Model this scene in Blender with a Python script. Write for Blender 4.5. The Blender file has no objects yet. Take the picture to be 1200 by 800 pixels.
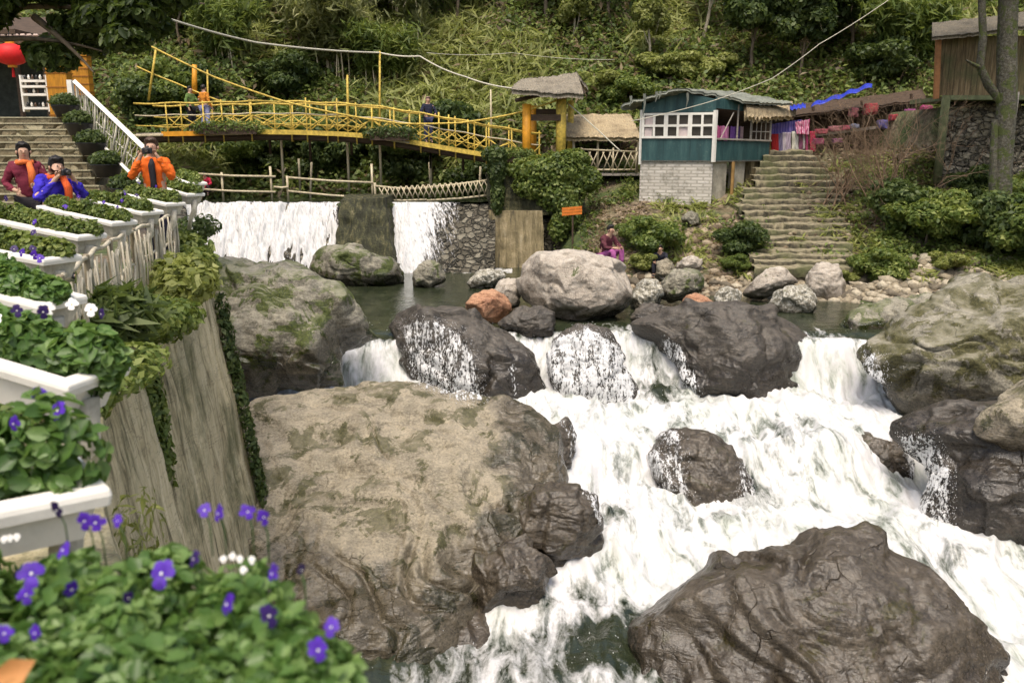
import bpy, bmesh, math, random
import numpy as np
from mathutils import Vector, Matrix
from mathutils.bvhtree import BVHTree
R = math.radians
sc = bpy.context.scene
COL = sc.collection
rnd = random.Random(7)
# ------------------------------------------------------------------ camera
EYE = 1.6
PITCH = R(12.68)
cs, sn = math.cos(PITCH), math.sin(PITCH)
cd = bpy.data.cameras.new('camera'); cam = bpy.data.objects.new('camera', cd); COL.objects.link(cam)
cam.location = (0, 0, EYE); cam.rotation_euler = (math.pi/2 - PITCH, 0, 0)
cd.lens = 30; cd.sensor_width = 36; cd.clip_start = 0.05; cd.clip_end = 800
cd.dof.use_dof = True; cd.dof.focus_distance = 17; cd.dof.aperture_fstop = 3.8
sc.camera = cam

def ray(px, py):
    u = (px-600)/1000.0; v = (400-py)/1000.0
    return Vector((u, cs + v*sn, -sn + v*cs))
def PY(px, py, Y):            # point seen at (px, py) whose distance along +Y is Y
    d = ray(px, py); return Vector((0, 0, EYE)) + d*(Y/d.y)
def PZ(px, py, z):
    d = ray(px, py); return Vector((0, 0, EYE)) + d*((z-EYE)/d.z)

# ------------------------------------------------------------------ noise
def _h(ix, iy, iz, s):
    n = (ix.astype(np.int64)*374761393 + iy.astype(np.int64)*668265263 + iz.astype(np.int64)*2147483647 + s*1274126177) & 0xffffffff
    n = ((n ^ (n >> 13))*1274126177) & 0xffffffff
    n = (n ^ (n >> 16)) & 0xffffffff
    n = (n*2246822519) & 0xffffffff
    return (n ^ (n >> 15)) & 0xffffffff
def gnoise(P, s=0):
    P = np.asarray(P, float); F = np.floor(P); f = P-F; I = F.astype(np.int64)
    u = f*f*f*(f*(f*6-15)+10); out = np.zeros(len(P))
    for dx in (0, 1):
        wx = u[:, 0] if dx else 1-u[:, 0]
        for dy in (0, 1):
            wy = u[:, 1] if dy else 1-u[:, 1]
            for dz in (0, 1):
                wz = u[:, 2] if dz else 1-u[:, 2]
                h = _h(I[:, 0]+dx, I[:, 1]+dy, I[:, 2]+dz, s)
                gx = (h & 1023)/511.5-1; gy = ((h >> 10) & 1023)/511.5-1; gz = ((h >> 20) & 1023)/511.5-1
                out += wx*wy*wz*(gx*(f[:, 0]-dx)+gy*(f[:, 1]-dy)+gz*(f[:, 2]-dz))
    return out*1.35
def fbm(P, o=4, s=0, g=0.5, l=2.03):
    P = np.asarray(P, float); a = 1; t = np.zeros(len(P))
    for k in range(o):
        t += a*gnoise(P, s+k*17); a *= g; P = P*l+3.7
    return t
def ridged(P, o=4, s=0, g=0.5, l=2.1):
    P = np.asarray(P, float); a = 1; t = np.zeros(len(P)); n = 0
    for k in range(o):
        t += a*(1-np.abs(gnoise(P, s+k*31))*2); n += a; a *= g; P = P*l+1.3
    return t/n
def sstep(a, b, x):
    t = np.clip((np.asarray(x, float)-a)/(b-a), 0, 1); return t*t*(3-2*t)

# ------------------------------------------------------------------ mesh helpers
def mesh_np(name, V, F, mat=None, smooth=True, parent=None, attrs=None):
    V = np.asarray(V, np.float32); F = np.asarray(F, np.int32)
    me = bpy.data.meshes.new(name); me.vertices.add(len(V)); me.vertices.foreach_set('co', V.ravel())
    k = F.shape[1]; me.loops.add(F.size); me.loops.foreach_set('vertex_index', F.ravel())
    me.polygons.add(len(F)); me.polygons.foreach_set('loop_start', np.arange(0, F.size, k, dtype=np.int32))
    me.update(calc_edges=True)
    if smooth: me.polygons.foreach_set('use_smooth', np.ones(len(F), bool))
    if attrs:
        for an, av in attrs.items():
            a = me.attributes.new(an, 'FLOAT', 'POINT'); a.data.foreach_set('value', np.asarray(av, np.float32))
    if mat: me.materials.append(mat)
    o = bpy.data.objects.new(name, me); COL.objects.link(o)
    if parent is not None: o.parent = parent
    return o
def grid_faces(n, m):
    i = np.arange(n-1)[:, None]*m + np.arange(m-1)[None, :]
    i = i.ravel(); return np.stack([i, i+1, i+m+1, i+m], 1)
def recenter(o, base=True):
    """put the origin at the middle of the base of the mesh"""
    me = o.data; n = len(me.vertices); a = np.empty(n*3, np.float32); me.vertices.foreach_get('co', a); a = a.reshape(-1, 3)
    lo, hi = a.min(0), a.max(0); c = (lo+hi)/2
    if base: c[2] = lo[2]
    a -= c; me.vertices.foreach_set('co', a.ravel()); me.update()
    o.location = [float(q) for q in c]
    return o
def tag(o, label=None, cat=None, group=None, kind=None):
    if label: o['label'] = label
    if cat: o['category'] = cat
    if group: o['group'] = group
    if kind: o['kind'] = kind
    return o
def empty(name, loc, rz=0, label=None, cat=None, group=None):
    o = bpy.data.objects.new(name, None); COL.objects.link(o); o.location = loc; o.rotation_euler = (0, 0, rz)
    o.empty_display_size = .1
    tag(o, label, cat, group); return o

class MB:
    """collects boxes, bars and lofts into one mesh"""
    def __init__(s): s.V = []; s.F = []; s.n = 0
    def add(s, V, F):
        V = [tuple(v) for v in V]; s.V += V; s.F += [tuple(i+s.n for i in f) for f in F]; s.n += len(V)
    def box(s, c, d, M=None, bev=0.0):
        x, y, z = d[0]/2, d[1]/2, d[2]/2
        if bev > 0:
            b = min(bev, x*.9, y*.9, z*.9); bm = bmesh.new(); bmesh.ops.create_cube(bm, size=1)
            for v in bm.verts: v.co = Vector((v.co.x*2*x, v.co.y*2*y, v.co.z*2*z))
            bmesh.ops.bevel(bm, geom=bm.edges[:], offset=b, segments=1, affect='EDGES')
            vs = [v.co.copy() for v in bm.verts]; fs = [[q.index for q in f.verts] for f in bm.faces]; bm.free()
        else:
            vs = [Vector(q) for q in ((-x,-y,-z),(x,-y,-z),(x,y,-z),(-x,y,-z),(-x,-y,z),(x,-y,z),(x,y,z),(-x,y,z))]
            fs = [(0,3,2,1),(4,5,6,7),(0,1,5,4),(1,2,6,5),(2,3,7,6),(3,0,4,7)]
        if M is not None: vs = [M @ v for v in vs]
        c = Vector(c); s.add([v+c for v in vs], fs); return s
    def tube(s, pts, r, seg=6, caps=True, squash=None):
        pts = [Vector(p) for p in pts]; n = len(pts); rr = r if isinstance(r, (list, tuple)) else [r]*n
        base = s.n; V = []; up = Vector((0, 0, 1)); prev = None
        for i, p in enumerate(pts):
            t = (pts[min(i+1, n-1)]-pts[max(i-1, 0)])
            if t.length < 1e-9: t = Vector((0, 0, 1))
            t.normalize()
            a = prev if prev is not None else (up if abs(t.z) < .9 else Vector((1, 0, 0)))
            b1 = a - t*a.dot(t); b1.normalize(); prev = b1; b2 = t.cross(b1)
            for k in range(seg):
                an = 2*math.pi*k/seg; V.append(p + b1*math.cos(an)*rr[i] + b2*math.sin(an)*rr[i])
        F = []
        for i in range(n-1):
            for k in range(seg):
                F.append((i*seg+k, i*seg+(k+1) % seg, (i+1)*seg+(k+1) % seg, (i+1)*seg+k))
        if caps:
            F.append(tuple(range(seg-1, -1, -1))); F.append(tuple((n-1)*seg+k for k in range(seg)))
        s.add(V, F); return s
    def prism(s, poly, v0, v1):
        """poly: list of points; extruded from offset v0 to v1"""
        n = len(poly); v0, v1 = Vector(v0), Vector(v1)
        V = [Vector(p)+v0 for p in poly]+[Vector(p)+v1 for p in poly]
        F = [tuple(range(n-1, -1, -1)), tuple(range(n, 2*n))]+[(i, (i+1) % n, n+(i+1) % n, n+i) for i in range(n)]
        s.add(V, F); return s
    def lathe(s, c, prof, seg=12, sx=1, sy=1):
        c = Vector(c); V = []; F = []
        for r, z in prof:
            for k in range(seg):
                a = 2*math.pi*k/seg; V.append(c+Vector((r*math.cos(a)*sx, r*math.sin(a)*sy, z)))
        m = len(prof)
        for i in range(m-1):
            for k in range(seg): F.append((i*seg+k, i*seg+(k+1) % seg, (i+1)*seg+(k+1) % seg, (i+1)*seg+k))
        F.append(tuple(range(seg-1, -1, -1))); F.append(tuple((m-1)*seg+k for k in range(seg)))
        s.add(V, F); return s
    def build(s, name, mat, parent=None, smooth=False, loc=None, rot=None):
        me = bpy.data.meshes.new(name); me.from_pydata(s.V, [], s.F); me.update()
        bm = bmesh.new(); bm.from_mesh(me); bmesh.ops.recalc_face_normals(bm, faces=bm.faces[:]); bm.to_mesh(me); bm.free()
        if smooth:
            for p in me.polygons: p.use_smooth = True
        if mat: me.materials.append(mat)
        o = bpy.data.objects.new(name, me); COL.objects.link(o)
        if parent is not None: o.parent = parent
        if loc is not None: o.location = loc
        if rot is not None: o.rotation_euler = rot
        return o
def add_part(mb, name, mat, root, smooth=False):
    """mb is in world coordinates; parent to root and keep place (root unrotated)"""
    L = Vector(root.location); mb.V = [tuple(Vector(v)-L) for v in mb.V]
    return mb.build(name, mat, root, smooth)

# ------------------------------------------------------------------ materials
class G:
    def __init__(s, name):
        s.m = bpy.data.materials.new(name); s.m.use_nodes = True; s.t = s.m.node_tree; s.t.nodes.clear()
        s.out = s.t.nodes.new('ShaderNodeOutputMaterial')
    def n(s, typ, ins=None, **pr):
        nd = s.t.nodes.new('ShaderNode'+typ)
        for k, v in pr.items(): setattr(nd, k, v)
        if ins:
            for k, v in ins.items():
                sock = nd.inputs[k]
                if hasattr(v, 'is_output') or isinstance(v, bpy.types.NodeSocket): s.t.links.new(v, sock)
                else: sock.default_value = v
        return nd
    def lk(s, a, b): s.t.links.new(a, b)
    def obj(s): 
        return s.n('TexCoord').outputs['Object']
    def pos(s): return s.n('NewGeometry').outputs['Position']
    def mapg(s, v, sc=(1, 1, 1), rot=(0, 0, 0)):
        return s.n('Mapping', {'Vector': v, 'Scale': sc, 'Rotation': rot}).outputs[0]
    def noise(s, v, scale, det=4, rough=.55, dist=0.0):
        return s.n('TexNoise', {'Vector': v, 'Scale': scale, 'Detail': det, 'Roughness': rough, 'Distortion': dist}).outputs[0]
    def ramp(s, f, stops, interp='LINEAR'):
        nd = s.n('ValToRGB', {'Fac': f}); cr = nd.color_ramp; cr.interpolation = interp
        while len(cr.elements) < len(stops): cr.elements.new(0.5)
        for e, (p, c) in zip(cr.elements, stops):
            e.position = p; e.color = (c, c, c, 1) if isinstance(c, (int, float)) else (c[0], c[1], c[2], 1)
        return nd.outputs[0]
    def mix(s, f, a, b, mode='MIX'):
        nd = s.n('Mix', data_type='RGBA', blend_type=mode)
        for k, v in ((0, f), (6, a), (7, b)):
            if isinstance(v, bpy.types.NodeSocket): s.t.links.new(v, nd.inputs[k])
            elif k == 0: nd.inputs[0].default_value = v
            else: nd.inputs[k].default_value = (v[0], v[1], v[2], 1)
        return nd.outputs[2]
    def math(s, op, a, b=0.0, clamp=False):
        nd = s.n('Math', operation=op, use_clamp=clamp)
        for k, v in ((0, a), (1, b)):
            if isinstance(v, bpy.types.NodeSocket): s.t.links.new(v, nd.inputs[k])
            else: nd.inputs[k].default_value = v
        return nd.outputs[0]
    def mr(s, v, a, b, c=0.0, d=1.0):
        return s.n('MapRange', {'Value': v, 'From Min': a, 'From Max': b, 'To Min': c, 'To Max': d}).outputs[0]
    def bump(s, h, st, dist=.02, nrm=None):
        ins = {'Height': h, 'Strength': st, 'Distance': dist}
        if nrm is not None: ins['Normal'] = nrm
        return s.n('Bump', ins).outputs[0]
    def bsdf(s, col, rough=.8, nrm=None, **kw):
        nd = s.n('BsdfPrincipled')
        def put(k, v):
            if isinstance(v, bpy.types.NodeSocket): s.t.links.new(v, nd.inputs[k])
            elif isinstance(v, (tuple, list)) and len(v) == 3 and k != 'Subsurface Radius': nd.inputs[k].default_value = (*v, 1)
            else: nd.inputs[k].default_value = v
        put('Base Color', col); put('Roughness', rough)
        if nrm is not None: put('Normal', nrm)
        for k, v in kw.items(): put(k.replace('_', ' '), v)
        return nd.outputs[0]
    def fin(s, sh): s.t.links.new(sh, s.out.inputs[0]); return s.m

def simple_mat(name, col, rough=.7, var=.25, scale=6, bumpst=.2, metal=0.0, stretch=(1, 1, 1), spec=.4):
    g = G(name); o = g.mapg(g.obj(), stretch)
    n = g.noise(o, scale, 5, .6); n2 = g.noise(o, scale*6, 3, .6)
    c = g.mix(g.mr(n, .3, .7), [q*(1-var) for q in col], [min(1, q*(1+var)) for q in col])
    c = g.mix(g.math('MULTIPLY', g.mr(n2, .45, .75), var), c, [q*.5 for q in col])
    return g.fin(g.bsdf(c, rough, g.bump(n2, bumpst, .01), Metallic=metal, Specular_IOR_Level=spec))
def leaf_mat(name, c1, c2, c3, rough=.5, trans=.38, nscale=.5, spec=.35):
    """c1 dark, c2 mid, c3 light: colour differs leaf by leaf and patch by patch of growth"""
    g = G(name); rpi = g.n('NewGeometry').outputs['Random Per Island']
    nz = g.noise(g.pos(), nscale, 3, .6)
    f = g.math('ADD', g.math('MULTIPLY', rpi, .62), g.math('MULTIPLY', g.mr(nz, .3, .7), .38))
    c = g.ramp(f, [(0.05, c1), (.5, c2), (.95, c3)])
    b = g.bsdf(c, rough, Specular_IOR_Level=spec)
    tcol = g.mix(.5, c, (c3[0]*1.2, c3[1]*1.3, c3[2]*.7))
    tr = g.n('BsdfTranslucent', {'Color': tcol}).outputs[0]
    mx = g.n('MixShader', {0: trans, 1: b, 2: tr}).outputs[0]
    return g.fin(mx)
# ------------------------------------------------------------------ light
SUN_EL, SUN_AZ = 66, 190      # azimuth measured from +Y (ahead) towards +X: high and slightly behind the camera
w = bpy.data.worlds.new('World'); sc.world = w; w.use_nodes = True
nt = w.node_tree; bg = nt.nodes['Background']; sky = nt.nodes.new('ShaderNodeTexSky')
sky.sky_type = 'NISHITA'; sky.sun_disc = False; sky.sun_elevation = R(SUN_EL); sky.sun_rotation = R(SUN_AZ)
sky.air_density = 1.0; sky.dust_density = 4.0; sky.ozone_density = 1.0
tint = nt.nodes.new('ShaderNodeMix'); tint.data_type = 'RGBA'; tint.blend_type = 'MULTIPLY'; tint.inputs[0].default_value = 1
tint.inputs[7].default_value = (1.05, .99, .89, 1); nt.links.new(sky.outputs[0], tint.inputs[6]); nt.links.new(tint.outputs[2], bg.inputs[0]); bg.inputs[1].default_value = .15
sd = bpy.data.lights.new('sun', 'SUN'); so = bpy.data.objects.new('sun', sd); COL.objects.link(so)
sd.energy = 1.7; sd.angle = R(28); sd.color = (1, .95, .87)
dv = Vector((math.sin(R(SUN_AZ))*math.cos(R(SUN_EL)), math.cos(R(SUN_AZ))*math.cos(R(SUN_EL)), math.sin(R(SUN_EL))))
so.rotation_euler = dv.to_track_quat('Z', 'Y').to_euler()
sc.view_settings.view_transform = 'Standard'; sc.view_settings.look = 'None'
sc.view_settings.exposure = 0.72; sc.view_settings.gamma = 1
sc.cycles.max_bounces = 5; sc.cycles.diffuse_bounces = 3; sc.cycles.glossy_bounces = 2; sc.cycles.transmission_bounces = 3; sc.cycles.transparent_max_bounces = 6
sc.cycles.caustics_reflective = False; sc.cycles.caustics_refractive = False
sc.cycles.use_adaptive_sampling = True; sc.cycles.adaptive_threshold = .02

# ------------------------------------------------------------------ plan lines
WALL = [(6, -1.6), (3, -.4), (1.0, .75), (.1, 1.15), (-.75, 1.95), (-1.5, 3.0), (-2.35, 4.5), (-3.05, 6.2), (-3.6, 7.8), (-4.0, 9.4), (-4.3, 11), (-4.5, 12.6)]
WALL_BACK = [(-5.6, 13.5), (-6.2, 16), (-7.6, 20), (-9.6, 25), (-12.0, 31.6), (-12.4, 36)]
TERR = WALL + WALL_BACK
def sdist(x, y, line):
    """signed distance to an open polyline, positive on its right hand side seen from the camera (river side)"""
    best = np.full(x.shape, 1e9); sg = np.ones(x.shape)
    for (ax, ay), (bx, by) in zip(line[:-1], line[1:]):
        dx, dy = bx-ax, by-ay; t = np.clip(((x-ax)*dx+(y-ay)*dy)/(dx*dx+dy*dy), 0, 1)
        qx, qy = ax+t*dx, ay+t*dy; d = np.hypot(x-qx, y-qy); c = (x-ax)*dy-(y-ay)*dx
        m = d < best-1e-9; best = np.where(m, d, best); sg = np.where(m, np.sign(c), sg)
    return best*sg
LIPX = [-8, -4.5, -2, 0, 1.5, 3, 5, 6.4, 7.5, 9, 12]
LIPY = [19.5, 19.4, 19.3, 19.9, 20.1, 20.0, 19.4, 19.3, 19.2, 19.0, 19]
def water_z(x, y):
    lip = np.interp(x, LIPX, LIPY); s = lip-y
    z = -2.6 - 0.12*sstep(-.6, 0, s) - 1.13*sstep(-.05, 1.15, s)
    z = z - .18*sstep(1.2, 3.2, s) + .07*np.sin(1.9*s+1.2*x)*sstep(1.5, 2.5, s)
    c = y + .25*(x-3) - .1*np.abs(x-2)
    z = z - .66*sstep(15.7, 14.2, y - .12*(x-2) + .35*np.sin(x*1.3)) - .46*sstep(13.4, 11.0, y + .3*np.sin(x*1.1+1))
    return z
YBX = [-30, -3.2, -1, 1.3, 2.1, 3.5, 5, 7, 9, 10.2, 12, 20, 60]
YBY = [31, 31, 30.8, 30.6, 27.2, 25.4, 24.6, 24.2, 23.7, 23.1, 22.4, 20, 15]
def ground_z(x, y, rough=True):
    x = np.asarray(x, float); y = np.asarray(y, float)
    P = np.stack([x, y, np.zeros_like(x)], -1).reshape(-1, 3)
    n1 = fbm(P*.35, 4, 3).reshape(x.shape); n2 = fbm(P*1.3, 3, 9).reshape(x.shape)
    z = water_z(x, y) - .75 + .25*n1
    # right hand bank
    yb = np.interp(x, YBX, YBY); t = y-yb
    bank = -2.75 + .36*np.clip(t, 0, 30)*(1-.0*t) + .15*n2
    flat = 1.55+.1*n2
    bank = np.minimum(bank, flat)
    # raised ground on the far right (house terrace)
    bank = np.maximum(bank, np.where((y > 30.3) & (x > 14.0), 3.1*sstep(14.0, 14.8, x)-.1, -9))
    z = np.where(t > 0, np.maximum(z, bank), z)
    xr = np.interp(y, [0, 5, 10, 14, 18, 22], [9, 9, 9, 9.6, 10.4, 12])
    z = np.maximum(z, np.where(y < 23, -5.5+np.clip((x-xr)*.9, 0, 6)+.2*n2, -9))
    # cut for the stone stair
    z = np.where((x > 7.0) & (x < 11.4) & (y > 24.6) & (y < 33.5), np.minimum(z, -2.35+(y-25.4)*.474), z)
    # channel above the weir, then the wooded slope
    up = np.where((y > 31.0) & (x < -.8), -.75, -99)
    z = np.maximum(z, up)
    hb = 35.2 + 1.2*n1 + np.where(x < -12, -2, 0) + np.interp(x, [-2, 2, 14, 18], [0, .8, .8, -1])
    hill = np.where(y > hb, (y-hb)*.85*(1+.18*n1)+np.where(x > -.5, 1.5, -.4)*1.0 + .5*n2 + .9*n1, -99)
    z = np.maximum(z, hill)
    # terrace and stair on the left
    sd_ = sdist(x, y, TERR)
    te = np.where(sd_ < -.38, -.02, -99)
    z = np.where((te > -50) & (y < 36), np.maximum(te, np.where(y > 20.5, 0, -.02)), z)
    sh = np.where((x < -9.5-0.69*(y-20.5)) & (y > 20), np.clip((y-20.5)*.428-.12, -.05, 2.4), -99)
    z = np.where(sd_ < -.6, np.maximum(z, sh), z)
    z = np.where((sd_ < -.6) & (y > 33), np.maximum(z, (y-33)*.8 + .5*n1), z)
    return z
def gz(x, y): return float(ground_z(np.array([x]), np.array([y]))[0])

# ground material: earth, pebbles, moss
g = G('earth'); p = g.pos()
n1 = g.noise(p, .6, 6, .6); n2 = g.noise(p, 5, 5, .65); vo = g.n('TexVoronoi', {'Vector': p, 'Scale': 9.0}).outputs[0]
c = g.ramp(n2, [(.3, (.07, .05, .032)), (.5, (.17, .125, .08)), (.7, (.3, .24, .17))])
c = g.mix(g.mr(n1, .42, .6), c, g.ramp(n2, [(.3, (.02, .035, .01)), (.7, (.09, .12, .03))]))
M_EARTH = g.fin(g.bsdf(c, .9, g.bump(g.math('ADD', n2, vo), .6, .05)))

nx, ny = 330, 330
gx = np.concatenate([np.linspace(-120, -22, 30, endpoint=False), np.linspace(-22, 26, 270, endpoint=False), np.linspace(26, 130, 30)])
gy = np.concatenate([np.linspace(-60, -6, 16, endpoint=False), np.linspace(-6, 46, 260, endpoint=False), np.linspace(46, 190, 54)])
GX, GY = np.meshgrid(gx, gy, indexing='ij'); GZ = ground_z(GX, GY)
GZ = np.where(GY > 46, np.minimum(GZ, 9+(GY-46)*.75), GZ)
ground = mesh_np('ground', np.stack([GX, GY, GZ], -1).reshape(-1, 3), grid_faces(len(gx), len(gy)), M_EARTH)
# make faces look up
tag(ground, 'brown earth and moss of the river bank, terrace and wooded slope', 'ground', kind='structure')

# ------------------------------------------------------------------ water
def water_mat(name, alpha=False):
    g = G(name); p = g.pos()
    fo = g.n('Attribute', attribute_name='foam').outputs['Fac']
    ps = g.mapg(p, (1.3, .5, .5), (0, 0, .12))
    n1 = g.noise(ps, 2.0, 5, .62, .8); n2 = g.noise(ps, 10, 4, .62, .4); n3 = g.noise(g.mapg(p, (1, .7, .5)), 30, 3, .65)
    k = g.math('ADD', g.math('MULTIPLY', n1, .72), g.math('ADD', g.math('MULTIPLY', n2, .25), g.math('MULTIPLY', n3, .11)))
    # foam where attribute beats the noise
    f = g.math('SUBTRACT', g.math('ADD', fo, g.math('MULTIPLY', g.math('SUBTRACT', k, .55), 1.9)), .5)
    fm = g.mr(f, -.16, .22); big_ = g.noise(g.mapg(p, (.7, .4, .5)), 1.0, 3, .6, .8)
    fcol = g.ramp(g.math('ADD', g.math('MULTIPLY', n2, .25), g.math('MULTIPLY', n1, .75)), [(.36, (.27, .295, .25)), (.45, (.50, .51, .485)), (.54, (.635, .63, .63))])
    fcol = g.mix(g.mr(big_, .5, .68, 0, .55), fcol, g.mix(.5, fcol, (.40, .44, .33)))
    b = g.bump(k, .6, .10)
    foam = g.bsdf(fcol, .55, b, Specular_IOR_Level=.3)
    deep = g.ramp(n1, [(.3, (.012, .018, .009)), (.55, (.035, .042, .022)), (.75, (.075, .08, .042))])
    wat = g.bsdf(deep, .06, g.bump(g.noise(g.mapg(p, (1, 1.6, 1)), 7, 4, .6, .6), .35, .04), Specular_IOR_Level=.6)
    return g.fin(g.n('MixShader', {0: fm, 1: wat, 2: foam}).outputs[0])
M_WATER = water_mat('river_water')
wx = np.linspace(-8.5, 14, 520); 
wy = np.concatenate([np.linspace(4.5, 9.5, 60, endpoint=False), np.linspace(9.5, 17.5, 260, endpoint=False), np.linspace(17.5, 20.5, 150, endpoint=False), np.linspace(20.5, 31.2, 110)])
WX, WY = np.meshgrid(wx, wy, indexing='ij'); WZ = water_z(WX, WY)
P = np.stack([WX, WY, WZ], -1).reshape(-1, 3)
lipv = np.interp(WX, LIPX, LIPY); s = lipv-WY
turb = sstep(-.4, .6, s)*(1-.35*sstep(13, 9.5, WY))
b1 = (1-np.abs(gnoise(P*[1.1, .8, 1], 5))*2.2).reshape(WX.shape); b2 = (1-np.abs(gnoise((P+.25*np.stack([gnoise(P*.9, 41), gnoise(P*.9, 42), 0*P[:, 0]], 1))*[4.2, 1.1, 1.5]+9, 6))*2).reshape(WX.shape)
b3 = fbm(P*[9, 3, 3], 3, 8).reshape(WX.shape); b4 = fbm(P*[18, 13, 6], 2, 4).reshape(WX.shape)
pool = fbm(P*[2.2, 5, 1], 3, 12).reshape(WX.shape)
fall = sstep(-.1, .3, s)*sstep(1.4, .9, s)
streak = fbm(P*[9, 1.2, .8], 3, 21).reshape(WX.shape)
WZ2 = WZ + turb*(.19*b1 + .10*b2 + .028*b3 + .004*b4) + (1-turb)*.012*pool + fall*.08*streak
foam = .86*sstep(-.4, .6, s) + .1*fall + .12*turb*fbm(P*[1.6, 1.1, 1], 3, 55).reshape(WX.shape)
foam -= .26*sstep(1.6, 3.5, s)*sstep(-.05, .45, fbm(P*[.45, .35, 1], 2, 77).reshape(WX.shape))
# clearer water in the eddy left of the front boulder, and along the far end of the pool
cx, cy = PZ(740, 745, -5.2).xy
foam -= .3*np.exp(-(((WX-cx)/.6)**2+((WY-cy)/.6)**2))
cx, cy = PZ(800, 800, -5.25).xy
foam -= .55*np.exp(-(((WX-cx)/1.6)**2+((WY-cy)/.9)**2))
cx, cy = PZ(430, 780, -5.25).xy
foam -= .55*np.exp(-(((WX-cx)/1.1)**2+((WY-cy)/.8)**2))
# greenish smooth sheet
cx, cy = PZ(770, 425, -3.1).xy
foam -= .42*np.exp(-(((WX-cx)/.55)**2+((WY-cy)/.9)**2))
foam += .75*(1-turb)*(np.exp(-((WY-30.2)/.7)**2)*(WX < 0))
foam += .42*(1-turb)*sstep(-1.8, -.2, s)*sstep(1.0, 2.6, WX)*sstep(9, 7, WX)
foam = np.clip(foam, 0, 1.1)
river = mesh_np('river', np.stack([WX, WY, WZ2], -1).reshape(-1, 3), grid_faces(len(wx), len(wy)), M_WATER, attrs={'foam': foam.ravel()})
tag(river, 'white rushing river falling between the boulders below a calm green pool', 'river', kind='structure')

# the channel above the weir
ux = np.linspace(-12.2, -.6, 120); uy = np.linspace(31.35, 36.5, 50); UX, UY = np.meshgrid(ux, uy, indexing='ij')
UP = np.stack([UX, UY, 0*UX], -1).reshape(-1, 3)
upper = mesh_np('water', np.stack([UX, UY, -.26+.02*fbm(UP*[2, 4, 1], 3, 3).reshape(UX.shape)], -1).reshape(-1, 3), grid_faces(120, 50), M_WATER, attrs={'foam': np.full(UX.size, .12)})
tag(upper, 'flat water held back behind the weir', 'water', kind='structure')

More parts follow.
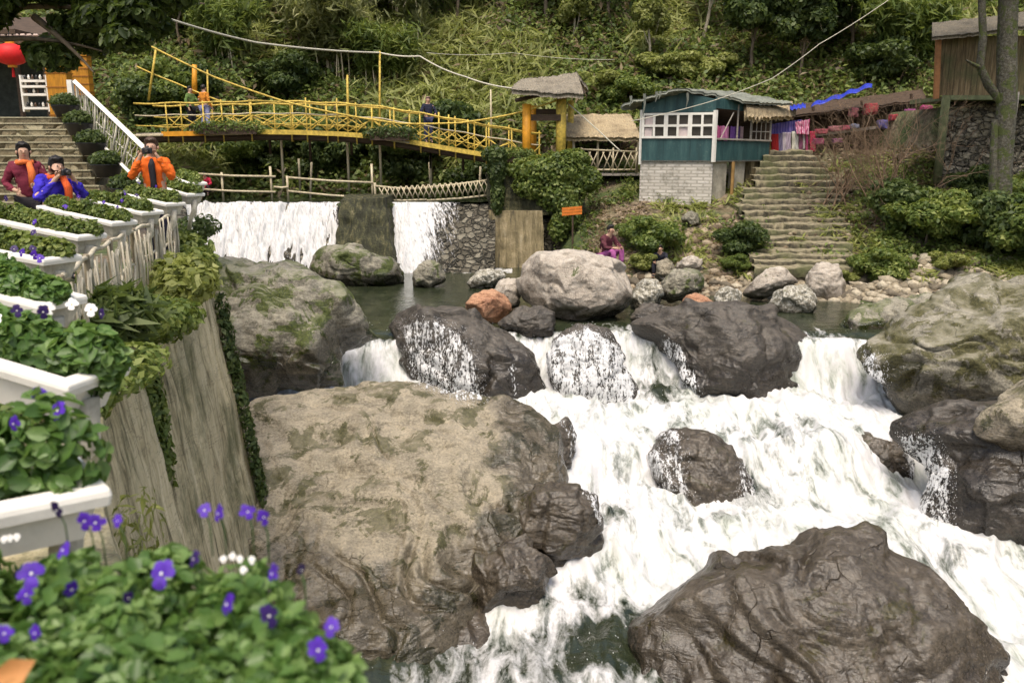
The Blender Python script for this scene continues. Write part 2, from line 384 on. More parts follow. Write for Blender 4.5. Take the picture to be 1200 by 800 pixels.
# ------------------------------------------------------------------ rocks
def rock_mat(name, c1, c2, c3, moss=.3, wetz=None, lichen=0.0, strata=1.0, wetall=0.0, rot=(.4, .5, .2), mosscol=((.02, .03, .006), (.09, .11, .02)), sc_=1.0, top_pale_k=.5, band=.28):
    g = G(name); o = g.obj(); p = g.pos(); ge = g.n('NewGeometry')
    nb = g.noise(o, .9*sc_, 5, .6, .3); nm = g.noise(o, 4*sc_, 6, .65, .4); nf = g.noise(o, 26*sc_, 5, .7)
    st = g.mapg(o, (1.2, 1.2, 6.5), rot)
    ns = g.noise(st, 1.3*sc_, 5, .6, .35); ve = g.n('TexVoronoi', {'Vector': g.n('VectorMath', {0: g.mapg(o, (1.5, 1.5, .8), rot), 1: g.n('TexNoise', {'Vector': o, 'Scale': 1.6, 'Detail': 3.0}).outputs[1]}, operation='ADD').outputs[0], 'Scale': .75*sc_}, feature='DISTANCE_TO_EDGE').outputs[0]; frac = g.mr(ve, 0, .012, 1.0, 0.0)
    c = g.ramp(nm, [(.3, c1), (.5, c2), (.68, c3)])
    c = g.mix(g.mr(nb, .35, .62, 0, .65), c, g.ramp(nm, [(.3, [q*.6 for q in c1]), (.7, c2)]))
    crack = g.ramp(ns, [(.40, 0.0), (.482, 0.0), (.490, 1.0), (.498, 0.0), (.6, 0.0)])
    c = g.mix(g.mr(ns, .35, .65, 0, band), c, [min(1, q*1.15) for q in c3]); c = g.mix(g.math('MULTIPLY', crack, .55*strata), c, [q*.25 for q in c1]); frac = g.math('MULTIPLY', frac, g.mr(nb, .52, .6)); c = g.mix(g.math('MULTIPLY', frac, .35), c, [q*.3 for q in c1])
    c = g.mix(g.math('MULTIPLY', g.mr(nf, .52, .72), .5), c, [min(1, q*1.5) for q in c3])
    c = g.mix(g.math('MULTIPLY', g.mr(nf, .5, .3), .6), c, [q*.4 for q in c1])
    if lichen > 0:
        li = g.ramp(g.noise(o, 7*sc_, 6, .75, .3), [(.5, 0.0), (.56, 1.0)])
        c = g.mix(g.math('MULTIPLY', li, lichen), c, (.55, .53, .46))
    nz = g.n('SeparateXYZ', {0: ge.outputs['Normal']}).outputs[2]
    mm = g.math('ADD', g.mr(g.noise(o, 1.6*sc_, 6, .7, .5), .3, .7), g.math('MULTIPLY', nz, .15))
    mmask = g.mr(mm, 1.12-moss, 1.22-moss)
    mc = g.ramp(nf, [(.35, mosscol[0]), (.65, mosscol[1])])
    c = g.mix(mmask, c, mc)
    silt = g.math('MULTIPLY', g.mr(nz, .55, .9), g.mr(g.noise(o, 2.3*sc_, 5, .65, .4), .38, .6))  # upward-facing rock is mixed paler, broken up by noise
    c = g.mix(g.math('MULTIPLY', silt, top_pale_k), c, [min(1, q*1.1) for q in c3])
    rough = g.mr(nm, .3, .7, .62, .92)
    spec = .35
    if wetz is not None or wetall > 0:
        zz = g.n('SeparateXYZ', {0: p}).outputs[2]
        wn = g.math('MULTIPLY', g.math('SUBTRACT', g.noise(p, 1.3, 5, .65), .5), 1.6)
        wm = g.mr(g.math('ADD', zz, wn), (wetz if wetz is not None else -99)+.25, (wetz if wetz is not None else -99)-.2, wetall, 1.0)
        wat_ = g.n('Attribute', attribute_name='wet').outputs['Fac']; wm = g.math('MAXIMUM', wm, g.mr(g.math('ADD', wat_, g.math('MULTIPLY', g.math('SUBTRACT', nb, .5), 1.3)), .22, .46))
        dark = g.mix(1.0, c, (.41, .395, .375), 'MULTIPLY')
        c = g.mix(wm, c, dark)
        wr = g.mr(nf, .3, .7, .10, .24)
        rough = g.n('Mix', {0: wm, 2: rough, 3: wr}, data_type='FLOAT').outputs[0]
    h = g.math('ADD', g.math('ADD', g.math('MULTIPLY', nm, .8), g.math('MULTIPLY', nf, .16)), g.math('SUBTRACT', g.math('MULTIPLY', ns, 1.1*strata), g.math('MULTIPLY', frac, .7)))
    b = g.bump(h, .62, .07)
    return g.fin(g.bsdf(c, rough, b, Specular_IOR_Level=.5))
TAN = ((.115, .095, .066), (.24, .205, .145), (.37, .32, .24))
GRY = ((.065, .06, .043), (.16, .146, .107), (.33, .305, .235))
DRK = ((.022, .019, .014), (.062, .053, .041), (.16, .138, .11))
M_SLAB = rock_mat('tan_river_rock', (.095, .08, .055), (.205, .178, .122), (.34, .295, .215), top_pale_k=.28, moss=.46, wetz=-4.3, strata=1.2, band=.5, rot=(.25, .55, .5), mosscol=((.035, .033, .014), (.095, .09, .035)))
M_MOSSY = rock_mat('mossy_grey_rock', *GRY, moss=.58, wetz=-3.0, strata=.7, rot=(-.3, .5, .2))
M_DARK = rock_mat('wet_dark_rock', *DRK, top_pale_k=.4, moss=.24, wetz=-2.9, wetall=.4, strata=1.0, rot=(.3, .6, .1), mosscol=((.03, .028, .01), (.08, .07, .025)))
M_WET = rock_mat('wet_brown_rock', (.032, .026, .019), (.085, .07, .05), (.22, .185, .14), top_pale_k=.3, moss=.36, wetall=.7, wetz=-4.6, strata=.7, rot=(.7, .4, .3), mosscol=((.03, .028, .008), (.1, .085, .025)))
M_PALE = rock_mat('pale_boulder_rock', (.2, .165, .125), (.36, .31, .25), (.5, .45, .38), moss=.25, wetz=-2.35, strata=.25, sc_=1.6)
M_RED = rock_mat('reddish_rock', (.17, .075, .04), (.36, .17, .09), (.46, .27, .16), moss=.12, wetz=-2.45, strata=.3)
M_LICH = rock_mat('lichen_rock', *GRY, moss=.2, lichen=.9, strata=.3, wetz=-2.5, sc_=1.5)
M_RMOSS = rock_mat('green_brown_rock', *GRY, moss=.68, wetz=-3.3, strata=.7, rot=(.2, .3, .9), mosscol=((.03, .03, .008), (.11, .10, .036)))

def rock(outline, Yc, tilt, T, mat, label, seed, p=2.4, amp=.12, fine=.05, rings=70, segs=140, name='boulder', group=None, cen=None, back=1.0, strat=(.3, .3, 1.6), ctr=None, sink=0, ncut=14, ledge=1.0, wetdir=-90, wetin=.6, rel=1.0):
    """a closed rock whose rim follows an outline; the rim lies in a plane tilted back from the horizontal by tilt degrees, T is the half thickness across it"""
    ol = np.array(outline, float); c = np.array(cen if cen else ((ol[:, 0].min()+ol[:, 0].max())/2, (ol[:, 1].min()+ol[:, 1].max())/2))
    Cw = PY(c[0], c[1], Yc)
    up = Vector((0, math.cos(R(tilt)), math.sin(R(tilt)))); rt = Vector((1, 0, 0)); nm = Vector((0, -math.sin(R(tilt)), math.cos(R(tilt))))
    pts = []
    n = len(ol); dens = []
    for i in range(n):
        a, b = ol[i], ol[(i+1) % n]
        for t in np.linspace(0, 1, 12, endpoint=False): dens.append(a+(b-a)*t)
    for q in dens:
        d = ray(q[0], q[1]); o_ = Vector((0, 0, EYE)); t = (Cw-o_).dot(nm)/d.dot(nm); w_ = o_+d*t-Cw
        pts.append((w_.dot(rt), w_.dot(up)))
    pts = np.array(pts); ang = np.arctan2(pts[:, 1], pts[:, 0]); rad = np.hypot(pts[:, 0], pts[:, 1])
    nb = segs; th = np.arange(nb)*2*math.pi/nb
    od = np.argsort(ang); a_, r_ = ang[od], rad[od]
    a3 = np.concatenate([a_-2*math.pi, a_, a_+2*math.pi]); r3 = np.tile(r_, 3)
    rr = np.interp((th+math.pi) % (2*math.pi)-math.pi, a3, r3)
    rr = .25*np.roll(rr, 1)+.5*rr+.25*np.roll(rr, -1)
    # phi from front pole to back pole
    ph = np.linspace(0, math.pi, 2*rings+1)[1:-1]
    m = np.sin(ph); h = np.sign(np.cos(ph))*(1-np.clip(m, 0, 1)**p)**(1/2.0); h = np.where(h < 0, h*back, h)
    M_, TH = np.meshgrid(m, th, indexing='ij'); H_ = np.repeat(h[:, None], nb, 1); RR = np.repeat(rr[None, :], len(ph), 0)
    # inner rings become rounder than the rim
    rmean = rr.mean(); RR = RR*(M_**.5) + (1-M_**.5)*(.5*RR+.5*rmean)
    a = M_*RR*np.cos(TH); b = M_*RR*np.sin(TH); cc = H_*T
    V = np.stack([a, b, cc], -1).reshape(-1, 3)
    V = np.concatenate([V, [[0, 0, T]], [[0, 0, -T*back]]])
    rk_ = np.random.default_rng(seed*13+1)
    for q_ in range(ncut):
        n_ = rk_.normal(0, 1, 3); n_[:2] *= .8; n_[2] = abs(n_[2])*1.2 if q_ % 4 else n_[2]; n_ /= np.linalg.norm(n_)
        sp_ = V @ n_; d_ = sp_.max()*rk_.uniform(.8, .97); t_ = np.clip(sp_-d_, 0, None); V = V-n_[None]*(t_*.9)[:, None]
    Bm = np.array([[rt.x, rt.y, rt.z], [up.x, up.y, up.z], [nm.x, nm.y, nm.z]])
    W = V @ Bm
    nr = len(ph); F = []
    i = np.arange(nr-1)[:, None]*nb; k = np.arange(nb)[None, :]; k2 = (k+1) % nb
    F = np.stack([(i+k).ravel(), (i+nb+k).ravel(), (i+nb+k2).ravel(), (i+k2).ravel()], 1)
    kk = np.arange(nb); top = np.stack([kk, (kk+1) % nb, np.full(nb, nr*nb), np.full(nb, nr*nb)], 1); bot = np.stack([(nr-1)*nb+(kk+1) % nb, (nr-1)*nb+kk, np.full(nb, nr*nb+1), np.full(nb, nr*nb+1)], 1)
    # normals by gradient of the ellipsoid-like body
    S = float(rmean); Nn = V/np.array([S*S, S*S, T*T]); Nn = Nn @ Bm; Nn /= np.linalg.norm(Nn, axis=1)[:, None]+1e-9
    Q = W+np.array([seed*7.1, seed*3.3, seed*5.7])
    s1 = 1.0/max(.35, min(S, 1.6))
    fn_pre = fbm(Q*5, 2, seed+91)
    warp = np.stack([fbm(Q*s1*.8, 2, seed+1), fbm(Q*s1*.8+5, 2, seed+2), fbm(Q*s1*.8+9, 2, seed+3)], 1)
    big = fbm(Q*s1*.95+warp*.5, 3, seed)
    # folded strata: ridges along stretched, warped coordinates
    ax = Vector(strat).normalized(); A = np.array(ax); dpt = (Q+warp*.45*S) @ A
    rest = Q - np.outer(Q @ A, A)
    SQ = rest*s1*.55 + np.outer(dpt*s1*2.6, A)
    rd = ridged(SQ, 4, seed+50)
    # terraces / facets
    fc = np.abs(gnoise(Q*s1*1.25+warp*.6, seed+70))*1.6-.4
    fn = fbm(Q*6+warp*2, 4, seed+90)
    # fracture facets: blended planes round scattered cells
    kf = 34 if len(Q) < 20000 else 90
    sd0 = W[rk_.integers(0, len(W), kf)]*rk_.uniform(.75, 1.05, (kf, 1)); gv = rk_.normal(0, 1, (kf, 3)); gv /= np.linalg.norm(gv, axis=1)[:, None]; ofs = rk_.normal(0, .12, kf)
    Wp = W+.16*S*warp+.04*S*fn_pre[:, None]; d2 = ((Wp**2).sum(1)[:, None]+(sd0**2).sum(1)[None]-2*Wp @ sd0.T)/(S*S)
    d2 -= d2.min(1)[:, None]; wt = np.exp(-d2*(110 if kf > 40 else 60)); wt /= wt.sum(1)[:, None]
    fac = (wt*((Wp @ gv.T-(sd0*gv).sum(1)[None])/S*1.5+ofs[None])).sum(1)
    LV = dpt*s1*3.1 + 1.3*fbm(Q*s1*.45, 2, seed+61); fr_ = LV-np.floor(LV); led = sstep(.55, 1.0, fr_)-fr_
    mk = sstep(-.3, .4, gnoise(Q*s1*.7, seed+62))
    rd2 = ridged(SQ*1.7+warp*.8, 3, seed+54, .6)
    disp = amp*S*(.45 + .7*big + .32*rel*(rd-.6) + .25*rel*(rd2-.6) + .15*fc + ledge*.5*led*mk + 1.5*fac) + fine*.32*fn + .008*fbm(Q*20, 3, seed+5)
    # crevices
    CQ = rest*s1*.32 + np.outer(dpt*s1*1.5, A)
    cr = np.abs(gnoise(CQ+warp*.5, seed+33)); cm = sstep(-.1, .3, gnoise(Q*s1*.8, seed+35)); disp -= amp*S*.5*cm*np.exp(-(cr/.05)**2)
    W = W+Nn*disp[:, None]
    W = W+np.array(Cw)
    me_quads = F
    o = bpy.data.meshes.new(name)
    tri = np.concatenate([top[:, :3], bot[:, :3]])
    vs = W.astype(np.float32)
    o.vertices.add(len(vs)); o.vertices.foreach_set('co', vs.ravel())
    loops = np.concatenate([F.ravel(), tri.ravel()]).astype(np.int32)
    o.loops.add(len(loops)); o.loops.foreach_set('vertex_index', loops)
    st_ = np.concatenate([np.arange(len(F))*4, len(F)*4+np.arange(len(tri))*3]).astype(np.int32)
    o.polygons.add(len(st_)); o.polygons.foreach_set('loop_start', st_); o.update(calc_edges=True)
    o.polygons.foreach_set('use_smooth', np.ones(len(st_), bool))
    bm = bmesh.new(); bm.from_mesh(o); bmesh.ops.recalc_face_normals(bm, faces=bm.faces[:]); bm.to_mesh(o); bm.free()
    wv_ = sstep(wetin, 1.0, M_)*sstep(-.25, .55, np.cos(TH-R(wetdir))); wv_ = np.concatenate([wv_.ravel(), [0, 0]]); at_ = o.attributes.new('wet', 'FLOAT', 'POINT'); at_.data.foreach_set('value', wv_.astype(np.float32))
    o.materials.append(mat)
    ob = bpy.data.objects.new(name, o); COL.objects.link(ob); recenter(ob)
    tag(ob, label, 'rock' if name != 'boulder' else 'boulder', group)
    return ob

ROCKS = {}
def RK(key, *a, **k): ROCKS[key] = rock(*a, **k); return ROCKS[key]
RK('slab', [(235,500),(262,468),(330,462),(400,458),(480,456),(560,462),(620,476),(664,490),(670,515),(662,545),(690,575),(702,592),(708,625),(700,642),(655,648),(642,660),(642,690),(610,708),(585,722),(560,745),(540,775),(480,840),(360,880),(220,830),(190,700),(215,600)], 13.0, 24, .5, M_SLAB,
   'huge sloping tan bedrock slab in the left foreground beside the concrete wall', 1, p=3.4, amp=.075, fine=.05, rings=190, segs=420, name='bedrock', cen=(470, 600), strat=(.35, .2, 1), wetdir=-28, wetin=.22, rel=.45, ledge=.8, ncut=26)
RK('lobe', [(588,622),(604,592),(640,566),(676,568),(702,592),(710,625),(700,648),(655,654),(610,650)], 12.7, 50, .6, M_WET,
   'dark wet shoulder of rock at the right tip of the huge tan slab', 41, rings=60, segs=130, amp=.12)
RK('lobe2', [(548,690),(560,650),(598,624),(636,636),(648,672),(636,700),(606,716),(566,735)], 11.7, 55, .5, M_WET,
   'dark cracked wet rock below the slab tip, above the foaming water', 42, rings=60, segs=130, amp=.12)
RK('toe', [(380,790),(400,745),(450,722),(520,715),(570,728),(590,752),(560,790),(480,830),(400,840)], 10.7, 25, .35, M_WET,
   'low wet brown rock shelf at the bottom of the picture below the slab', 43, rings=60, segs=140, amp=.1, name='bedrock')
RK('notch', [(640,500),(664,490),(676,512),(668,545),(650,560),(636,535)], 14.9, 55, .35, M_WET, 'small dark rock on the right edge of the slab beside the white water', 44, rings=40, segs=90)
RK('mossy', [(205,300),(240,300),(272,304),(300,322),(345,322),(385,342),(430,354),(460,374),(440,388),(402,396),(396,420),(400,446),(340,452),(250,450),(210,420),(200,350)], 17.6, 46, .95, M_MOSSY,
   'long moss covered rock beyond the wall corner, left of the upper cascade', 2, p=2.6, amp=.12, rings=100, segs=220, name='bedrock', strat=(.5, .1, 1))
RK('mid', [(452,378),(480,367),(540,365),(580,383),(615,408),(640,438),(650,478),(620,486),(570,480),(520,470),(480,455),(470,400)], 18.9, 62, .8, M_DARK,
   'dark wet rock with thin streams over its left half, in the middle cascade', 3, amp=.13, rings=80, segs=180)
RK('veil', [(650,400),(680,384),(712,394),(738,428),(742,472),(700,482),(655,475),(643,435)], 18.8, 65, .55, M_DARK,
   'round dark rock almost hidden behind a veil of white water', 4, amp=.12, rings=60, segs=120)
RK('smallwet', [(588,378),(608,363),(640,362),(658,376),(652,394),(600,394)], 20.1, 50, .35, M_DARK,
   'low wet rock under the big pale boulder at the lip of the cascade', 5, rings=40, segs=90)
RK('wide', [(742,380),(790,366),(860,366),(930,370),(955,390),(948,420),(938,466),(900,476),(850,470),(815,466),(800,430),(775,398)], 19.0, 52, .95, M_DARK,
   'wide dark overhanging rock between the greenish chute and the right hand fall', 6, amp=.13, rings=90, segs=200)
RK('rightmoss', [(1016,425),(1030,398),(1062,385),(1088,360),(1130,334),(1200,328),(1330,335),(1360,420),(1300,470),(1190,482),(1130,490),(1080,488),(1035,478)], 17.3, 60, 1.5, M_RMOSS,
   'massive green brown undercut rock at the right edge beside the right hand fall', 7, amp=.12, rings=110, segs=240, name='bedrock', cen=(1160, 420))
RK('ledge', [(975,378),(1030,356),(1105,345),(1125,360),(1070,384),(1000,392)], 20.6, 30, .3, M_MOSSY,
   'low flat ledge at the far waterline behind the massive right hand rock', 8, rings=40, segs=100)
RK('midb', [(755,525),(772,504),(810,499),(848,514),(872,532),(888,572),(884,616),(850,618),(800,606),(765,575)], 14.9, 62, .6, M_WET,
   'brown wet boulder standing alone in the middle of the white rapids', 9, amp=.1, rings=80, segs=160, p=2.8)
RK('front', [(748,735),(752,708),(764,682),(790,662),(830,655),(868,664),(915,653),(960,630),(1000,621),(1040,634),(1078,668),(1112,695),(1130,718),(1138,745),(1172,777),(1250,850),(1240,1000),(1000,1060),(800,1000),(748,860)], 10.2, 52, 1.0, M_WET,
   'large smooth wet boulder filling the bottom right of the rapids', 10, amp=.105, fine=.04, rings=150, segs=320, p=2.8, cen=(960, 790), strat=(.9, .1, .6), rel=.75, ncut=22)
RK('rsmall', [(998,520),(1015,505),(1055,516),(1068,545),(1066,568),(1040,572),(1002,560)], 15.9, 60, .4, M_WET,
   'small brown rock poking out of the white water left of the dark right hand rocks', 11, rings=50, segs=100, ncut=4, amp=.07)
RK('rmass', [(1040,494),(1085,478),(1150,482),(1200,470),(1300,465),(1360,560),(1330,680),(1210,670),(1150,648),(1112,630),(1088,598),(1100,560),(1090,530),(1060,512)], 13.9, 52, 1.0, M_DARK,
   'dark wet rock mass at the right edge below the massive green brown rock', 12, amp=.11, rings=100, segs=220, name='bedrock', cen=(1190, 565))
RK('rtan', [(1130,500),(1165,478),(1195,450),(1260,440),(1330,470),(1320,520),(1200,525),(1150,515)], 13.6, 40, .5, M_SLAB,
   'pale tan ledge above the dark rocks at the right edge', 13, rings=60, segs=120, name='bedrock')
RK('pierb', [(356,322),(378,300),(398,286),(420,290),(448,305),(470,302),(482,320),(475,334),(440,338),(390,334)], 27.2, 60, .9, M_MOSSY,
   'tan and mossy boulder at the foot of the dark weir pier', 14, rings=60, segs=120)
RK('b15', [(482,325),(490,311),(505,306),(518,310),(521,330),(505,338),(486,337)], 26.5, 75, .35, M_MOSSY, 'small rounded dark green boulder at the foot of the right part of the weir', 15, rings=36, segs=72)
RK('big', [(607,330),(612,310),(630,296),(660,291),(695,296),(725,310),(740,328),(742,350),(720,368),(680,380),(645,374),(615,352)], 21.7, 78, 1.15, M_PALE,
   'biggest pale rounded boulder, sitting above the middle of the cascade', 16, amp=.075, rings=90, segs=180, p=2.5)
RK('red', [(543,358),(556,344),(575,339),(594,344),(601,362),(590,378),(560,380),(547,370)], 20.9, 75, .45, M_RED, 'reddish orange boulder left of the biggest pale boulder', 17, rings=44, segs=88, amp=.07)
RK('b18', [(548,330),(560,319),(585,318),(592,328),(575,336),(552,337)], 26.3, 55, .35, M_LICH, 'low grey flat stone in the pool behind the reddish boulder', 18, rings=30, segs=64)
RK('b19', [(576,345),(588,328),(606,326),(614,345),(606,360),(585,360)], 22.6, 70, .4, M_PALE, 'pale stone wedged between the reddish boulder and the biggest boulder', 19, rings=30, segs=64)
RK('b20', [(868,345),(884,326),(905,315),(924,317),(932,333),(905,346)], 24.0, 60, .5, M_PALE, 'pinkish slanted slab stone at the far waterline below the stone stair', 20, rings=40, segs=80)
RK('b21', [(943,345),(948,318),(960,306),(978,309),(987,330),(985,352),(960,356)], 24.3, 80, .4, M_PALE, 'upright light brown boulder at the foot of the stone stair', 21, rings=40, segs=80)
RK('b22', [(903,356),(910,342),(930,335),(950,338),(959,355),(950,369),(915,370)], 22.4, 75, .45, M_LICH, 'white speckled round boulder in the water below the stone stair', 22, rings=44, segs=88)
RK('b23', [(834,358),(840,342),(852,335),(866,342),(869,360),(855,367),(838,366)], 22.8, 75, .35, M_LICH, 'dark grey round stone beside the pinkish slab stone', 23, rings=36, segs=72)
RK('b24', [(770,345),(782,325),(800,315),(820,318),(826,338),(810,350),(785,354)], 23.0, 70, .5, M_MOSSY, 'slanting mossy boulder right of the biggest boulder', 24, rings=44, segs=88)
RK('b25', [(769,325),(771,308),(781,303),(790,310),(792,328),(780,334)], 23.9, 80, .25, M_SLAB, 'narrow upright tan stone behind the slanting mossy boulder', 25, rings=32, segs=64)
RK('b26', [(797,366),(801,347),(818,344),(836,358),(842,370),(815,373)], 21.6, 70, .35, M_RED, 'angular reddish brown rock below the slanting mossy boulder', 26, rings=36, segs=72)
RK('b27', [(738,352),(748,332),(768,328),(778,345),(770,360),(745,364)], 22.7, 65, .4, M_LICH, 'grey streaked rock touching the right side of the biggest boulder', 27, rings=36, segs=72)
RK('b28', [(735,372),(750,358),(790,362),(800,374),(770,382)], 20.9, 40, .3, M_DARK, 'low black wet rock at the lip right of the biggest boulder', 28, rings=30, segs=64)
RK('b29', [(790,308),(808,301),(826,306),(822,318),(800,320)], 25.3, 60, .35, M_PALE, 'pale flat stone on the rubble bank below the bushes', 29, rings=30, segs=64)
RK('b30', [(800,238),(808,228),(818,231),(822,243),(810,248)], 29.3, 75, .3, M_MOSSY, 'dark boulder resting against the white brick base of the hut', 30, rings=26, segs=56)
ROCKS['b30'].location.z = gz(ROCKS['b30'].location.x, ROCKS['b30'].location.y)-.12
# ------------------------------------------------------------------ shared materials
M_WHITE = simple_mat('white_painted_concrete', (.78, .75, .68), .6, .10, 5, .15)
M_SOIL = simple_mat('potting_soil', (.05, .035, .022), .95, .4, 12, .6)
M_BAM = simple_mat('pale_bamboo', (.50, .43, .29), .55, .3, 9, .2, stretch=(1, 1, .3))
M_YEL = simple_mat('yellow_painted_bamboo', (.56, .40, .07), .6, .45, 9, .2)
M_ORG = simple_mat('orange_yellow_paint', (.68, .30, .02), .55, .25, 5, .2)
M_BROWN = simple_mat('dark_brown_timber', (.07, .045, .028), .8, .35, 4, .3, stretch=(1, 1, 5))
M_ROPE = simple_mat('pale_rope', (.55, .52, .42), .8, .2, 30, .3)
M_BLACK = simple_mat('black_plastic', (.015, .015, .017), .4, .2, 8, .05)
g = G('teal_painted_sheet'); o = g.pos(); se_ = g.n('SeparateXYZ', {0: o}); ln_ = g.math('PINGPONG', g.math('ADD', se_.outputs[0], g.math('MULTIPLY', se_.outputs[1], .9)), .3)
n_ = g.noise(g.mapg(o, (3, 3, .5)), 1.4, 5, .65); n2_ = g.noise(o, 12, 4, .6)
c = g.ramp(n_, [(.3, (.010, .038, .040)), (.5, (.019, .066, .068)), (.7, (.05, .11, .105))]); c = g.mix(g.mr(ln_, .012, .0, 0, .7), c, (.012, .03, .03)); c = g.mix(g.mr(n2_, .6, .72, 0, .5), c, (.12, .16, .14))
M_TEAL = g.fin(g.bsdf(c, .6, g.bump(g.mr(ln_, 0, .015), .5, .01)))
M_GREYW = simple_mat('grey_weathered_wood', (.3, .27, .23), .85, .3, 5, .3, stretch=(1, 1, 4))
M_DGLASS = simple_mat('dark_window_glass', (.05, .045, .04), .12, .3, 2, .02)

def brick_mat(name, c1, c2, mortar, scale, w_=.5, h_=.25, bumpst=.5, dirt=.4):
    g = G(name); o = g.obj(); se = g.n('SeparateXYZ', {0: o})
    v = g.n('CombineXYZ', {0: g.math('ADD', se.outputs[0], se.outputs[1]), 1: se.outputs[2]}).outputs[0]
    br = g.n('TexBrick', {'Vector': v, 'Color1': (*c1, 1), 'Color2': (*c2, 1), 'Mortar': (*mortar, 1), 'Scale': scale, 'Mortar Size': .018, 'Brick Width': w_, 'Row Height': h_})
    n = g.noise(o, 2.5, 5, .65); c = g.mix(g.math('MULTIPLY', g.mr(n, .5, .75), dirt), br.outputs[0], (.09, .085, .05))
    return g.fin(g.bsdf(c, .85, g.bump(g.math('ADD', g.math('MULTIPLY', br.outputs[1], -.6), g.math('MULTIPLY', g.noise(o, 20, 3), .4)), bumpst, .02)))
def thatch_mat(name, c1, c2, st=(6, 6, 1)):
    g = G(name); o = g.mapg(g.obj(), st); n = g.noise(o, 5, 5, .75); n2 = g.noise(g.obj(), 1.7, 4, .6)
    c = g.ramp(n, [(.3, c1), (.6, c2), (.75, [min(1, q*1.3) for q in c2])]); c = g.mix(g.mr(n2, .5, .7, 0, .55), c, [q*.45 for q in c1])
    return g.fin(g.bsdf(c, .95, g.bump(n, .9, .05)))
M_THATCH = thatch_mat('dry_thatch', (.17, .12, .07), (.52, .42, .26))
M_THATCHD = thatch_mat('dark_old_thatch', (.05, .042, .03), (.19, .165, .12))
M_THATCHG = thatch_mat('grey_old_thatch', (.09, .075, .055), (.33, .29, .22))
# streaked concrete of the retaining wall
g = G('streaked_concrete'); o = g.pos()
sx = g.mapg(o, (1.0, 1.0, .10), (0, 0, 0)); a = g.noise(sx, 4.5, 6, .7, .2); b = g.noise(sx, 16, 4, .7); f = g.noise(o, 12, 5, .7); bg_ = g.noise(o, .8, 4, .6)
k = g.math('ADD', g.math('MULTIPLY', a, .65), g.math('MULTIPLY', b, .35))
c = g.ramp(k, [(.34, (.05, .045, .025)), (.42, (.25, .21, .115)), (.50, (.50, .425, .26)), (.66, (.66, .58, .39))])
c = g.mix(g.mr(g.math('ADD', bg_, g.math('MULTIPLY', f, .3)), .62, .8, 0, .7), c, (.09, .10, .04))
crk = g.ramp(g.noise(g.mapg(o, (.35, .35, 2.2)), 1.1, 6, .75, .6), [(.488, 0.0), (.497, 1.0), (.506, 0.0)])
c = g.mix(g.math('MULTIPLY', crk, .55), c, (.05, .04, .03))
M_WALL = g.fin(g.bsdf(c, .9, g.bump(g.math('ADD', g.math('MULTIPLY', k, .6), g.math('MULTIPLY', f, .6)), .7, .045)))
g = G('mossy_pier_concrete'); o = g.obj(); a = g.noise(g.mapg(o, (3, 3, .5)), 2.2, 6, .7); f = g.noise(o, 16, 4, .7)
c = g.ramp(a, [(.35, (.016, .017, .007)), (.5, (.036, .037, .015)), (.6, (.085, .08, .033)), (.72, (.2, .17, .10))])
M_PIER = g.fin(g.bsdf(c, .8, g.bump(g.math('ADD', a, f), .8, .06)))
g = G('ochre_stained_concrete'); o = g.obj(); a = g.noise(g.mapg(o, (2.5, 2.5, .35)), 1.8, 6, .7); f = g.noise(o, 14, 4, .7)
c = g.ramp(a, [(.32, (.05, .045, .03)), (.47, (.22, .175, .09)), (.6, (.36, .29, .17)), (.75, (.42, .38, .28))])
M_OCHRE = g.fin(g.bsdf(c, .85, g.bump(g.math('ADD', a, f), .6, .04)))
# piled field stones
def stone_mat(name, cols, scale, stretch=(1, 1, 1.7), gap=.05):
    g = G(name); o0 = g.mapg(g.obj(), stretch); o = g.n('VectorMath', {0: o0, 1: g.n('VectorMath', {0: g.n('TexNoise', {'Vector': o0, 'Scale': scale*.8, 'Detail': 3.0}).outputs[1], 'Scale': .9/scale}, operation='SCALE').outputs[0]}, operation='ADD').outputs[0]; v = g.n('TexVoronoi', {'Vector': o, 'Scale': scale}, feature='DISTANCE_TO_EDGE').outputs[0]
    vc = g.n('TexVoronoi', {'Vector': o, 'Scale': scale}); cc = g.n('SeparateColor', {0: vc.outputs['Color']}).outputs[0]
    c = g.ramp(cc, [(.1, cols[0]), (.5, cols[1]), (.9, cols[2])]); n = g.noise(g.obj(), 9, 5, .65)
    c = g.mix(g.mr(n, .45, .7, 0, .5), c, [q*.5 for q in cols[0]])
    e = g.mr(v, 0, gap); c = g.mix(e, (.02, .018, .012), c)
    return g.fin(g.bsdf(c, .9, g.bump(g.math('ADD', g.mr(v, 0, .18), g.math('MULTIPLY', n, .3)), 1.0, .12)))
M_STONEW = stone_mat('stacked_stone', ((.10, .085, .06), (.22, .19, .13), (.34, .3, .22)), 3.2)
M_STEP = stone_mat('rough_stone_steps', ((.15, .13, .08), (.30, .265, .17), (.44, .40, .28)), 2.4, (1, 1, 2.5), .03)
M_WEIRW = stone_mat('wet_stacked_stone', ((.05, .045, .03), (.12, .105, .075), (.22, .2, .15)), 3.6, (1, 1, 1.5), .035)
M_MOSSG = leaf_mat('moss_tufts', (.02, .035, .008), (.05, .075, .015), (.10, .13, .03))

def add_uvless(): pass
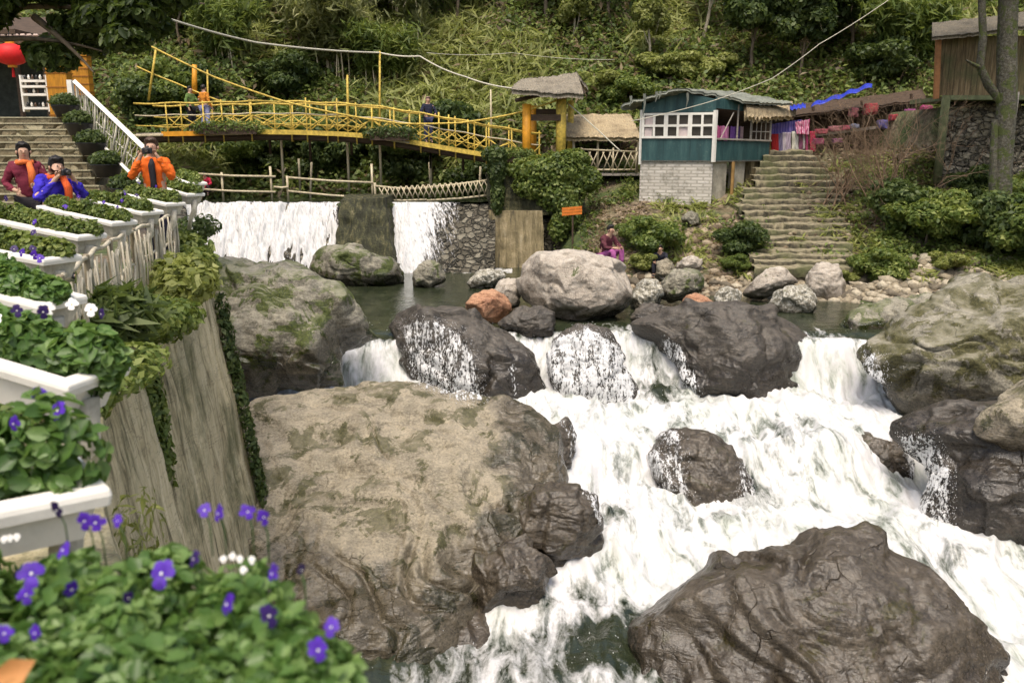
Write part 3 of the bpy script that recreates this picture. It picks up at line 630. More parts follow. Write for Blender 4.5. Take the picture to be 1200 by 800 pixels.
# ------------------------------------------------------------------ retaining wall
def resample(line, n):
    line = np.array(line, float); d = np.concatenate([[0], np.cumsum(np.hypot(*np.diff(line, axis=0).T))])
    t = np.linspace(0, d[-1], n); return np.stack([np.interp(t, d, line[:, 0]), np.interp(t, d, line[:, 1])], 1)
def wall_mesh(line, ztop, zbot, batter, th, nseg, nz, amp=.05, seed=3):
    pl = resample(line, nseg); tg = np.gradient(pl, axis=0); tg /= np.linalg.norm(tg, axis=1)[:, None]
    nr = np.stack([tg[:, 1], -tg[:, 0]], 1)          # towards the river
    rows = []
    zt = ztop(pl) if callable(ztop) else np.full(nseg, ztop)
    for j in range(nz):
        f = j/(nz-1); z = zt*(1-f)+zbot*f
        off = batter*f*np.ones(nseg)
        P = np.stack([pl[:, 0]+nr[:, 0]*off, pl[:, 1]+nr[:, 1]*off, z], 1)
        dn = fbm(P*[2.6, 2.6, .16], 4, seed)*amp + fbm(P*[7, 7, .5], 3, seed+4)*amp*.45 + fbm(P*1.2, 3, seed+8)*amp*.7
        P[:, :2] += nr*dn[:, None]; rows.append(P)
    top_in = np.stack([pl[:, 0]-nr[:, 0]*th, pl[:, 1]-nr[:, 1]*th, zt-.01], 1); bot_in = top_in.copy(); bot_in[:, 2] = zbot
    rows = [bot_in, top_in]+rows
    V = np.stack(rows, 0).reshape(-1, 3); F = grid_faces(len(rows), nseg)
    # end caps (fans through quads)
    return V, F[:, ::-1]
V, F = wall_mesh(WALL, lambda p: -.12+0*p[:, 0], -6.4, .78, .5, 420, 110, .045)
rw = mesh_np('retaining_wall', V, F, M_WALL); recenter(rw)
tag(rw, 'tall streaked concrete retaining wall holding up the terrace on the left', 'wall')
V, F = wall_mesh([WALL[-1], (-5.0, 13.15), (-5.6, 13.5), (-6.2, 16), (-7.6, 20), (-9.6, 25), (-11.95, 31.3)], lambda p: -.12+0*p[:, 0], -4.5, .35, .4, 200, 40, .12, 9)
rw2 = mesh_np('stone_wall', V, F, M_WEIRW); recenter(rw2)
tag(rw2, 'old stone bank wall behind the mossy rock, running back to the weir', 'wall')

# ------------------------------------------------------------------ weir, pier and falling water
WY1, WY0 = 31.45, 29.5       # crest and foot
def weir_face(x0, x1, nx_, nz_, off, seed, nm, mat, foamf=None, amp=.06, zt=-.27):
    xs = np.linspace(x0, x1, nx_); f = np.linspace(0, 1, nz_); X, FF = np.meshgrid(xs, f, indexing='ij')
    Y = WY1+(WY0-WY1)*(FF**.85); Z = zt+(-2.75-zt)*FF
    Pn = np.stack([X, Y, Z], -1).reshape(-1, 3); d = (fbm(Pn*[3.0, .5, .35], 4, seed)*amp*1.5+fbm(Pn*[10, 1.2, 1.0], 3, seed+3)*amp*.8+fbm(Pn*[1.6, .8, .7], 2, seed+7)*amp).reshape(X.shape)+off
    Y = Y-d*.9; Z = Z+d*.5*(FF > .02)
    at = {'foam': foamf(X, FF).ravel()} if foamf else None
    return mesh_np(nm, np.stack([X, Y, Z], -1).reshape(-1, 3), grid_faces(nx_, nz_), mat, attrs=at)
ww = weir_face(-12.6, -.6, 160, 40, 0, 4, 'weir', M_WEIRW, amp=.09, zt=-.34)
recenter(ww); tag(ww, 'sloping stone weir face under the white sheets of water, dry at its right end', 'weir')
g = G('falling_water'); p = g.mapg(g.pos(), (1, 1, 1), (0, .32, 0)); fo = g.n('Attribute', attribute_name='foam').outputs['Fac']
n1 = g.noise(g.mapg(p, (2.6, .5, .5)), 2.6, 7, .75, .5); n2 = g.noise(g.mapg(p, (8, 3, 1.6)), 2.4, 5, .7, .3)
k = g.math('ADD', g.math('MULTIPLY', n1, .5), g.math('MULTIPLY', n2, .5))
fm = g.mr(g.math('ADD', g.math('SUBTRACT', fo, .5), g.math('MULTIPLY', g.math('SUBTRACT', k, .5), 2.4)), -.2, .05)
foam_ = g.bsdf(g.ramp(k, [(.38, (.42, .43, .41)), (.56, (.70, .69, .69))]), .6, g.bump(k, .9, .08))
tr = g.n('BsdfTransparent').outputs[0]
M_FALL = g.fin(g.n('MixShader', {0: fm, 1: tr, 2: foam_}).outputs[0])
def fo_left(X, F_): return .80-.5*sstep(-6.35, -5.9, X+.25*np.sin(F_*9))-.5*sstep(-11.9, -12.3, X)+.1*sstep(.5, 1, F_)-.1*sstep(.12, .0, F_)+.14*np.sin(X*2.1)*sstep(.9, .2, F_)
def fo_right(X, F_): return .84-.7*sstep(-3.7, -1.9, X)*(.6+.4*F_)-.1
wf1 = weir_face(-12.3, -5.9, 260, 90, .1, 14, 'waterfall', M_FALL, fo_left, .10)
tag(wf1, 'wide white sheet of water pouring over the left part of the weir', 'waterfall', kind='structure')
wf2 = weir_face(-5.0, -1.9, 120, 70, .1, 15, 'waterfall', M_FALL, fo_right, .06)
tag(wf2, 'thinner fan of water running over the right part of the weir', 'waterfall', kind='structure')
# pier between the two falls: a tapering block with rough faces
def rough_block(name, corners_top, corners_bot, mat, amp=.06, seed=1, n=28):
    """hexahedron whose four side faces and top are subdivided and roughened"""
    T = [Vector(c) for c in corners_top]; B = [Vector(c) for c in corners_bot]; V = []; F = []
    def patch(a, b, c, d):
        i = np.linspace(0, 1, n); U, W_ = np.meshgrid(i, i, indexing='ij'); U = U[..., None]; W_ = W_[..., None]
        a, b, c, d = [np.array(q)[None, None] for q in (a, b, c, d)]
        P_ = a*(1-U)*(1-W_)+b*U*(1-W_)+c*U*W_+d*(1-U)*W_; base = sum(len(v) for v in V)
        V.append(P_.reshape(-1, 3)); F.append(grid_faces(n, n)+base)
    for k in range(4): patch(T[k], T[(k+1) % 4], B[(k+1) % 4], B[k])
    patch(T[0], T[3], T[2], T[1])
    V = np.concatenate(V); F = np.concatenate(F); c = V.mean(0); N_ = V-c; N_[:, 2] *= .4; N_ /= np.linalg.norm(N_, axis=1)[:, None]+1e-6
    V = V+N_*(fbm(V*1.8, 5, seed)*amp+fbm(V*7, 3, seed+1)*amp*.4)[:, None]
    return mesh_np(name, V, F, mat)
a0, a1 = PY(402, 236, 30.9), PY(458, 240, 30.9); b0, b1_ = PY(390, 318, 29.4), PY(468, 318, 29.4)
pier = rough_block('weir_pier', [(a0.x+.1, 30.0, a0.z+.12), (a1.x-.1, 30.0, a0.z+.16), (a1.x, 32.3, a0.z+.2), (a0.x, 32.3, a0.z+.2)], [(b0.x, 28.8, -2.8), (b1_.x, 28.8, -2.8), (b1_.x, 32.4, -2.8), (b0.x, 32.4, -2.8)], M_PIER, .12, 5)
recenter(pier); tag(pier, 'dark mossy tapered pier between the two white falls of the weir', 'pier')

# abutment of the bridge
ab = empty('bridge_abutment', (0.5, 31.8, -2.7), label='ochre stained concrete and stone abutment carrying the right end of the yellow bridge', cat='abutment')
L = Vector(ab.location)
xa, xb, xc = PY(573, 250, 31).x, PY(635, 250, 31).x, PY(690, 250, 32).x
blk = rough_block('concrete_block', [Vector((xa, 31.0, -.55))-L, Vector((xb, 30.9, -.55))-L, Vector((xb, 33.6, -.55))-L, Vector((xa, 33.6, -.55))-L],
    [Vector((xa-.06, 30.9, -3))-L, Vector((xb+.15, 30.8, -3))-L, Vector((xb+.1, 33.6, -3))-L, Vector((xa-.06, 33.6, -3))-L], M_OCHRE, .05, 7); blk.parent = ab
blk = rough_block('side_block', [Vector((xb-.1, 31.6, -.9))-L, Vector((xc, 31.8, -1.0))-L, Vector((xc, 33.8, -1))-L, Vector((xb-.1, 33.6, -.9))-L],
    [Vector((xb-.1, 31.2, -3))-L, Vector((xc+.2, 31.4, -3))-L, Vector((xc, 33.6, -3))-L, Vector((xb, 33.6, -3))-L], M_STONEW, .1, 8); blk.parent = ab
blk = rough_block('pier_head', [Vector((xa-.1, 31.2, .75))-L, Vector((xc-.3, 31.2, .6))-L, Vector((xc-.3, 34.2, .6))-L, Vector((xa-.1, 34.2, .75))-L],
    [Vector((xa+.02, 31.1, -.6))-L, Vector((xc-.2, 31.1, -.6))-L, Vector((xc-.2, 34, -.6))-L, Vector((xa, 34, -.6))-L], M_PIER, .12, 9); blk.parent = ab

# ------------------------------------------------------------------ yellow footbridge
def deckz(px):    # underside of the deck boards seen from the camera, as pixel row
    return np.interp(px, [150, 190, 250, 300, 350, 400, 440, 480, 520, 560, 600, 632], [158, 157, 156, 154.5, 155, 157, 160, 166, 173, 180, 187, 192])
BY0, BY1 = 32.2, 33.9
def bp(px, Y, dz=0):
    q = PY(px, float(deckz(px)), BY0); return Vector((q.x, Y, q.z+dz))
fb = empty('footbridge', bp(400, 33, -.2), label='arched yellow bamboo footbridge crossing the river above the weir', cat='bridge')
pxs = list(range(160, 636, 12))+[634]
Lb = Vector(fb.location)
mb = MB()
for a, b in zip(pxs[:-1], pxs[1:]):
    p0, p1 = bp(a, BY0), bp(b, BY0)
    for t in np.linspace(0, 1, 5)[:-1]:
        q = p0.lerp(p1, t); mb.box((q.x+.03, (BY0+BY1)/2, q.z+.03), (.085*((p1-p0).length/4)/.105, BY1-BY0, .04))
add_part(mb, 'deck', M_GREYW, fb)
for Y in (BY0+.25, BY1-.25):
    mb = MB(); mb.tube([bp(p, Y, -.16) for p in pxs], .13, 8); add_part(mb, 'beam', M_BROWN, fb)
for a, b in ((190, 240), (300, 438), (475, 576), (606, 634)):
    mb = MB(); pp = [bp(p, BY0-.06, -.02) for p in np.linspace(a, b, 9)]
    for q0, q1 in zip(pp[:-1], pp[1:]):
        mb.prism([q0+Vector((0, 0, -.07)), q1+Vector((0, 0, -.07)), q1+Vector((0, 0, .10)), q0+Vector((0, 0, .10))], (0, 0, 0), (0, .04, 0))
    add_part(mb, 'fascia_board', M_ORG if a == 190 else M_YEL, fb)
for a, b in ((150, 192), (240, 300), (436, 480), (575, 606)):
    mb = MB(); pp = [bp(p, BY0-.04, -.04) for p in np.linspace(a, b, 6)]; mb.tube(pp, .05, 6)
    add_part(mb, 'edge_rail', M_BAM, fb)
RH = 1.08
post_px = {0: [197, 214, 240, 262, 295, 342, 360, 384, 396, 418, 436, 462, 493, 515, 534, 556, 570, 600, 618, 632], 1: [206, 232, 258, 280, 308, 330, 352, 372, 398, 428, 450, 474, 498, 522, 546, 572, 596, 622]}
for side, Y in ((0, BY0), (1, BY1)):
    for p in post_px[side]:
        mb = MB(); top = RH+.06
        mb.tube([bp(p, Y, -.34), bp(p+rnd.uniform(-.6, .6), Y, top+rnd.uniform(-.05, .12))], .029, 6); add_part(mb, 'post', M_YEL, fb, True)
    for hgt, rad in ((RH, .034), (.66, .024), (.3, .02)):
        mb = MB(); mb.tube([bp(p, Y, hgt+.02*math.sin(p*.13)) for p in pxs], rad, 6); add_part(mb, 'handrail' if hgt == RH else 'rail', M_YEL if hgt != .66 or side else M_BAM, fb, True)
    pl_ = sorted(post_px[side])
    mb = MB()
    for i, (a, b) in enumerate(zip(pl_[:-1], pl_[1:])):
        if b-a < 9: continue
        mb.tube([bp(a, Y-.03, .12), bp(b, Y-.03, .62)], .02, 5); mb.tube([bp(a, Y+.03, .62), bp(b, Y+.03, .12)], .02, 5)
    tag(add_part(mb, 'lattice', M_YEL, fb, True))
# piles under the deck
for p, l_ in ((303, 22), (317, 60), (352, 30), (403, 20), (438, 52), (500, 24), (540, 20), (398, 62), (500, 50)):
    q = bp(p, BY1-.3, -.1); mb = MB(); mb.tube([q, q-Vector((0, 0, l_*.033))], .05, 6); add_part(mb, 'hanging_pole', M_BAM if l_ > 35 else M_BROWN, fb, True)

# hanging plant boxes on the bridge
leafM = {}
leafM['bush'] = leaf_mat('green_leaves', (.034, .06, .013), (.115, .165, .036), (.30, .335, .095))
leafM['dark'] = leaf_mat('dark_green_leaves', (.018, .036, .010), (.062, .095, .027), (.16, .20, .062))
leafM['light'] = leaf_mat('yellow_green_leaves', (.075, .10, .022), (.22, .245, .06), (.40, .41, .16))
leafM['bamboo'] = leaf_mat('bamboo_leaves', (.055, .07, .022), (.18, .195, .07), (.37, .37, .18), nscale=.35)
leafM['dry'] = leaf_mat('dry_leaves', (.07, .05, .025), (.18, .13, .07), (.30, .24, .14))
leafM['pansy'] = leaf_mat('pansy_leaves', (.03, .075, .016), (.10, .19, .04), (.27, .38, .13), rough=.42, nscale=3, spec=.45)

def leaves(P_, N_, size, rng, aspect=1.8, jitter=.6, droop=0.0, fold=.15, sizevar=.5, upbias=.3, shape='quad'):
    """one folded leaf (two triangles-quads) per point. P_ positions (n,3), N_ outward normals (n,3)."""
    n = len(P_); N_ = N_+rng.normal(0, jitter, (n, 3)); N_[:, 2] += upbias; N_ /= np.linalg.norm(N_, axis=1)[:, None]+1e-9
    t = rng.normal(0, 1, (n, 3)); t[:, 2] -= droop*2; t -= N_*(t*N_).sum(1)[:, None]; t /= np.linalg.norm(t, axis=1)[:, None]+1e-9
    b = np.cross(N_, t); s = size*(1+rng.uniform(-sizevar, sizevar, n))[:, None]; L_ = t*s*.5*aspect**.5; W_ = b*s*.5/aspect**.5
    if shape == 'quad':
        V = np.stack([P_-L_, P_+W_*1.0+N_*s*fold-L_*.1, P_+L_, P_-W_+N_*s*fold-L_*.1], 1)
        V = V.reshape(-1, 3); i = np.arange(n)[:, None]*4
        F = i+np.array([[0, 1, 2, 3]]); return V, F.reshape(-1, 4)
    # rounder leaf: 6 points, two quads folded on the midrib
    V = np.stack([P_-L_, P_-L_*.25+W_+N_*s*fold, P_+L_*.5+W_*.75+N_*s*fold*.8, P_+L_-N_*s*fold*.6, P_+L_*.5-W_*.75+N_*s*fold*.8, P_-L_*.25-W_+N_*s*fold], 1).reshape(-1, 3)
    i = np.arange(n)[:, None]*6; F = np.concatenate([i+np.array([[0, 1, 2, 3]]), i+np.array([[0, 3, 4, 5]])]); return V, F
def on_mesh(pts): return pts
def clump_points(rng, n, blobs):
    """points in and on a set of ellipsoid blobs: (cx,cy,cz, rx,ry,rz); returns points and outward normals"""
    vol = np.array([b[3]*b[4]+b[4]*b[5]+b[3]*b[5] for b in blobs]); idx = rng.choice(len(blobs), n, p=vol/vol.sum())
    B = np.array(blobs)[idx]; d = rng.normal(0, 1, (n, 3)); d /= np.linalg.norm(d, axis=1)[:, None]
    r = (1-rng.random(n)**2.2*.55)[:, None]*(1+.18*gnoise(d*2.2+B[:, :3], 5))[:, None]
    return B[:, :3]+d*r*B[:, 3:], d/(B[:, 3:]+1e-6)*B[:, 3:].mean(1)[:, None]
def crown_blobs(rng, rx, ry, rz, cz, k, s=.42):
    out = []
    for i in range(k):
        d = rng.normal(0, 1, 3); d /= np.linalg.norm(d); q = rng.random()**.4
        f = s*rng.uniform(.6, 1.15)
        out.append((d[0]*rx*q*.75, d[1]*ry*q*.75, cz+d[2]*rz*q*.75, rx*f, ry*f, rz*f*.8))
    return out
def rng_(s): return np.random.default_rng(s)
def foliage(name, rng, blobs, n, size, mat, parent=None, **k):
    P_, N_ = clump_points(rng, n, blobs); V, F = leaves(P_, N_, size, rng, **k); return mesh_np(name, V, F, mat, True, parent)
for i, (p, lab) in enumerate(((270, 'moss covered hanging plant box on the left part of the yellow bridge'), (458, 'small mossy plant box on the middle of the yellow bridge'), (603, 'shaggy plant clump on the bridge edge beside the gate tower'))):
    q = bp(p, BY0-.22, .12); wd = (1.05, .7, .5)[i]
    e = empty('hanging_planter', q, label=lab, cat='planter')
    mb = MB(); mb.prism([(-wd, 0, -.18), (wd, 0, -.18), (wd*1.05, 0, .12), (-wd*1.05, 0, .12)], (0, -.13, 0), (0, .13, 0)); mb.build('box', M_BROWN, e)
    foliage('plants', rng_(50+i), [(x, 0, .1-.04*abs(x), .3, .24, .24) for x in np.linspace(-wd, wd, 7)], 1700, .075, leafM['bush' if i != 1 else 'dark'], e)
# ------------------------------------------------------------------ gate tower at the right end of the bridge
def bar(mb, a, b, w_, h_):
    """square bar from a to b"""
    a, b = Vector(a), Vector(b); mb.tube([a, b], [w_*.7071, w_*.7071], 4); return mb
gt = empty('gate_tower', PY(640, 190, 32.8), label='bridge gate with yellow posts and a sagging grey thatched roof', cat='gate')
def T3(px, py, Y): return PY(px, py, Y)
def pst(px, y0, y1, Y, r, mat, nm='post', root=gt, seg=8):
    mb = MB(); b = PY(px, y1, Y); t = PY(px, y0, Y); t.x = b.x; mb.tube([b, t], r, seg); return add_part(mb, nm, mat, root, seg > 4)
pst(617, 122, 196, 32.1, .16, M_ORG); pst(657, 112, 196, 32.3, .19, M_YEL); pst(625, 124, 190, 34.2, .12, M_ORG); pst(668, 118, 190, 34.4, .12, M_YEL)
mb = MB(); mb.box(T3(637, 138, 32.15), (1.25, .12, .22)); add_part(mb, 'crossbeam', M_BROWN, gt)
mb = MB(); mb.box(T3(637, 131, 34.2), (1.3, .12, .2)); add_part(mb, 'crossbeam', M_BROWN, gt)
mb = MB(); bar(mb, T3(604, 118, 31.9), T3(664, 104, 32.6), .1, .1); add_part(mb, 'roof_beam', M_BROWN, gt)
# roof: two pitched shaggy planes, ridge running left-right and falling to the left
def shaggy_roof(name, c00, c10, c11, c01, n, m, th, mat, root, seed=1, sag=.1, fringe=.12):
    a, b, c, d = [np.array(Vector(q)-Vector(root.location)) for q in (c00, c10, c11, c01)]
    i = np.linspace(0, 1, n); j = np.linspace(0, 1, m); U, W_ = np.meshgrid(i, j, indexing='ij'); U = U[..., None]; W_ = W_[..., None]
    P_ = (a*(1-U)*(1-W_)+b*U*(1-W_)+c*U*W_+d*(1-U)*W_)
    P_[..., 2] -= sag*(4*U*(1-U))[..., 0]
    N_ = np.cross(b-a, d-a); N_ /= np.linalg.norm(N_); N_ = N_*np.sign(N_[2])
    fl = P_.reshape(-1, 3); dz = fbm(fl*[3, 3, 3], 4, seed)*.05+fbm(np.stack([U.ravel()*40, W_.ravel()*3, 0*U.ravel()], 1), 3, seed+2)*.035
    step = (W_.ravel()*5 % 1)*.05
    up = fl+N_*(dz+step+th)[:, None]
    fr = sstep(.9, 1, W_.ravel()); up[:, 2] -= fr*(fringe*(.6+.8*np.abs(gnoise(np.stack([U.ravel()*55, 0*fr, 0*fr+seed], 1), seed))))
    up += (d-a)[None]/np.linalg.norm(d-a)*(fr*.05)[:, None]
    lo = up-N_*th*1.6
    V = np.concatenate([up, lo]); F = grid_faces(n, m); nn = n*m
    ed = []
    for k in range(n-1): ed += [[k*m+m-1, (k+1)*m+m-1, (k+1)*m+m-1+nn, k*m+m-1+nn], [k*m, k*m+nn, (k+1)*m+nn, (k+1)*m]]
    for k in range(m-1): ed += [[k, k+1, k+1+nn, k+nn], [(n-1)*m+k, (n-1)*m+k+nn, (n-1)*m+k+1+nn, (n-1)*m+k+1]]
    F = np.concatenate([F, F[:, ::-1]+nn, np.array(ed)])
    return mesh_np(name, V, F, mat, False, root)
r0, r1 = T3(612, 96, 33.0), T3(676, 88, 33.3)
shaggy_roof('roof', r0, r1, T3(684, 112, 31.7), T3(600, 106, 31.5), 60, 24, .1, M_THATCHG, gt, 3, .03, .06)
shaggy_roof('roof', r0, r1, T3(690, 106, 34.6), T3(606, 104, 34.4), 60, 24, .1, M_THATCHG, gt, 5, .03, .06)
mb = MB(); e0, e1, e2 = T3(680, 114, 31.9), T3(674, 91, 33.2), T3(687, 108, 34.3)
mb.prism([e0, e1, e2], (0, 0, 0), (-.04, 0, 0)); add_part(mb, 'gable', M_BROWN, gt)

# ------------------------------------------------------------------ thatched shelter behind
sh = empty('thatched_shelter', PZ(707, 200, .7), label='small open shelter with a pale straw roof behind the bridge gate', cat='shelter')
SY = 33.5; sh.location = PY(707, 201, SY)
shaggy_roof('roof', T3(660, 137, 35.2), T3(738, 136, 35.2), T3(750, 161, 33.2), T3(662, 161, 33.2), 80, 30, .09, M_THATCH, sh, 8, .0, .1)
shaggy_roof('roof', T3(660, 137, 35.2), T3(738, 136, 35.2), T3(748, 158, 37), T3(662, 158, 37), 50, 20, .09, M_THATCH, sh, 9, .0, .1)
for px in (672, 700, 746): pst(px, 160, 202, SY, .05, M_BAM, 'post', sh, 6)
mb = MB(); q0, q1 = T3(668, 161, SY+2.6), T3(750, 203, SY+2.6)
mb.box(((q0.x+q1.x)/2, SY+2.6, (q0.z+q1.z)/2), (q1.x-q0.x, .08, q0.z-q1.z)); add_part(mb, 'back_wall', M_BROWN, sh)
mb = MB(); mb.box(((q0.x+q1.x)/2, SY+1.2, q1.z+.02), (q1.x-q0.x, 2.8, .08)); add_part(mb, 'floor', M_GREYW, sh)
# lattice railing of the shelter
fr_ = empty('lattice_railing', T3(712, 203, SY-.15), label='bamboo lattice railing with crossed bars in front of the small straw roofed shelter', cat='railing')
for py in (178, 199):
    mb = MB(); mb.tube([T3(680, py-3 if py < 190 else py, SY-.2), T3(746, py, SY-.2)], .035, 6); add_part(mb, 'rail', M_BAM, fr_, True)
for px in (681, 718, 745): pst(px, 173, 203, SY-.2, .035, M_BAM, 'post', fr_, 6)
mb = MB()
for px in range(683, 742, 8):
    mb.tube([T3(px, 199, SY-.22), T3(px+9, 178, SY-.22)], .024, 5)
    if px % 3: mb.tube([T3(px+9, 199, SY-.18), T3(px-1, 178, SY-.18)], .024, 5)
add_part(mb, 'lattice', M_BAM, fr_, True)

# ------------------------------------------------------------------ teal hut
# plan: front wall from F0 to F1, side wall from F1 to S1 (going back and right)
F0, F1 = PY(750, 192, 31.6), PY(836, 190, 30.7)
S1 = PY(901, 194, 33.0)
dF = Vector((F1.x-F0.x, F1.y-F0.y, 0)); dS = Vector((S1.x-F1.x, S1.y-F1.y, 0)); nF = Vector((-dF.y, dF.x, 0)).normalized(); nS = Vector((dS.y, -dS.x, 0)).normalized()
nFo = -nF                                    # outwards, to the camera
ZB = F1.z; ZM = PY(836, 163, 30.7).z; ZT = PY(836, 131, 30.7).z; ZE = PY(836, 118, 30.7).z; ZP = PY(790, 106, 31).z
hut = empty('teal_hut', (F1.x, F1.y, gz(F1.x, F1.y)), label='teal kiosk hut with white window band on a white brick base', cat='hut')
def quadwall(a, b, z0, z1, th, n, mb=None):
    mb = mb or MB(); a = Vector((a.x, a.y, 0)); b = Vector((b.x, b.y, 0)); t = n*th
    mb.prism([a+Vector((0, 0, z0)), b+Vector((0, 0, z0)), b+Vector((0, 0, z1)), a+Vector((0, 0, z1))], (0, 0, 0), -t); return mb
add_part(quadwall(F0, F1, ZB, ZM, .06, nFo), 'lower_panel', M_TEAL, hut)
add_part(quadwall(F1, S1, ZB, PY(901, 166, 33).z, .06, nS), 'side_panel', M_TEAL, hut)
# gable above the windows
mb = MB(); mid = F0.lerp(F1, .52)
mb.prism([Vector((F0.x, F0.y, ZT)), Vector((F1.x, F1.y, ZT)), Vector((F1.x, F1.y, ZE+.05)), Vector((mid.x, mid.y, ZP-.05)), Vector((F0.x, F0.y, ZE-.12))], (0, 0, 0), -nFo*.06)
add_part(mb, 'gable', M_TEAL, hut)
mb = MB(); S1b = S1.copy(); mb.prism([Vector((F1.x, F1.y, ZT+.12)), Vector((S1.x, S1.y, ZT+.02)), Vector((S1.x, S1.y, ZE)), Vector((F1.x, F1.y, ZE+.1))], nS*.0, -nS*.05); add_part(mb, 'side_gable', M_TEAL, hut)
# back walls
B0 = F0+dS*.95; B1 = S1
mb = quadwall(B0, B1, ZB, ZE, .05, -nFo); add_part(mb, 'back_wall', M_BROWN, hut)
mb = quadwall(F0, B0, ZB, ZE, .05, -nS); add_part(mb, 'left_wall', M_TEAL, hut)
mb = MB(); mb.prism([Vector((q.x, q.y, ZB)) for q in (F0, F1, B1, B0)], (0, 0, 0), (0, 0, .05)); add_part(mb, 'floor', M_GREYW, hut)
# windows: three frames of 2 x 2 panes
W3 = 3
for i in range(3):
    f0, f1 = .03+i*.325, .03+i*.325+.30
    a = F0.lerp(F1, f0); b = F0.lerp(F1, f1); z0, z1 = ZM+.03, ZT-.02
    mb = MB()
    def mem(p, q, w_): mb.prism([p-Vector((0, 0, w_)), q-Vector((0, 0, w_)), q+Vector((0, 0, w_)), p+Vector((0, 0, w_))], nFo*.0, nFo*.05)
    for z in (z0+.04, (z0+z1)/2, z1-.04): mem(Vector((a.x, a.y, z)), Vector((b.x, b.y, z)), .04)
    for f in (0, .5, 1):
        q = a.lerp(b, f); u = (b-a).normalized()*.04; u.z = 0
        mb.prism([Vector((q.x, q.y, z0))-u, Vector((q.x, q.y, z0))+u, Vector((q.x, q.y, z1))+u, Vector((q.x, q.y, z1))-u], nFo*.002, nFo*.056)
    w_ = add_part(mb, 'window', M_WHITE, hut)
    mbp = MB(); mbp.prism([Vector((a.x, a.y, z0)), Vector((b.x, b.y, z0)), Vector((b.x, b.y, z1)), Vector((a.x, a.y, z1))], -nFo*.03, -nFo*.02)
    pn = add_part(mbp, 'pane', M_DGLASS, hut); pn.parent = w_; 
    # posters behind the glass
    if i != 2:
        for (u0, u1, v0, v1) in (((.08, .45, .5, .95), (.06, .4, .08, .42)) if i == 0 else ((.52, .95, .05, .45),)):
            mbp = MB(); p_ = a.lerp(b, u0); q_ = a.lerp(b, u1); zz0, zz1 = z0+(z1-z0)*v0, z0+(z1-z0)*v1
            mbp.prism([Vector((p_.x, p_.y, zz0)), Vector((q_.x, q_.y, zz0)), Vector((q_.x, q_.y, zz1)), Vector((p_.x, p_.y, zz1))], -nFo*.018, -nFo*.012)
            pp = add_part(mbp, 'paper_sheet', simple_mat('pinkish_paper', (.6, .5, .48), .7, .15, 6, .02), hut); pp.parent = w_
# corner posts
for q, rr_, z0, z1 in ((F0, .05, ZB-.1, ZT+.1), (F1, .08, ZB, ZT+.05)):
    mb = MB(); mb.tube([Vector((q.x, q.y, z0))+nFo*.03, Vector((q.x, q.y, z1))+nFo*.03], rr_, 4); add_part(mb, 'corner_post', M_WHITE, hut)
# open side balcony: sill, posts, lattice
mb = MB(); zs = PY(901, 166, 33).z; mb.prism([Vector((F1.x, F1.y, ZM-.02)), Vector((S1.x, S1.y, zs)), Vector((S1.x, S1.y, zs+.06)), Vector((F1.x, F1.y, ZM+.04))], nS*.06, -nS*.1); add_part(mb, 'sill', M_GREYW, hut)
for f in (.38, .62, .99):
    q = F1.lerp(S1, f); mb = MB(); mb.tube([Vector((q.x, q.y, zs)), Vector((q.x, q.y, ZE-.1))], .035, 5); add_part(mb, 'balcony_post', M_GREYW, hut)
mb = MB(); q, q2 = F1.lerp(S1, .64), F1.lerp(S1, .98)
for t in np.linspace(0, 1, 5):
    p_ = q.lerp(q2, t); mb.tube([Vector((p_.x, p_.y, zs+.05)), Vector((p_.x, p_.y, zs+.75))], .02, 4)
for dz in (.35, .7): mb.tube([Vector((q.x, q.y, zs+dz)), Vector((q2.x, q2.y, zs+dz))], .02, 4)
add_part(mb, 'lattice', M_GREYW, hut)
mb = MB(); a, b = F1.lerp(S1, .1), F1.lerp(S1, .3); mb.tube([Vector((a.x, a.y, zs+.1)), Vector((b.x, b.y, ZT))], .025, 4); add_part(mb, 'brace', M_GREYW, hut)
# roof: low gable sheets with curled eaves (front), dark edges
M_SHEET = simple_mat('mossy_grey_sheet', (.19, .20, .165), .7, .35, 2.2, .4)
rdg0 = Vector((mid.x, mid.y, ZP))+nFo*.55; rdg1 = rdg0+dS*1.05-nFo*.0; rdg1.z = ZP
le0 = PY(729, 124, 31.5); le1 = le0+dS*1.05; ri0 = PY(868, 119, 31.2); ri1 = ri0+dS*.95; ri0.z -= .0
shaggy_roof('roof', rdg0, rdg1, le1, le0, 40, 30, .05, M_SHEET, hut, 21, .0, .12)
shaggy_roof('roof', rdg0, rdg1, ri1, ri0, 40, 30, .05, M_SHEET, hut, 22, .0, .04)
# tattered plastic strips hanging from the front eave
rr = random.Random(4)
for px, l_ in ((757, 26), (771, 12), (775, 9), (807, 17), (741, 12)):
    q = PY(px, 106+abs(px-785)*.16, 31.0)-nF*.25; mb = MB(); l_ *= .029
    mb.tube([q, q+Vector((.02, -.02, -l_*.5)), q+Vector((-.03, 0, -l_))], [.05, .035, .012], 4); add_part(mb, 'hanging_strip', M_SHEET, hut)
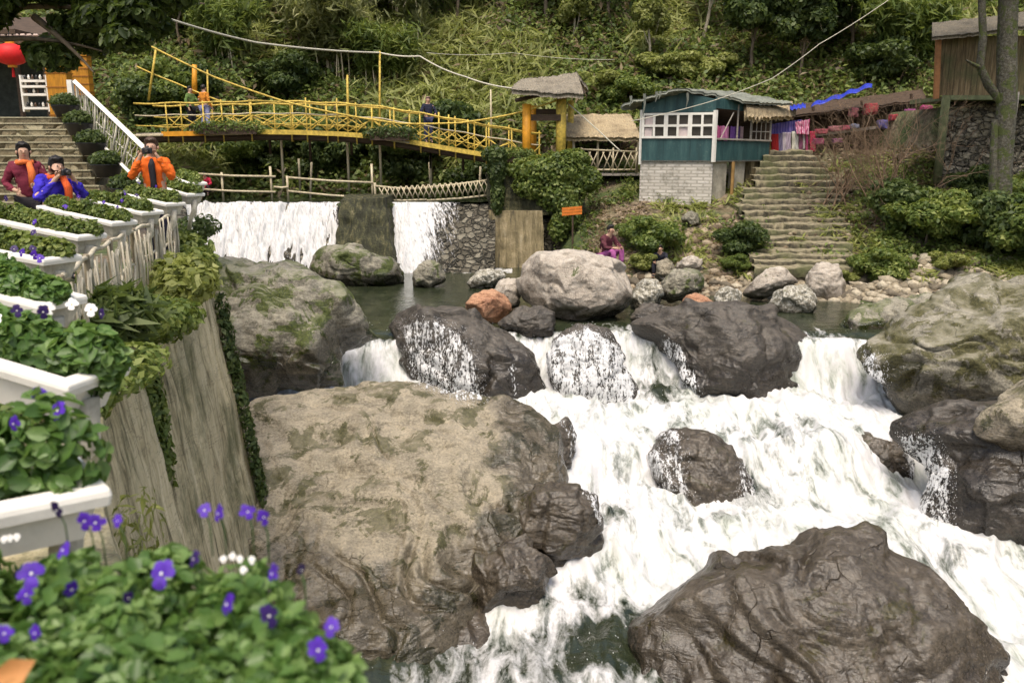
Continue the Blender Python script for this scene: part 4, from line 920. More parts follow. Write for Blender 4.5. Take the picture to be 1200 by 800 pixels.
# white painted brick base, concrete piers
M_WBRICK = brick_mat('white_painted_brick', (.62, .58, .52), (.5, .46, .40), (.4, .37, .31), 1.0, .26, .115, 1.0, .75)
zb_ = min(gz(F0.x, F0.y), gz(F1.x, F1.y))-1.0
F1b = F0.lerp(F1, .99); mb = quadwall(F0+nF*.05, F1b+nF*.05, zb_, ZB-.005, .3, nFo); add_part(mb, 'brick_base', M_WBRICK, hut)
M_CONC = simple_mat('stained_concrete', (.36, .33, .26), .85, .4, 2.5, .4)
for f0, f1, m_ in ((.05, .28, M_CONC), (.42, .60, M_CONC), (.72, .99, M_OCHRE)):
    mb = quadwall(F1.lerp(S1, f0)-nS*.12, F1.lerp(S1, f1)-nS*.12, zb_, ZB-.01, .25, nS); add_part(mb, 'concrete_pier', m_, hut)
mb = MB(); q = F1.lerp(S1, .34); mb.tube([Vector((q.x, q.y, zb_)), Vector((q.x, q.y, ZB))], .07, 5); add_part(mb, 'timber_prop', simple_mat('ochre_timber', (.3, .18, .06), .8, .3), hut)
# straw fringe roof over the balcony
shaggy_roof('straw_awning', PY(868, 115, 32.6), PY(926, 121, 35.0), PY(931, 131, 33.9), PY(873, 131, 31.4), 70, 24, .09, M_THATCH, hut, 31, .02, .34)
# clothes hanging on the balcony
for i, (f0, f1, c_) in enumerate(((.13, .20, (.45, .10, .24)), (.21, .34, (.50, .18, .34)), (.36, .44, (.16, .07, .28)), (.45, .52, (.12, .06, .22)), (.54, .59, (.5, .36, .38)))):
    a, b = F1.lerp(S1, f0)-nS*.25, F1.lerp(S1, f1)-nS*.25; u = np.linspace(0, 1, 14); v = np.linspace(0, 1, 10); U, W_ = np.meshgrid(u, v, indexing='ij')
    X = a.x+(b.x-a.x)*U; Y = a.y+(b.y-a.y)*U+.04*np.sin(U*14+i); Z = zs+.52-.5*W_+.02*np.sin(U*7)
    o = mesh_np('folded_cloth', np.stack([X, Y, Z], -1).reshape(-1, 3), grid_faces(14, 10), simple_mat('cloth_%d' % i if False else 'cloth', c_, .9, .2, 10, .2))
    md = o.modifiers.new('Solidify', 'SOLIDIFY'); md.thickness = .02; recenter(o)
    tag(o, ['crimson cloth hanging at the left end of the hut balcony', 'wide pink cloth hanging on the hut balcony', 'violet cloth hanging beside the wide pink cloth on the hut balcony', 'dark purple cloth in the middle of the hut balcony', 'pale grey pink cloth at the right end of the balcony line'][i], 'cloth')

# ------------------------------------------------------------------ stone stair on the right bank
st = empty('stone_stair', PZ(935, 315, -2.0), label='wide rough stone stair climbing the bank right of the teal hut', cat='stair')
g = G('two_tone_stair_stone'); o = g.pos(); nz_ = g.n('SeparateXYZ', {0: g.n('NewGeometry').outputs['Normal']}).outputs[2]
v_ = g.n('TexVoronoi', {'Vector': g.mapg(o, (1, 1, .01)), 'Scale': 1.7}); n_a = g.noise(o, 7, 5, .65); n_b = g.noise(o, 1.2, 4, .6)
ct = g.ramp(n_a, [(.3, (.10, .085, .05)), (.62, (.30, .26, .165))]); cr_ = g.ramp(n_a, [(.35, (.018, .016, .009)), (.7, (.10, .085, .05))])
c = g.mix(g.mr(nz_, .45, .8), cr_, ct); c = g.mix(g.mr(n_b, .48, .66, 0, .7), c, (.08, .09, .03))  # colour follows the facing: upward faces paler, risers darker; greenish patches over both
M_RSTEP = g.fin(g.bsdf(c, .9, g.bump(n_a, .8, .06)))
NS = 20; Ls = Vector(st.location)
for i in range(NS):
    f = i/(NS-1); py = 314-f*(314-176); Yc = 25.4+f*7.6; l = np.interp(f, [0, .3, .6, 1], [885, 880, 868, 903]); r = np.interp(f, [0, .3, .6, .8, 1], [1000, 1003, 998, 985, 965]); l += rnd.uniform(-5, 6); r += rnd.uniform(-12, 6); py += rnd.uniform(-1, 1)
    a, b = PY(l, py, Yc), PY(r, py, Yc); n_ = 60; k_ = 4
    xs = np.linspace(a.x, b.x, n_); wob = .26*fbm(np.stack([xs*1.3, 0*xs+i*3.1, 0*xs], 1), 3, 60+i); h = .19
    rows = []
    for (dy, dz) in ((0, -h-.15), (0, -.02), (.05, 0), (.65, 0.03)):
        nn_ = fbm(np.stack([xs*2.2, 0*xs+dy*4+i, 0*xs+dz*4], 1), 3, 80+i)
        rows.append(np.stack([xs+.06*nn_, Yc+dy+wob+.05*nn_, a.z+dz+.06*nn_+.12*wob], 1))
    V = np.stack(rows, 0).reshape(-1, 3)-np.array(Ls); mesh_np('step', V, grid_faces(4, n_)[:, ::-1], M_RSTEP, False, st)

# ------------------------------------------------------------------ textile stall, blue tarpaulin
stl = empty('textile_stall', (PY(935, 175, 34.5).x, 34.5, 1.5), label='dark open stall with a sloping roof and blue tarpaulin above the stone stair', cat='stall')
YS = 35.3
mb = MB(); mb.prism([PY(905, 186, YS+.6), PY(1075, 176, YS+.6), PY(1075, 112, YS+.6), PY(905, 128, YS+.6)], (0, 0, 0), (0, .05, 0)); add_part(mb, 'back_wall', M_BROWN, stl)
shaggy_roof('roof', PY(905, 126, 36.5), PY(1080, 106, 36.5), PY(1085, 116, 34.4), PY(898, 138, 34.2), 60, 20, .05, M_BROWN, stl, 44, .05, .05)
for px, y0, y1 in ((905, 136, 188), (953, 125, 184), (1010, 118, 172), (1068, 110, 168)):
    mb = MB(); mb.tube([PY(px, y1, 34.5), PY(px, y0, 34.5)], .06, 6); add_part(mb, 'post', M_BROWN, stl)
mb = MB(); mb.prism([PY(958, 157, 34.3), PY(1090, 140, 34.3), PY(1090, 143, 34.3), PY(958, 160, 34.3)], (0, 0, 0), (0, .6, 0)); add_part(mb, 'counter', M_GREYW, stl)
M_TARP = simple_mat('blue_tarpaulin', (.03, .05, .42), .4, .25, 4, .3)
def sheet(name, corners, n, m, mat, amp=.03, seed=1, root=None, th=.012, smooth=True):
    a, b, c, d = [np.array(Vector(q)) for q in corners]; i = np.linspace(0, 1, n); j = np.linspace(0, 1, m); U, W_ = np.meshgrid(i, j, indexing='ij'); U3 = U[..., None]; W3_ = W_[..., None]
    P_ = (a*(1-U3)*(1-W3_)+b*U3*(1-W3_)+c*U3*W3_+d*(1-U3)*W3_).reshape(-1, 3)
    nn_ = np.cross(b-a, d-a); nn_ /= np.linalg.norm(nn_)
    P_ = P_+nn_*(amp*np.sin(U.ravel()*23+seed)+amp*fbm(np.stack([U.ravel()*7, W_.ravel()*3, 0*U.ravel()], 1), 3, seed))[:, None]
    if root is not None: P_ = P_-np.array(root.location)
    o = mesh_np(name, P_, grid_faces(n, m), mat, smooth, root)
    md = o.modifiers.new('Solidify', 'SOLIDIFY'); md.thickness = th
    return o
o = sheet('tarpaulin', (PY(952, 121, 34.0), PY(1022, 97, 34.0), PY(1022, 102, 33.4), PY(950, 126, 33.4)), 40, 8, M_TARP, .04, 3); recenter(o); tag(o, 'crumpled blue tarpaulin edge on the roof above the bare brown bush', 'tarpaulin')
o = sheet('tarpaulin', (PY(926, 124, 33.9), PY(944, 121, 33.9), PY(944, 126, 33.5), PY(926, 129, 33.5)), 20, 6, M_TARP, .03, 5); recenter(o); tag(o, 'small blue tarpaulin scrap beside the straw awning', 'tarpaulin')
# hanging scarves, each a thing
def stripe_mat(name, c1, c2, sc_):
    g = G(name); o = g.obj(); wv = g.n('TexWave', {'Vector': o, 'Scale': sc_, 'Distortion': .6, 'Detail': 1.0}, bands_direction='X').outputs[0]
    c = g.mix(g.mr(wv, .4, .6), c1, c2); return g.fin(g.bsdf(c, .9, g.bump(wv, .3, .02)))
cl = [(901, 909, 157, 184, (.55, .55, .06), 'yellow green'), (904, 912, 157, 186, (.55, .03, .03), 'red'), (912, 917, 156, 183, (.26, .22, .36), 'lilac'), (917, 921, 155, 182, (.7, .62, .66), 'narrow white'), (921, 927, 155, 182, (.55, .45, .55), 'pinkish striped'), (928, 932, 154, 183, (.72, .7, .6), 'cream'), (932, 935, 155, 181, (.68, .66, .62), 'short white'), (936, 940, 150, 181, (.25, .08, .16), 'maroon'), (941, 943, 148, 175, (.7, .66, .64), 'pale pink'), (944, 947, 152, 180, (.5, .06, .2), 'crimson'), (949, 956, 154, 178, (.5, .02, .08), 'bright red')]
for i, (x0, x1, y0, y1, c_, nm) in enumerate(cl):
    Yq = 33.75 if nm != 'yellow green' else 33.85
    o = sheet('scarf', (PY(x0, y0, Yq), PY(x1, y0, Yq), PY(x1+.3, y1, Yq), PY(x0, y1, Yq)), 12, 14, stripe_mat('woven_scarf', c_, [q*.45 for q in c_], 9), .025, i); recenter(o)
    tag(o, nm+' woven scarf hanging in the row on the stall beside the teal hut', 'scarf', 'scarves hanging on the stall')
o = sheet('cloth', (PY(901, 146, 33.95), PY(940, 140, 33.95), PY(940, 155, 33.9), PY(901, 161, 33.9)), 40, 10, stripe_mat('violet_cloth', (.10, .08, .32), (.2, .15, .4), 3), .04, 9); recenter(o); tag(o, 'violet cloth stretched above the row of hanging scarves', 'cloth')
o = sheet('cloth', (PY(932, 143, 33.7), PY(948, 140, 33.7), PY(947, 158, 33.6), PY(934, 157, 33.6)), 20, 20, stripe_mat('pink_white_cloth', (.62, .4, .5), (.4, .04, .14), 7), .07, 19); recenter(o); tag(o, 'bundle of pink and white cloth hanging over the right scarves', 'cloth')
gds = [(962, 154, .5, .22, (.42, .06, .09), 'red folded textiles at the left end of the stall counter'), (978, 151, .45, .24, (.46, .16, .17), 'pink patterned textiles on the stall counter'), (990, 150, .3, .22, (.4, .05, .1), 'dark red textiles on the stall counter'), (1001, 148, .3, .2, (.22, .25, .38), 'blue grey textiles on the stall counter'), (1047, 138, .3, .3, (.45, .03, .05), 'red bag hanging behind the bare bush'), (1085, 130, .4, .5, (.35, .02, .12), 'crimson textile hanging beside the wooden house post'), (1020, 128, .5, .5, (.42, .04, .05), 'red textile hanging at the middle of the stall behind the twigs'), (1034, 146, .35, .4, (.1, .08, .3), 'dark blue textile hanging behind the twigs'), (1066, 134, .35, .45, (.3, .03, .2), 'purple textile hanging at the right part of the stall'), (1000, 132, .3, .4, (.35, .1, .12), 'dull red textile hanging above the stall counter'), (957, 166, .5, .3, (.25, .02, .08), 'dark red bundle on the ground below the counter'), (981, 165, .35, .2, (.35, .1, .22), 'pink bundle on the ground below the counter')]
for i, (px, py, a, b, c_, lab) in enumerate(gds):
    q = PY(px, py, 33.9); P_ = []
    bm = bmesh.new(); bmesh.ops.create_icosphere(bm, subdivisions=4, radius=1); V = np.array([v.co[:] for v in bm.verts]); F = np.array([[v.index for v in f.verts] for f in bm.faces]); bm.free()
    V = np.sign(V)*np.abs(V)**.38; V = V*[a*.5, .18, b*.42]; V += (V/np.linalg.norm(V, axis=1)[:, None])*(.05*fbm(V*9+i*5, 3, i))[:, None]
    o = mesh_np('textile_bundle', V+np.array(q), F, stripe_mat('textile', c_, [q*.35+.05 for q in c_], 6)); recenter(o); tag(o, lab, 'textiles')

# ------------------------------------------------------------------ wooden house on stone wall at the right
wh = empty('wooden_house', PY(1150, 118, 30.5), label='raised wooden plank house with an orange brown corner post at the right edge', cat='house')
YH = 29.4
g = G('weathered_planks'); o = g.obj(); pl_ = g.n('TexWave', {'Vector': o, 'Scale': 1.6, 'Distortion': .4, 'Detail': 1.0}, bands_direction='X', wave_profile='SAW').outputs[0]
n = g.noise(g.mapg(o, (9, 9, .9)), 1.6, 5, .7); n2 = g.noise(o, .9, 4, .6)
c = g.ramp(n, [(.3, (.06, .04, .018)), (.5, (.15, .105, .05)), (.7, (.27, .20, .11))]); c = g.mix(g.mr(n2, .45, .65), c, (.09, .09, .035)); c = g.mix(g.mr(pl_, .93, .99), c, (.015, .01, .006))
M_PLANK = g.fin(g.bsdf(c, .85, g.bump(g.math('ADD', n, g.mr(pl_, .9, 1, 0, -1)), .7, .04)))
mb = MB(); a, b = PY(1098, 112, YH), PY(1290, 108, YH); t_ = PY(1098, 42, YH).z
mb.box(((a.x+b.x)/2, YH+.05, (a.z+t_)/2), (b.x-a.x, .1, t_-a.z)); add_part(mb, 'front_wall', M_PLANK, wh)
mb = MB(); mb.prism([Vector((a.x, YH+.1, a.z)), Vector((a.x*(YH+3)/YH, YH+3, a.z)), Vector((a.x*(YH+3)/YH, YH+3, t_)), Vector((a.x, YH+.1, t_))], (0, 0, 0), (.1, 0, 0)); add_part(mb, 'side_wall', M_PLANK, wh)
mb = MB(); mb.tube([PY(1097, 116, YH-.12), PY(1100, 46, YH-.12)], .10, 7); add_part(mb, 'corner_post', simple_mat('orange_brown_post', (.34, .15, .055), .7, .25), wh)
mb = MB(); c0 = PY(1112, 112, YH-.35); c1 = PY(1290, 108, YH-.35); mb.box(((c0.x+c1.x)/2, YH+1, c0.z-.07), (c1.x-c0.x, 2.9, .14)); add_part(mb, 'floor_beam', simple_mat('mossy_plank', (.14, .16, .08), .9, .35), wh)
shaggy_roof('roof', PY(1092, 30, YH+2.0), PY(1300, 4, YH+2.0), PY(1300, 20, YH-.5), PY(1092, 45, YH-.5), 70, 24, .07, M_THATCHD, wh, 61, 0, .05)
pst(1183, 108, 176, YH-.4, .09, M_GREYW, 'stilt', wh); pst(1098, 112, 215, YH-.7, .14, simple_mat('mossy_post', (.12, .13, .06), .9, .35), 'stilt', wh)
# stone wall under the house
a, b = PY(1108, 118, 29.9), PY(1330, 118, 29.9); z1 = a.z-.15; z0 = z1-3.3
xs = np.linspace(a.x, b.x, 130); zz = np.linspace(z0, z1, 70); X, Z = np.meshgrid(xs, zz, indexing='ij'); P_ = np.stack([X, 0*X, Z], -1).reshape(-1, 3)
d = (.13*ridged(P_*[1.6, 1, 4.2], 3, 4)+.05*fbm(P_*5, 3, 5)).reshape(X.shape)
sw = mesh_np('stone_wall', np.stack([X, 29.95-d+.25*(Z-z0)/3, Z], -1).reshape(-1, 3), grid_faces(130, 70), M_STONEW); recenter(sw)
md = sw.modifiers.new('Solidify', 'SOLIDIFY'); md.thickness = .4; md.offset = -1
tag(sw, 'rough stacked stone wall beneath the raised wooden house', 'wall')

# ------------------------------------------------------------------ bamboo fences on the weir crest
def fence(name, lab, pts, posts, rails, Y0, lattice=None, mat=M_BAM, pr=.045):
    q = PY(pts[0], pts[1], Y0); e = empty(name, q, label=lab, cat='fence')
    for (px, y0, y1) in posts: pst(px, y0, y1, Y0, pr, mat, 'post', e, 6)
    for (x0, y0, x1, y1) in rails:
        mb = MB(); mb.tube([PY(x0, y0, Y0-.05), PY((x0+x1)/2, (y0+y1)/2+1, Y0-.05), PY(x1, y1, Y0-.05)], .04, 6); add_part(mb, 'rail', mat, e, True)
    if lattice:
        mb = MB(); x0, x1, yt0, yt1, yb0, yb1, stp = lattice; px = x0
        while px < x1-3:
            f = (px-x0)/(x1-x0); f2 = min(1, (px+stp-x0)/(x1-x0))
            mb.tube([PY(px, yb0+(yb1-yb0)*f, Y0-.09), PY(px+stp*.9, yt0+(yt1-yt0)*f2, Y0-.09)], .022, 5)
            mb.tube([PY(px, yt0+(yt1-yt0)*f, Y0-.13), PY(px+stp*1.2, yb0+(yb1-yb0)*f2, Y0-.13)], .022, 5); px += stp
        add_part(mb, 'lattice', mat, e, True)
    return e
fence('bamboo_fence', 'two rail bamboo fence above the left water sheet', (230, 236), [(262, 202, 236), (319, 195, 236), (338, 206, 236), (437, 192, 238)],
      [(218, 203, 323, 207), (222, 221, 323, 225), (321, 219, 338, 219), (338, 208, 437, 214), (338, 224, 437, 232)], 31.9)
fence('bamboo_fence', 'bamboo fence with crossed lattice above the right part of the weir', (440, 232), [(440, 214, 236), (578, 208, 228)], [(440, 218, 486, 221), (486, 221, 580, 210), (442, 234, 500, 234), (500, 235, 580, 228)], 31.8, (444, 576, 220, 211, 234, 228, 6.5))
for i, (x, y0, y1) in enumerate(((363, 190, 232), (505, 190, 215), (561, 195, 213), (352, 186, 208))):
    mb = MB(); mb.tube([PY(x, y1+20, 34.6), PY(x+(-1)**i*2, y0, 34.6)], .045, 5); o = mb.build('bamboo_pole', M_BAM, None, True); recenter(o)
    tag(o, ['bare bamboo pole standing in the greenery behind the two rail fence', 'short bamboo pole behind the crossed lattice fence', 'bamboo pole behind the right end of the crossed lattice fence', 'thin leaning bamboo pole under the middle of the yellow bridge'][i], 'pole')

# orange plank sign on the ivy
sg = empty('plank_sign', PY(671, 254, 29.9), label='small orange wooden plank sign among the ivy beside the abutment', cat='sign')
for k in range(3):
    mb = MB(); a, b = PY(658.5, 253-k*3.3, 29.9), PY(682, 251-k*3.3, 29.9); mb.prism([a, b, b+Vector((0, 0, .085)), a+Vector((0, 0, .085))], (0, 0, 0), (0, .03, 0)); add_part(mb, 'plank', simple_mat('orange_plank', (.62, .17, .02), .6, .25), sg)
mb = MB(); mb.tube([PY(671, 250, 29.95), PY(671, 300, 29.95)], .035, 5); add_part(mb, 'stake', M_BROWN, sg)
# ------------------------------------------------------------------ left: steps, balustrade, pillars, shop
M_LSTEP = stone_mat('mossy_paving_steps', ((.16, .13, .075), (.25, .205, .12), (.34, .30, .19)), 1.6, (1, 1, 1), .012)
M_EDGE = simple_mat('pale_step_edge', (.36, .33, .22), .8, .3, 5, .3)
ls = empty('stone_steps', (-13, 20.4, 0), label='broad mossy stone steps rising behind the two women on the left', cat='steps')
NL = 14; Ll = Vector(ls.location)
for i in range(NL):
    Yc = 20.4+i*.42; z = .18*(i+1); xr = -9.45-.69*(Yc-20.4); xl = -24
    mb = MB(); mb.box(((xl+xr)/2, Yc+.5, z-.14), (xr-xl, 1.0, .24)); o = add_part(mb, 'step', M_LSTEP, ls)
    mb = MB(); mb.box(((xl+xr)/2, Yc+.02, z-.012), (xr-xl+.02, .09, .035)); e_ = add_part(mb, 'nosing', M_EDGE, ls); e_.parent = o
ZL = .18*NL
M_OLDW = simple_mat('weathered_white_paint', (.46, .43, .35), .75, .45, 7, .4)
bal = empty('balustrade', PY(130, 190, 23), label='white ornamental balustrade sloping down beside the mossy stone steps', cat='balustrade')
A0, A1 = PY(88, 96, 26.4), PY(178, 182, 20.6); C0, C1 = PY(91, 141, 26.4), PY(163, 213, 20.6)
mb = MB(); bar(mb, A0, A1, .11, .11); add_part(mb, 'handrail', M_WHITE, bal)
mb = MB(); bar(mb, C0, C1, .07, .07); add_part(mb, 'bottom_rail', M_WHITE, bal)
for i in range(27):
    f = (i+.5)/27; t = A0.lerp(A1, f); b = C0.lerp(C1, f); mb = MB()
    h = t-b; s_ = .07 if i % 2 else -.07
    if i % 4 == 0: mb.tube([b, t], .035, 6)
    else:
        d_ = (A1-A0).normalized()
        mb.tube([b, b+h*.2+d_*s_, b+h*.4-d_*s_*.6, b+h*.62+d_*s_, b+h*.8-d_*s_*.6, t], .015, 5)
        mb.tube([b+h*.45-d_*.1, b+h*.45+d_*.1+Vector((0, 0, .02))], .02, 5)
    add_part(mb, 'baluster', M_OLDW, bal, True)
mb = MB(); b = PY(87, 143, 26.4); mb.box((b.x, 26.4, (A0.z+b.z)/2), (.14, .14, A0.z-b.z+.1)); add_part(mb, 'newel_post', M_WHITE, bal)

M_PIL = simple_mat('orange_yellow_bamboo_cladding', (.46, .20, .012), .6, .35, 4, .3, stretch=(6, 6, .8))
for (x0, x1, y0, y1, Y, lab) in ((57, 72, 60, 143, 26.7, 'square orange yellow gate pillar at the head of the mossy steps'), (84, 99, 66, 112, 29.0, 'second orange yellow pillar behind the top of the white balustrade')):
    a, b = PY(x0, y1, Y), PY(x1, y0, Y); pl = empty('gate_pillar', ((a.x+b.x)/2, Y+.2, a.z), label=lab, cat='pillar')
    mb = MB(); w_ = b.x-a.x; mb.box(((a.x+b.x)/2, Y+w_/2, (a.z+b.z)/2), (w_, w_*.6, b.z-a.z), bev=.02); add_part(mb, 'shaft', M_PIL, pl)
    for k in range(5):
        z = a.z+(b.z-a.z)*(k+.5)/5; mb = MB(); mb.box(((a.x+b.x)/2, Y+w_/2, z), (w_+.03, w_*.6+.03, .035)); add_part(mb, 'band', simple_mat('dark_ochre_band', (.3, .12, .015), .6, .2), pl)
    mb = MB(); mb.box(((a.x+b.x)/2, Y+w_/2, b.z+.05), (w_+.08, w_*.6+.08, .1), bev=.02); add_part(mb, 'cap', M_PIL, pl)
# shop behind
shp = empty('shop', PY(20, 140, 29), label='shaded souvenir shop with a tiled roof at the far left', cat='shop')
Y = 29.5; a, b = PY(-90, 142, Y), PY(60, 142, Y); zt = PY(0, 48, Y).z
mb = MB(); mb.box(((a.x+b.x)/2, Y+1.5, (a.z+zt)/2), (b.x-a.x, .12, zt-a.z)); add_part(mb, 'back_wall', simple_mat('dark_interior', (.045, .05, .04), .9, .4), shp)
for px in (28, 60):
    q = PY(px, 142, Y-.6); mb = MB(); mb.tube([q, Vector((q.x, q.y, zt))], .09, 6); add_part(mb, 'post', M_BROWN, shp)
mb = MB(); mb.box(((a.x+b.x)/2, Y-.2, zt+.05), (b.x-a.x+.4, 3.4, .14)); add_part(mb, 'ceiling', M_BROWN, shp)
q = PY(10, 49, Y-1.6); mb = MB()
for k in range(12): mb.box((q.x-1.2+k*.2, q.y, q.z+.08), (.15, .6, .07), Matrix.Rotation(R(-18), 3, 'X'), bev=.02)
add_part(mb, 'roof_tiles', simple_mat('pinkish_white_tiles', (.55, .42, .36), .7, .3), shp)
mb = MB(); mb.box(((a.x+b.x)/2+.5, Y+.5, zt+.5), (b.x-a.x, 2.5, .08), Matrix.Rotation(R(20), 3, 'X')); add_part(mb, 'roof', M_BROWN, shp)
# white rack with jars
rk = empty('display_rack', PY(44, 131, 27.2), label='white shelf rack with rows of small jars beside the orange pillar', cat='rack')
Y = 27.2; L0, L1 = PY(28, 131, Y), PY(58, 131, Y)
def zat(py, Y=Y, px=40): return PY(px, py, Y).z
for x in (L0.x, L1.x):
    mb = MB(); mb.box((x, Y+.15, (zat(131)+zat(88))/2), (.05, .3, zat(88)-zat(131))); add_part(mb, 'side', M_WHITE, rk)
for py in (95, 101.5, 111, 127):
    mb = MB(); mb.box(((L0.x+L1.x)/2, Y+.15, zat(py)), (L1.x-L0.x-.056, .32, .07)); s_ = add_part(mb, 'shelf', M_WHITE, rk)
k_ = 0
for py in (94, 100.5, 110, 126):
    for i in range(6):
        x = L0.x+.1+i*(L1.x-L0.x-.2)/5; mb = MB(); mb.lathe((x, Y+.1, zat(py)+.032), [(.035, 0), (.04, .06), (.036, .09), (.02, .1), (.022, .13)], 7)
        o = mb.build('jar', [M_BLACK, M_WHITE, simple_mat('brown_glass', (.09, .05, .03), .2, .2)][(i+k_) % 3], None, True); recenter(o)
        tag(o, ('topmost', 'second', 'third', 'lowest')[k_]+' shelf jar number %d on the white rack' % (i+1) if False else 'small jar in the row on the %s shelf of the white rack' % ('topmost', 'second', 'third', 'lowest')[k_], 'jar', 'jars on the %s shelf' % ('topmost', 'second', 'third', 'lowest')[k_])
    k_ += 1
# red lantern
q = PY(13, 64, 25.5); ln = empty('red_lantern', q, label='round red lantern hanging under the shop eave at the far left', cat='lantern')
prof = [(.10, -.30)]+[(.42*math.cos(t)**.6, .28*math.sin(t)) for t in np.linspace(-1.2, 1.2, 13)]+[(.10, .30)]
mb = MB(); mb.lathe((0, 0, 0), prof, 22); mb.build('shade', simple_mat('red_lantern_silk', (.62, .012, .012), .6, .15, 8, .1), ln, True)
mb = MB(); mb.lathe((0, 0, .29), [(.12, 0), (.12, .06)], 12); mb.lathe((0, 0, -.35), [(.12, 0), (.12, .06)], 12); mb.build('cap', M_ORG, ln)
mb = MB(); mb.tube([(0, 0, .34), (0, 0, .9)], .012, 5); mb.build('cord', M_BLACK, ln)
mb = MB(); mb.tube([(0, 0, -.35), (0, 0, -.62)], [.03, .05], 6); mb.build('tassel', simple_mat('red_tassel', (.5, .01, .01), .8), ln)
# sphere shrubs in dark pots on the steps
for i, (px, py) in enumerate(((80, 146), (95, 160), (109, 174), (126, 193), (149, 210))):
    Yq = 25.9-i*1.25; q = PY(px, py+9, Yq); q.z = max(.01, .18*(int((Yq-20.4)/.42)+1)); f_ = PY(px, py, Yq).z
    e = empty('potted_shrub', q, label=['first (topmost)', 'second', 'third', 'fourth', 'fifth and lowest'][i]+' dark round shrub down the side of the mossy steps', cat='potted plant', group='round shrubs beside the steps')
    mb = MB(); mb.lathe((0, 0, 0), [(.26, 0), (.38, .3), (.41, .33), (.36, .33)], 14); mb.build('pot', M_BLACK, e, True)
    foliage('shrub', rng_(300+i), [(0, 0, .42, .40, .36, .24), (.1, -.1, .45, .3, .3, .22), (-.15, 0, .43, .28, .3, .2)], 1500, .07, leafM['dark'], e)

# ------------------------------------------------------------------ bamboo lattice parapet and white planters along the terrace edge
FL = [(-3.15, 5.9), (-3.72, 7.6), (-4.1, 9.0), (-4.4, 10.4), (-4.72, 12.0), (-5.2, 13.1)]
fp = resample(FL, 7)
M_LATH = simple_mat('whitewashed_bamboo', (.50, .45, .34), .6, .35, 12, .25, stretch=(1, 1, .3))
M_LATH2 = simple_mat('grey_brown_lath', (.24, .20, .135), .75, .35, 12, .3)
pf = empty('bamboo_parapet', (fp[4][0], fp[4][1], -.1), label='curved bamboo lattice parapet along the terrace edge under the white planters', cat='railing')
ftop = .72
for i in range(len(fp)):
    mb = MB(); mb.box((fp[i][0], fp[i][1], .32), (.05, .05, .86), Matrix.Rotation(rnd.uniform(-.4, .4), 3, 'Z'), bev=.01); add_part(mb, 'post', M_LATH2, pf)
fr = resample(FL, 60)
for z, r_ in ((ftop, .022), (.36, .016), (.0, .02)):
    mb = MB(); mb.tube([(p[0], p[1], z+.012*math.sin(i)) for i, p in enumerate(fr)], r_, 6); add_part(mb, 'rail', M_LATH, pf, True)
for seg_ in range(len(fp)-1):
    mb = MB(); a, b = fp[seg_], fp[seg_+1]; n_ = 5
    nrm_ = np.array([b[1]-a[1], -(b[0]-a[0])]); nrm_ /= np.linalg.norm(nrm_)
    for k in range(n_):
        f = (k+.5)/n_; p_ = a*(1-f)+b*f+nrm_*.03; q_ = a*(1-(f+.13))+b*(f+.13)+nrm_*.03; j = rnd.uniform(-.03, .03)
        h_ = rnd.uniform(.62, .74)
        mb.tube([(p_[0], p_[1], -.1), (p_[0]+j, p_[1]+j, .3), (p_[0]+j*.5, p_[1], h_)], .010, 5)
        if k % 2 == 0:   # hoop
            m_ = (p_+q_)/2; mb.tube([(p_[0], p_[1], -.05), (p_[0], p_[1], .40), (p_[0]*.8+m_[0]*.2, p_[1]*.8+m_[1]*.2, .55), (m_[0], m_[1], .62), (q_[0]*.8+m_[0]*.2, q_[1]*.8+m_[1]*.2, .55), (q_[0], q_[1], .40), (q_[0], q_[1], -.05)], .013, 5)
        if k % 3 == 0: mb.tube([(p_[0], p_[1], .02), (q_[0], q_[1], .36)], .012, 5)
    add_part(mb, 'lattice_panel', M_LATH, pf, True)

M_PET = simple_mat('violet_petals', (.062, .012, .30), .6, .35, 60, .05)
M_PETD = simple_mat('dark_violet_petals', (.022, .005, .08), .55, .35, 60, .05)
M_PETW = simple_mat('white_petals', (.78, .76, .72), .6, .05, 60, .05)
M_STEM = simple_mat('green_stem', (.08, .16, .04), .6, .2)
def pansy_mesh(sz, seed, dark):
    rng = random.Random(seed); out = []
    # five overlapping petals, folded
    V = []; F = []
    for k, (an, s, l) in enumerate(((70, 1, 1.0), (110, 1, 1.0), (10, 1, .9), (170, 1, .9), (270, 1.3, .95))):
        a = R(an+rng.uniform(-8, 8)); c_, s_ = math.cos(a), math.sin(a); n0 = len(V); w_ = .62*s
        prof = [(0, .05), (.3, .45), (.7, .62), (.95, .45), (1.05, .0)]
        jr = rng.uniform(.8, 1.15)
        for (r_, ww_) in prof:
            for sg_ in (-1, 1):
                x = r_*l*jr; y = ww_*w_*sg_; zc = .12*(k*.12)+.1*math.sin(r_*3)+.10*abs(sg_)*ww_*rng.uniform(-1, 1)
                V.append(((x*c_-y*s_)*sz, (x*s_+y*c_)*sz, zc*sz))
        for q in range(4): F.append((n0+q*2, n0+q*2+1, n0+q*2+3, n0+q*2+2))
    return V, F
PANS = []
def pansy(loc, face, sz, seed, kind, parent):
    V, F = pansy_mesh(sz, seed, kind); q = Vector(face).normalized().to_track_quat('Z', 'Y'); L = Vector(loc)
    mb = MB(); mb.add([q @ Vector(v)+L for v in V], F)
    o = mb.build('flower', [M_PET, M_PETD, M_PETW][kind], parent, True)
    mb = MB()
    mb.lathe((0, 0, 0), [(.0, .0), (sz*.13, .01*sz), (sz*.1, .06*sz), (.001, .08*sz)], 7); mb.V = [tuple(q @ (Vector(v)+Vector((0, 0, .16*sz)))+L) for v in mb.V]
    c_ = mb.build('flower_centre', M_PETW if kind != 2 else M_ORG, o, True)
    return o
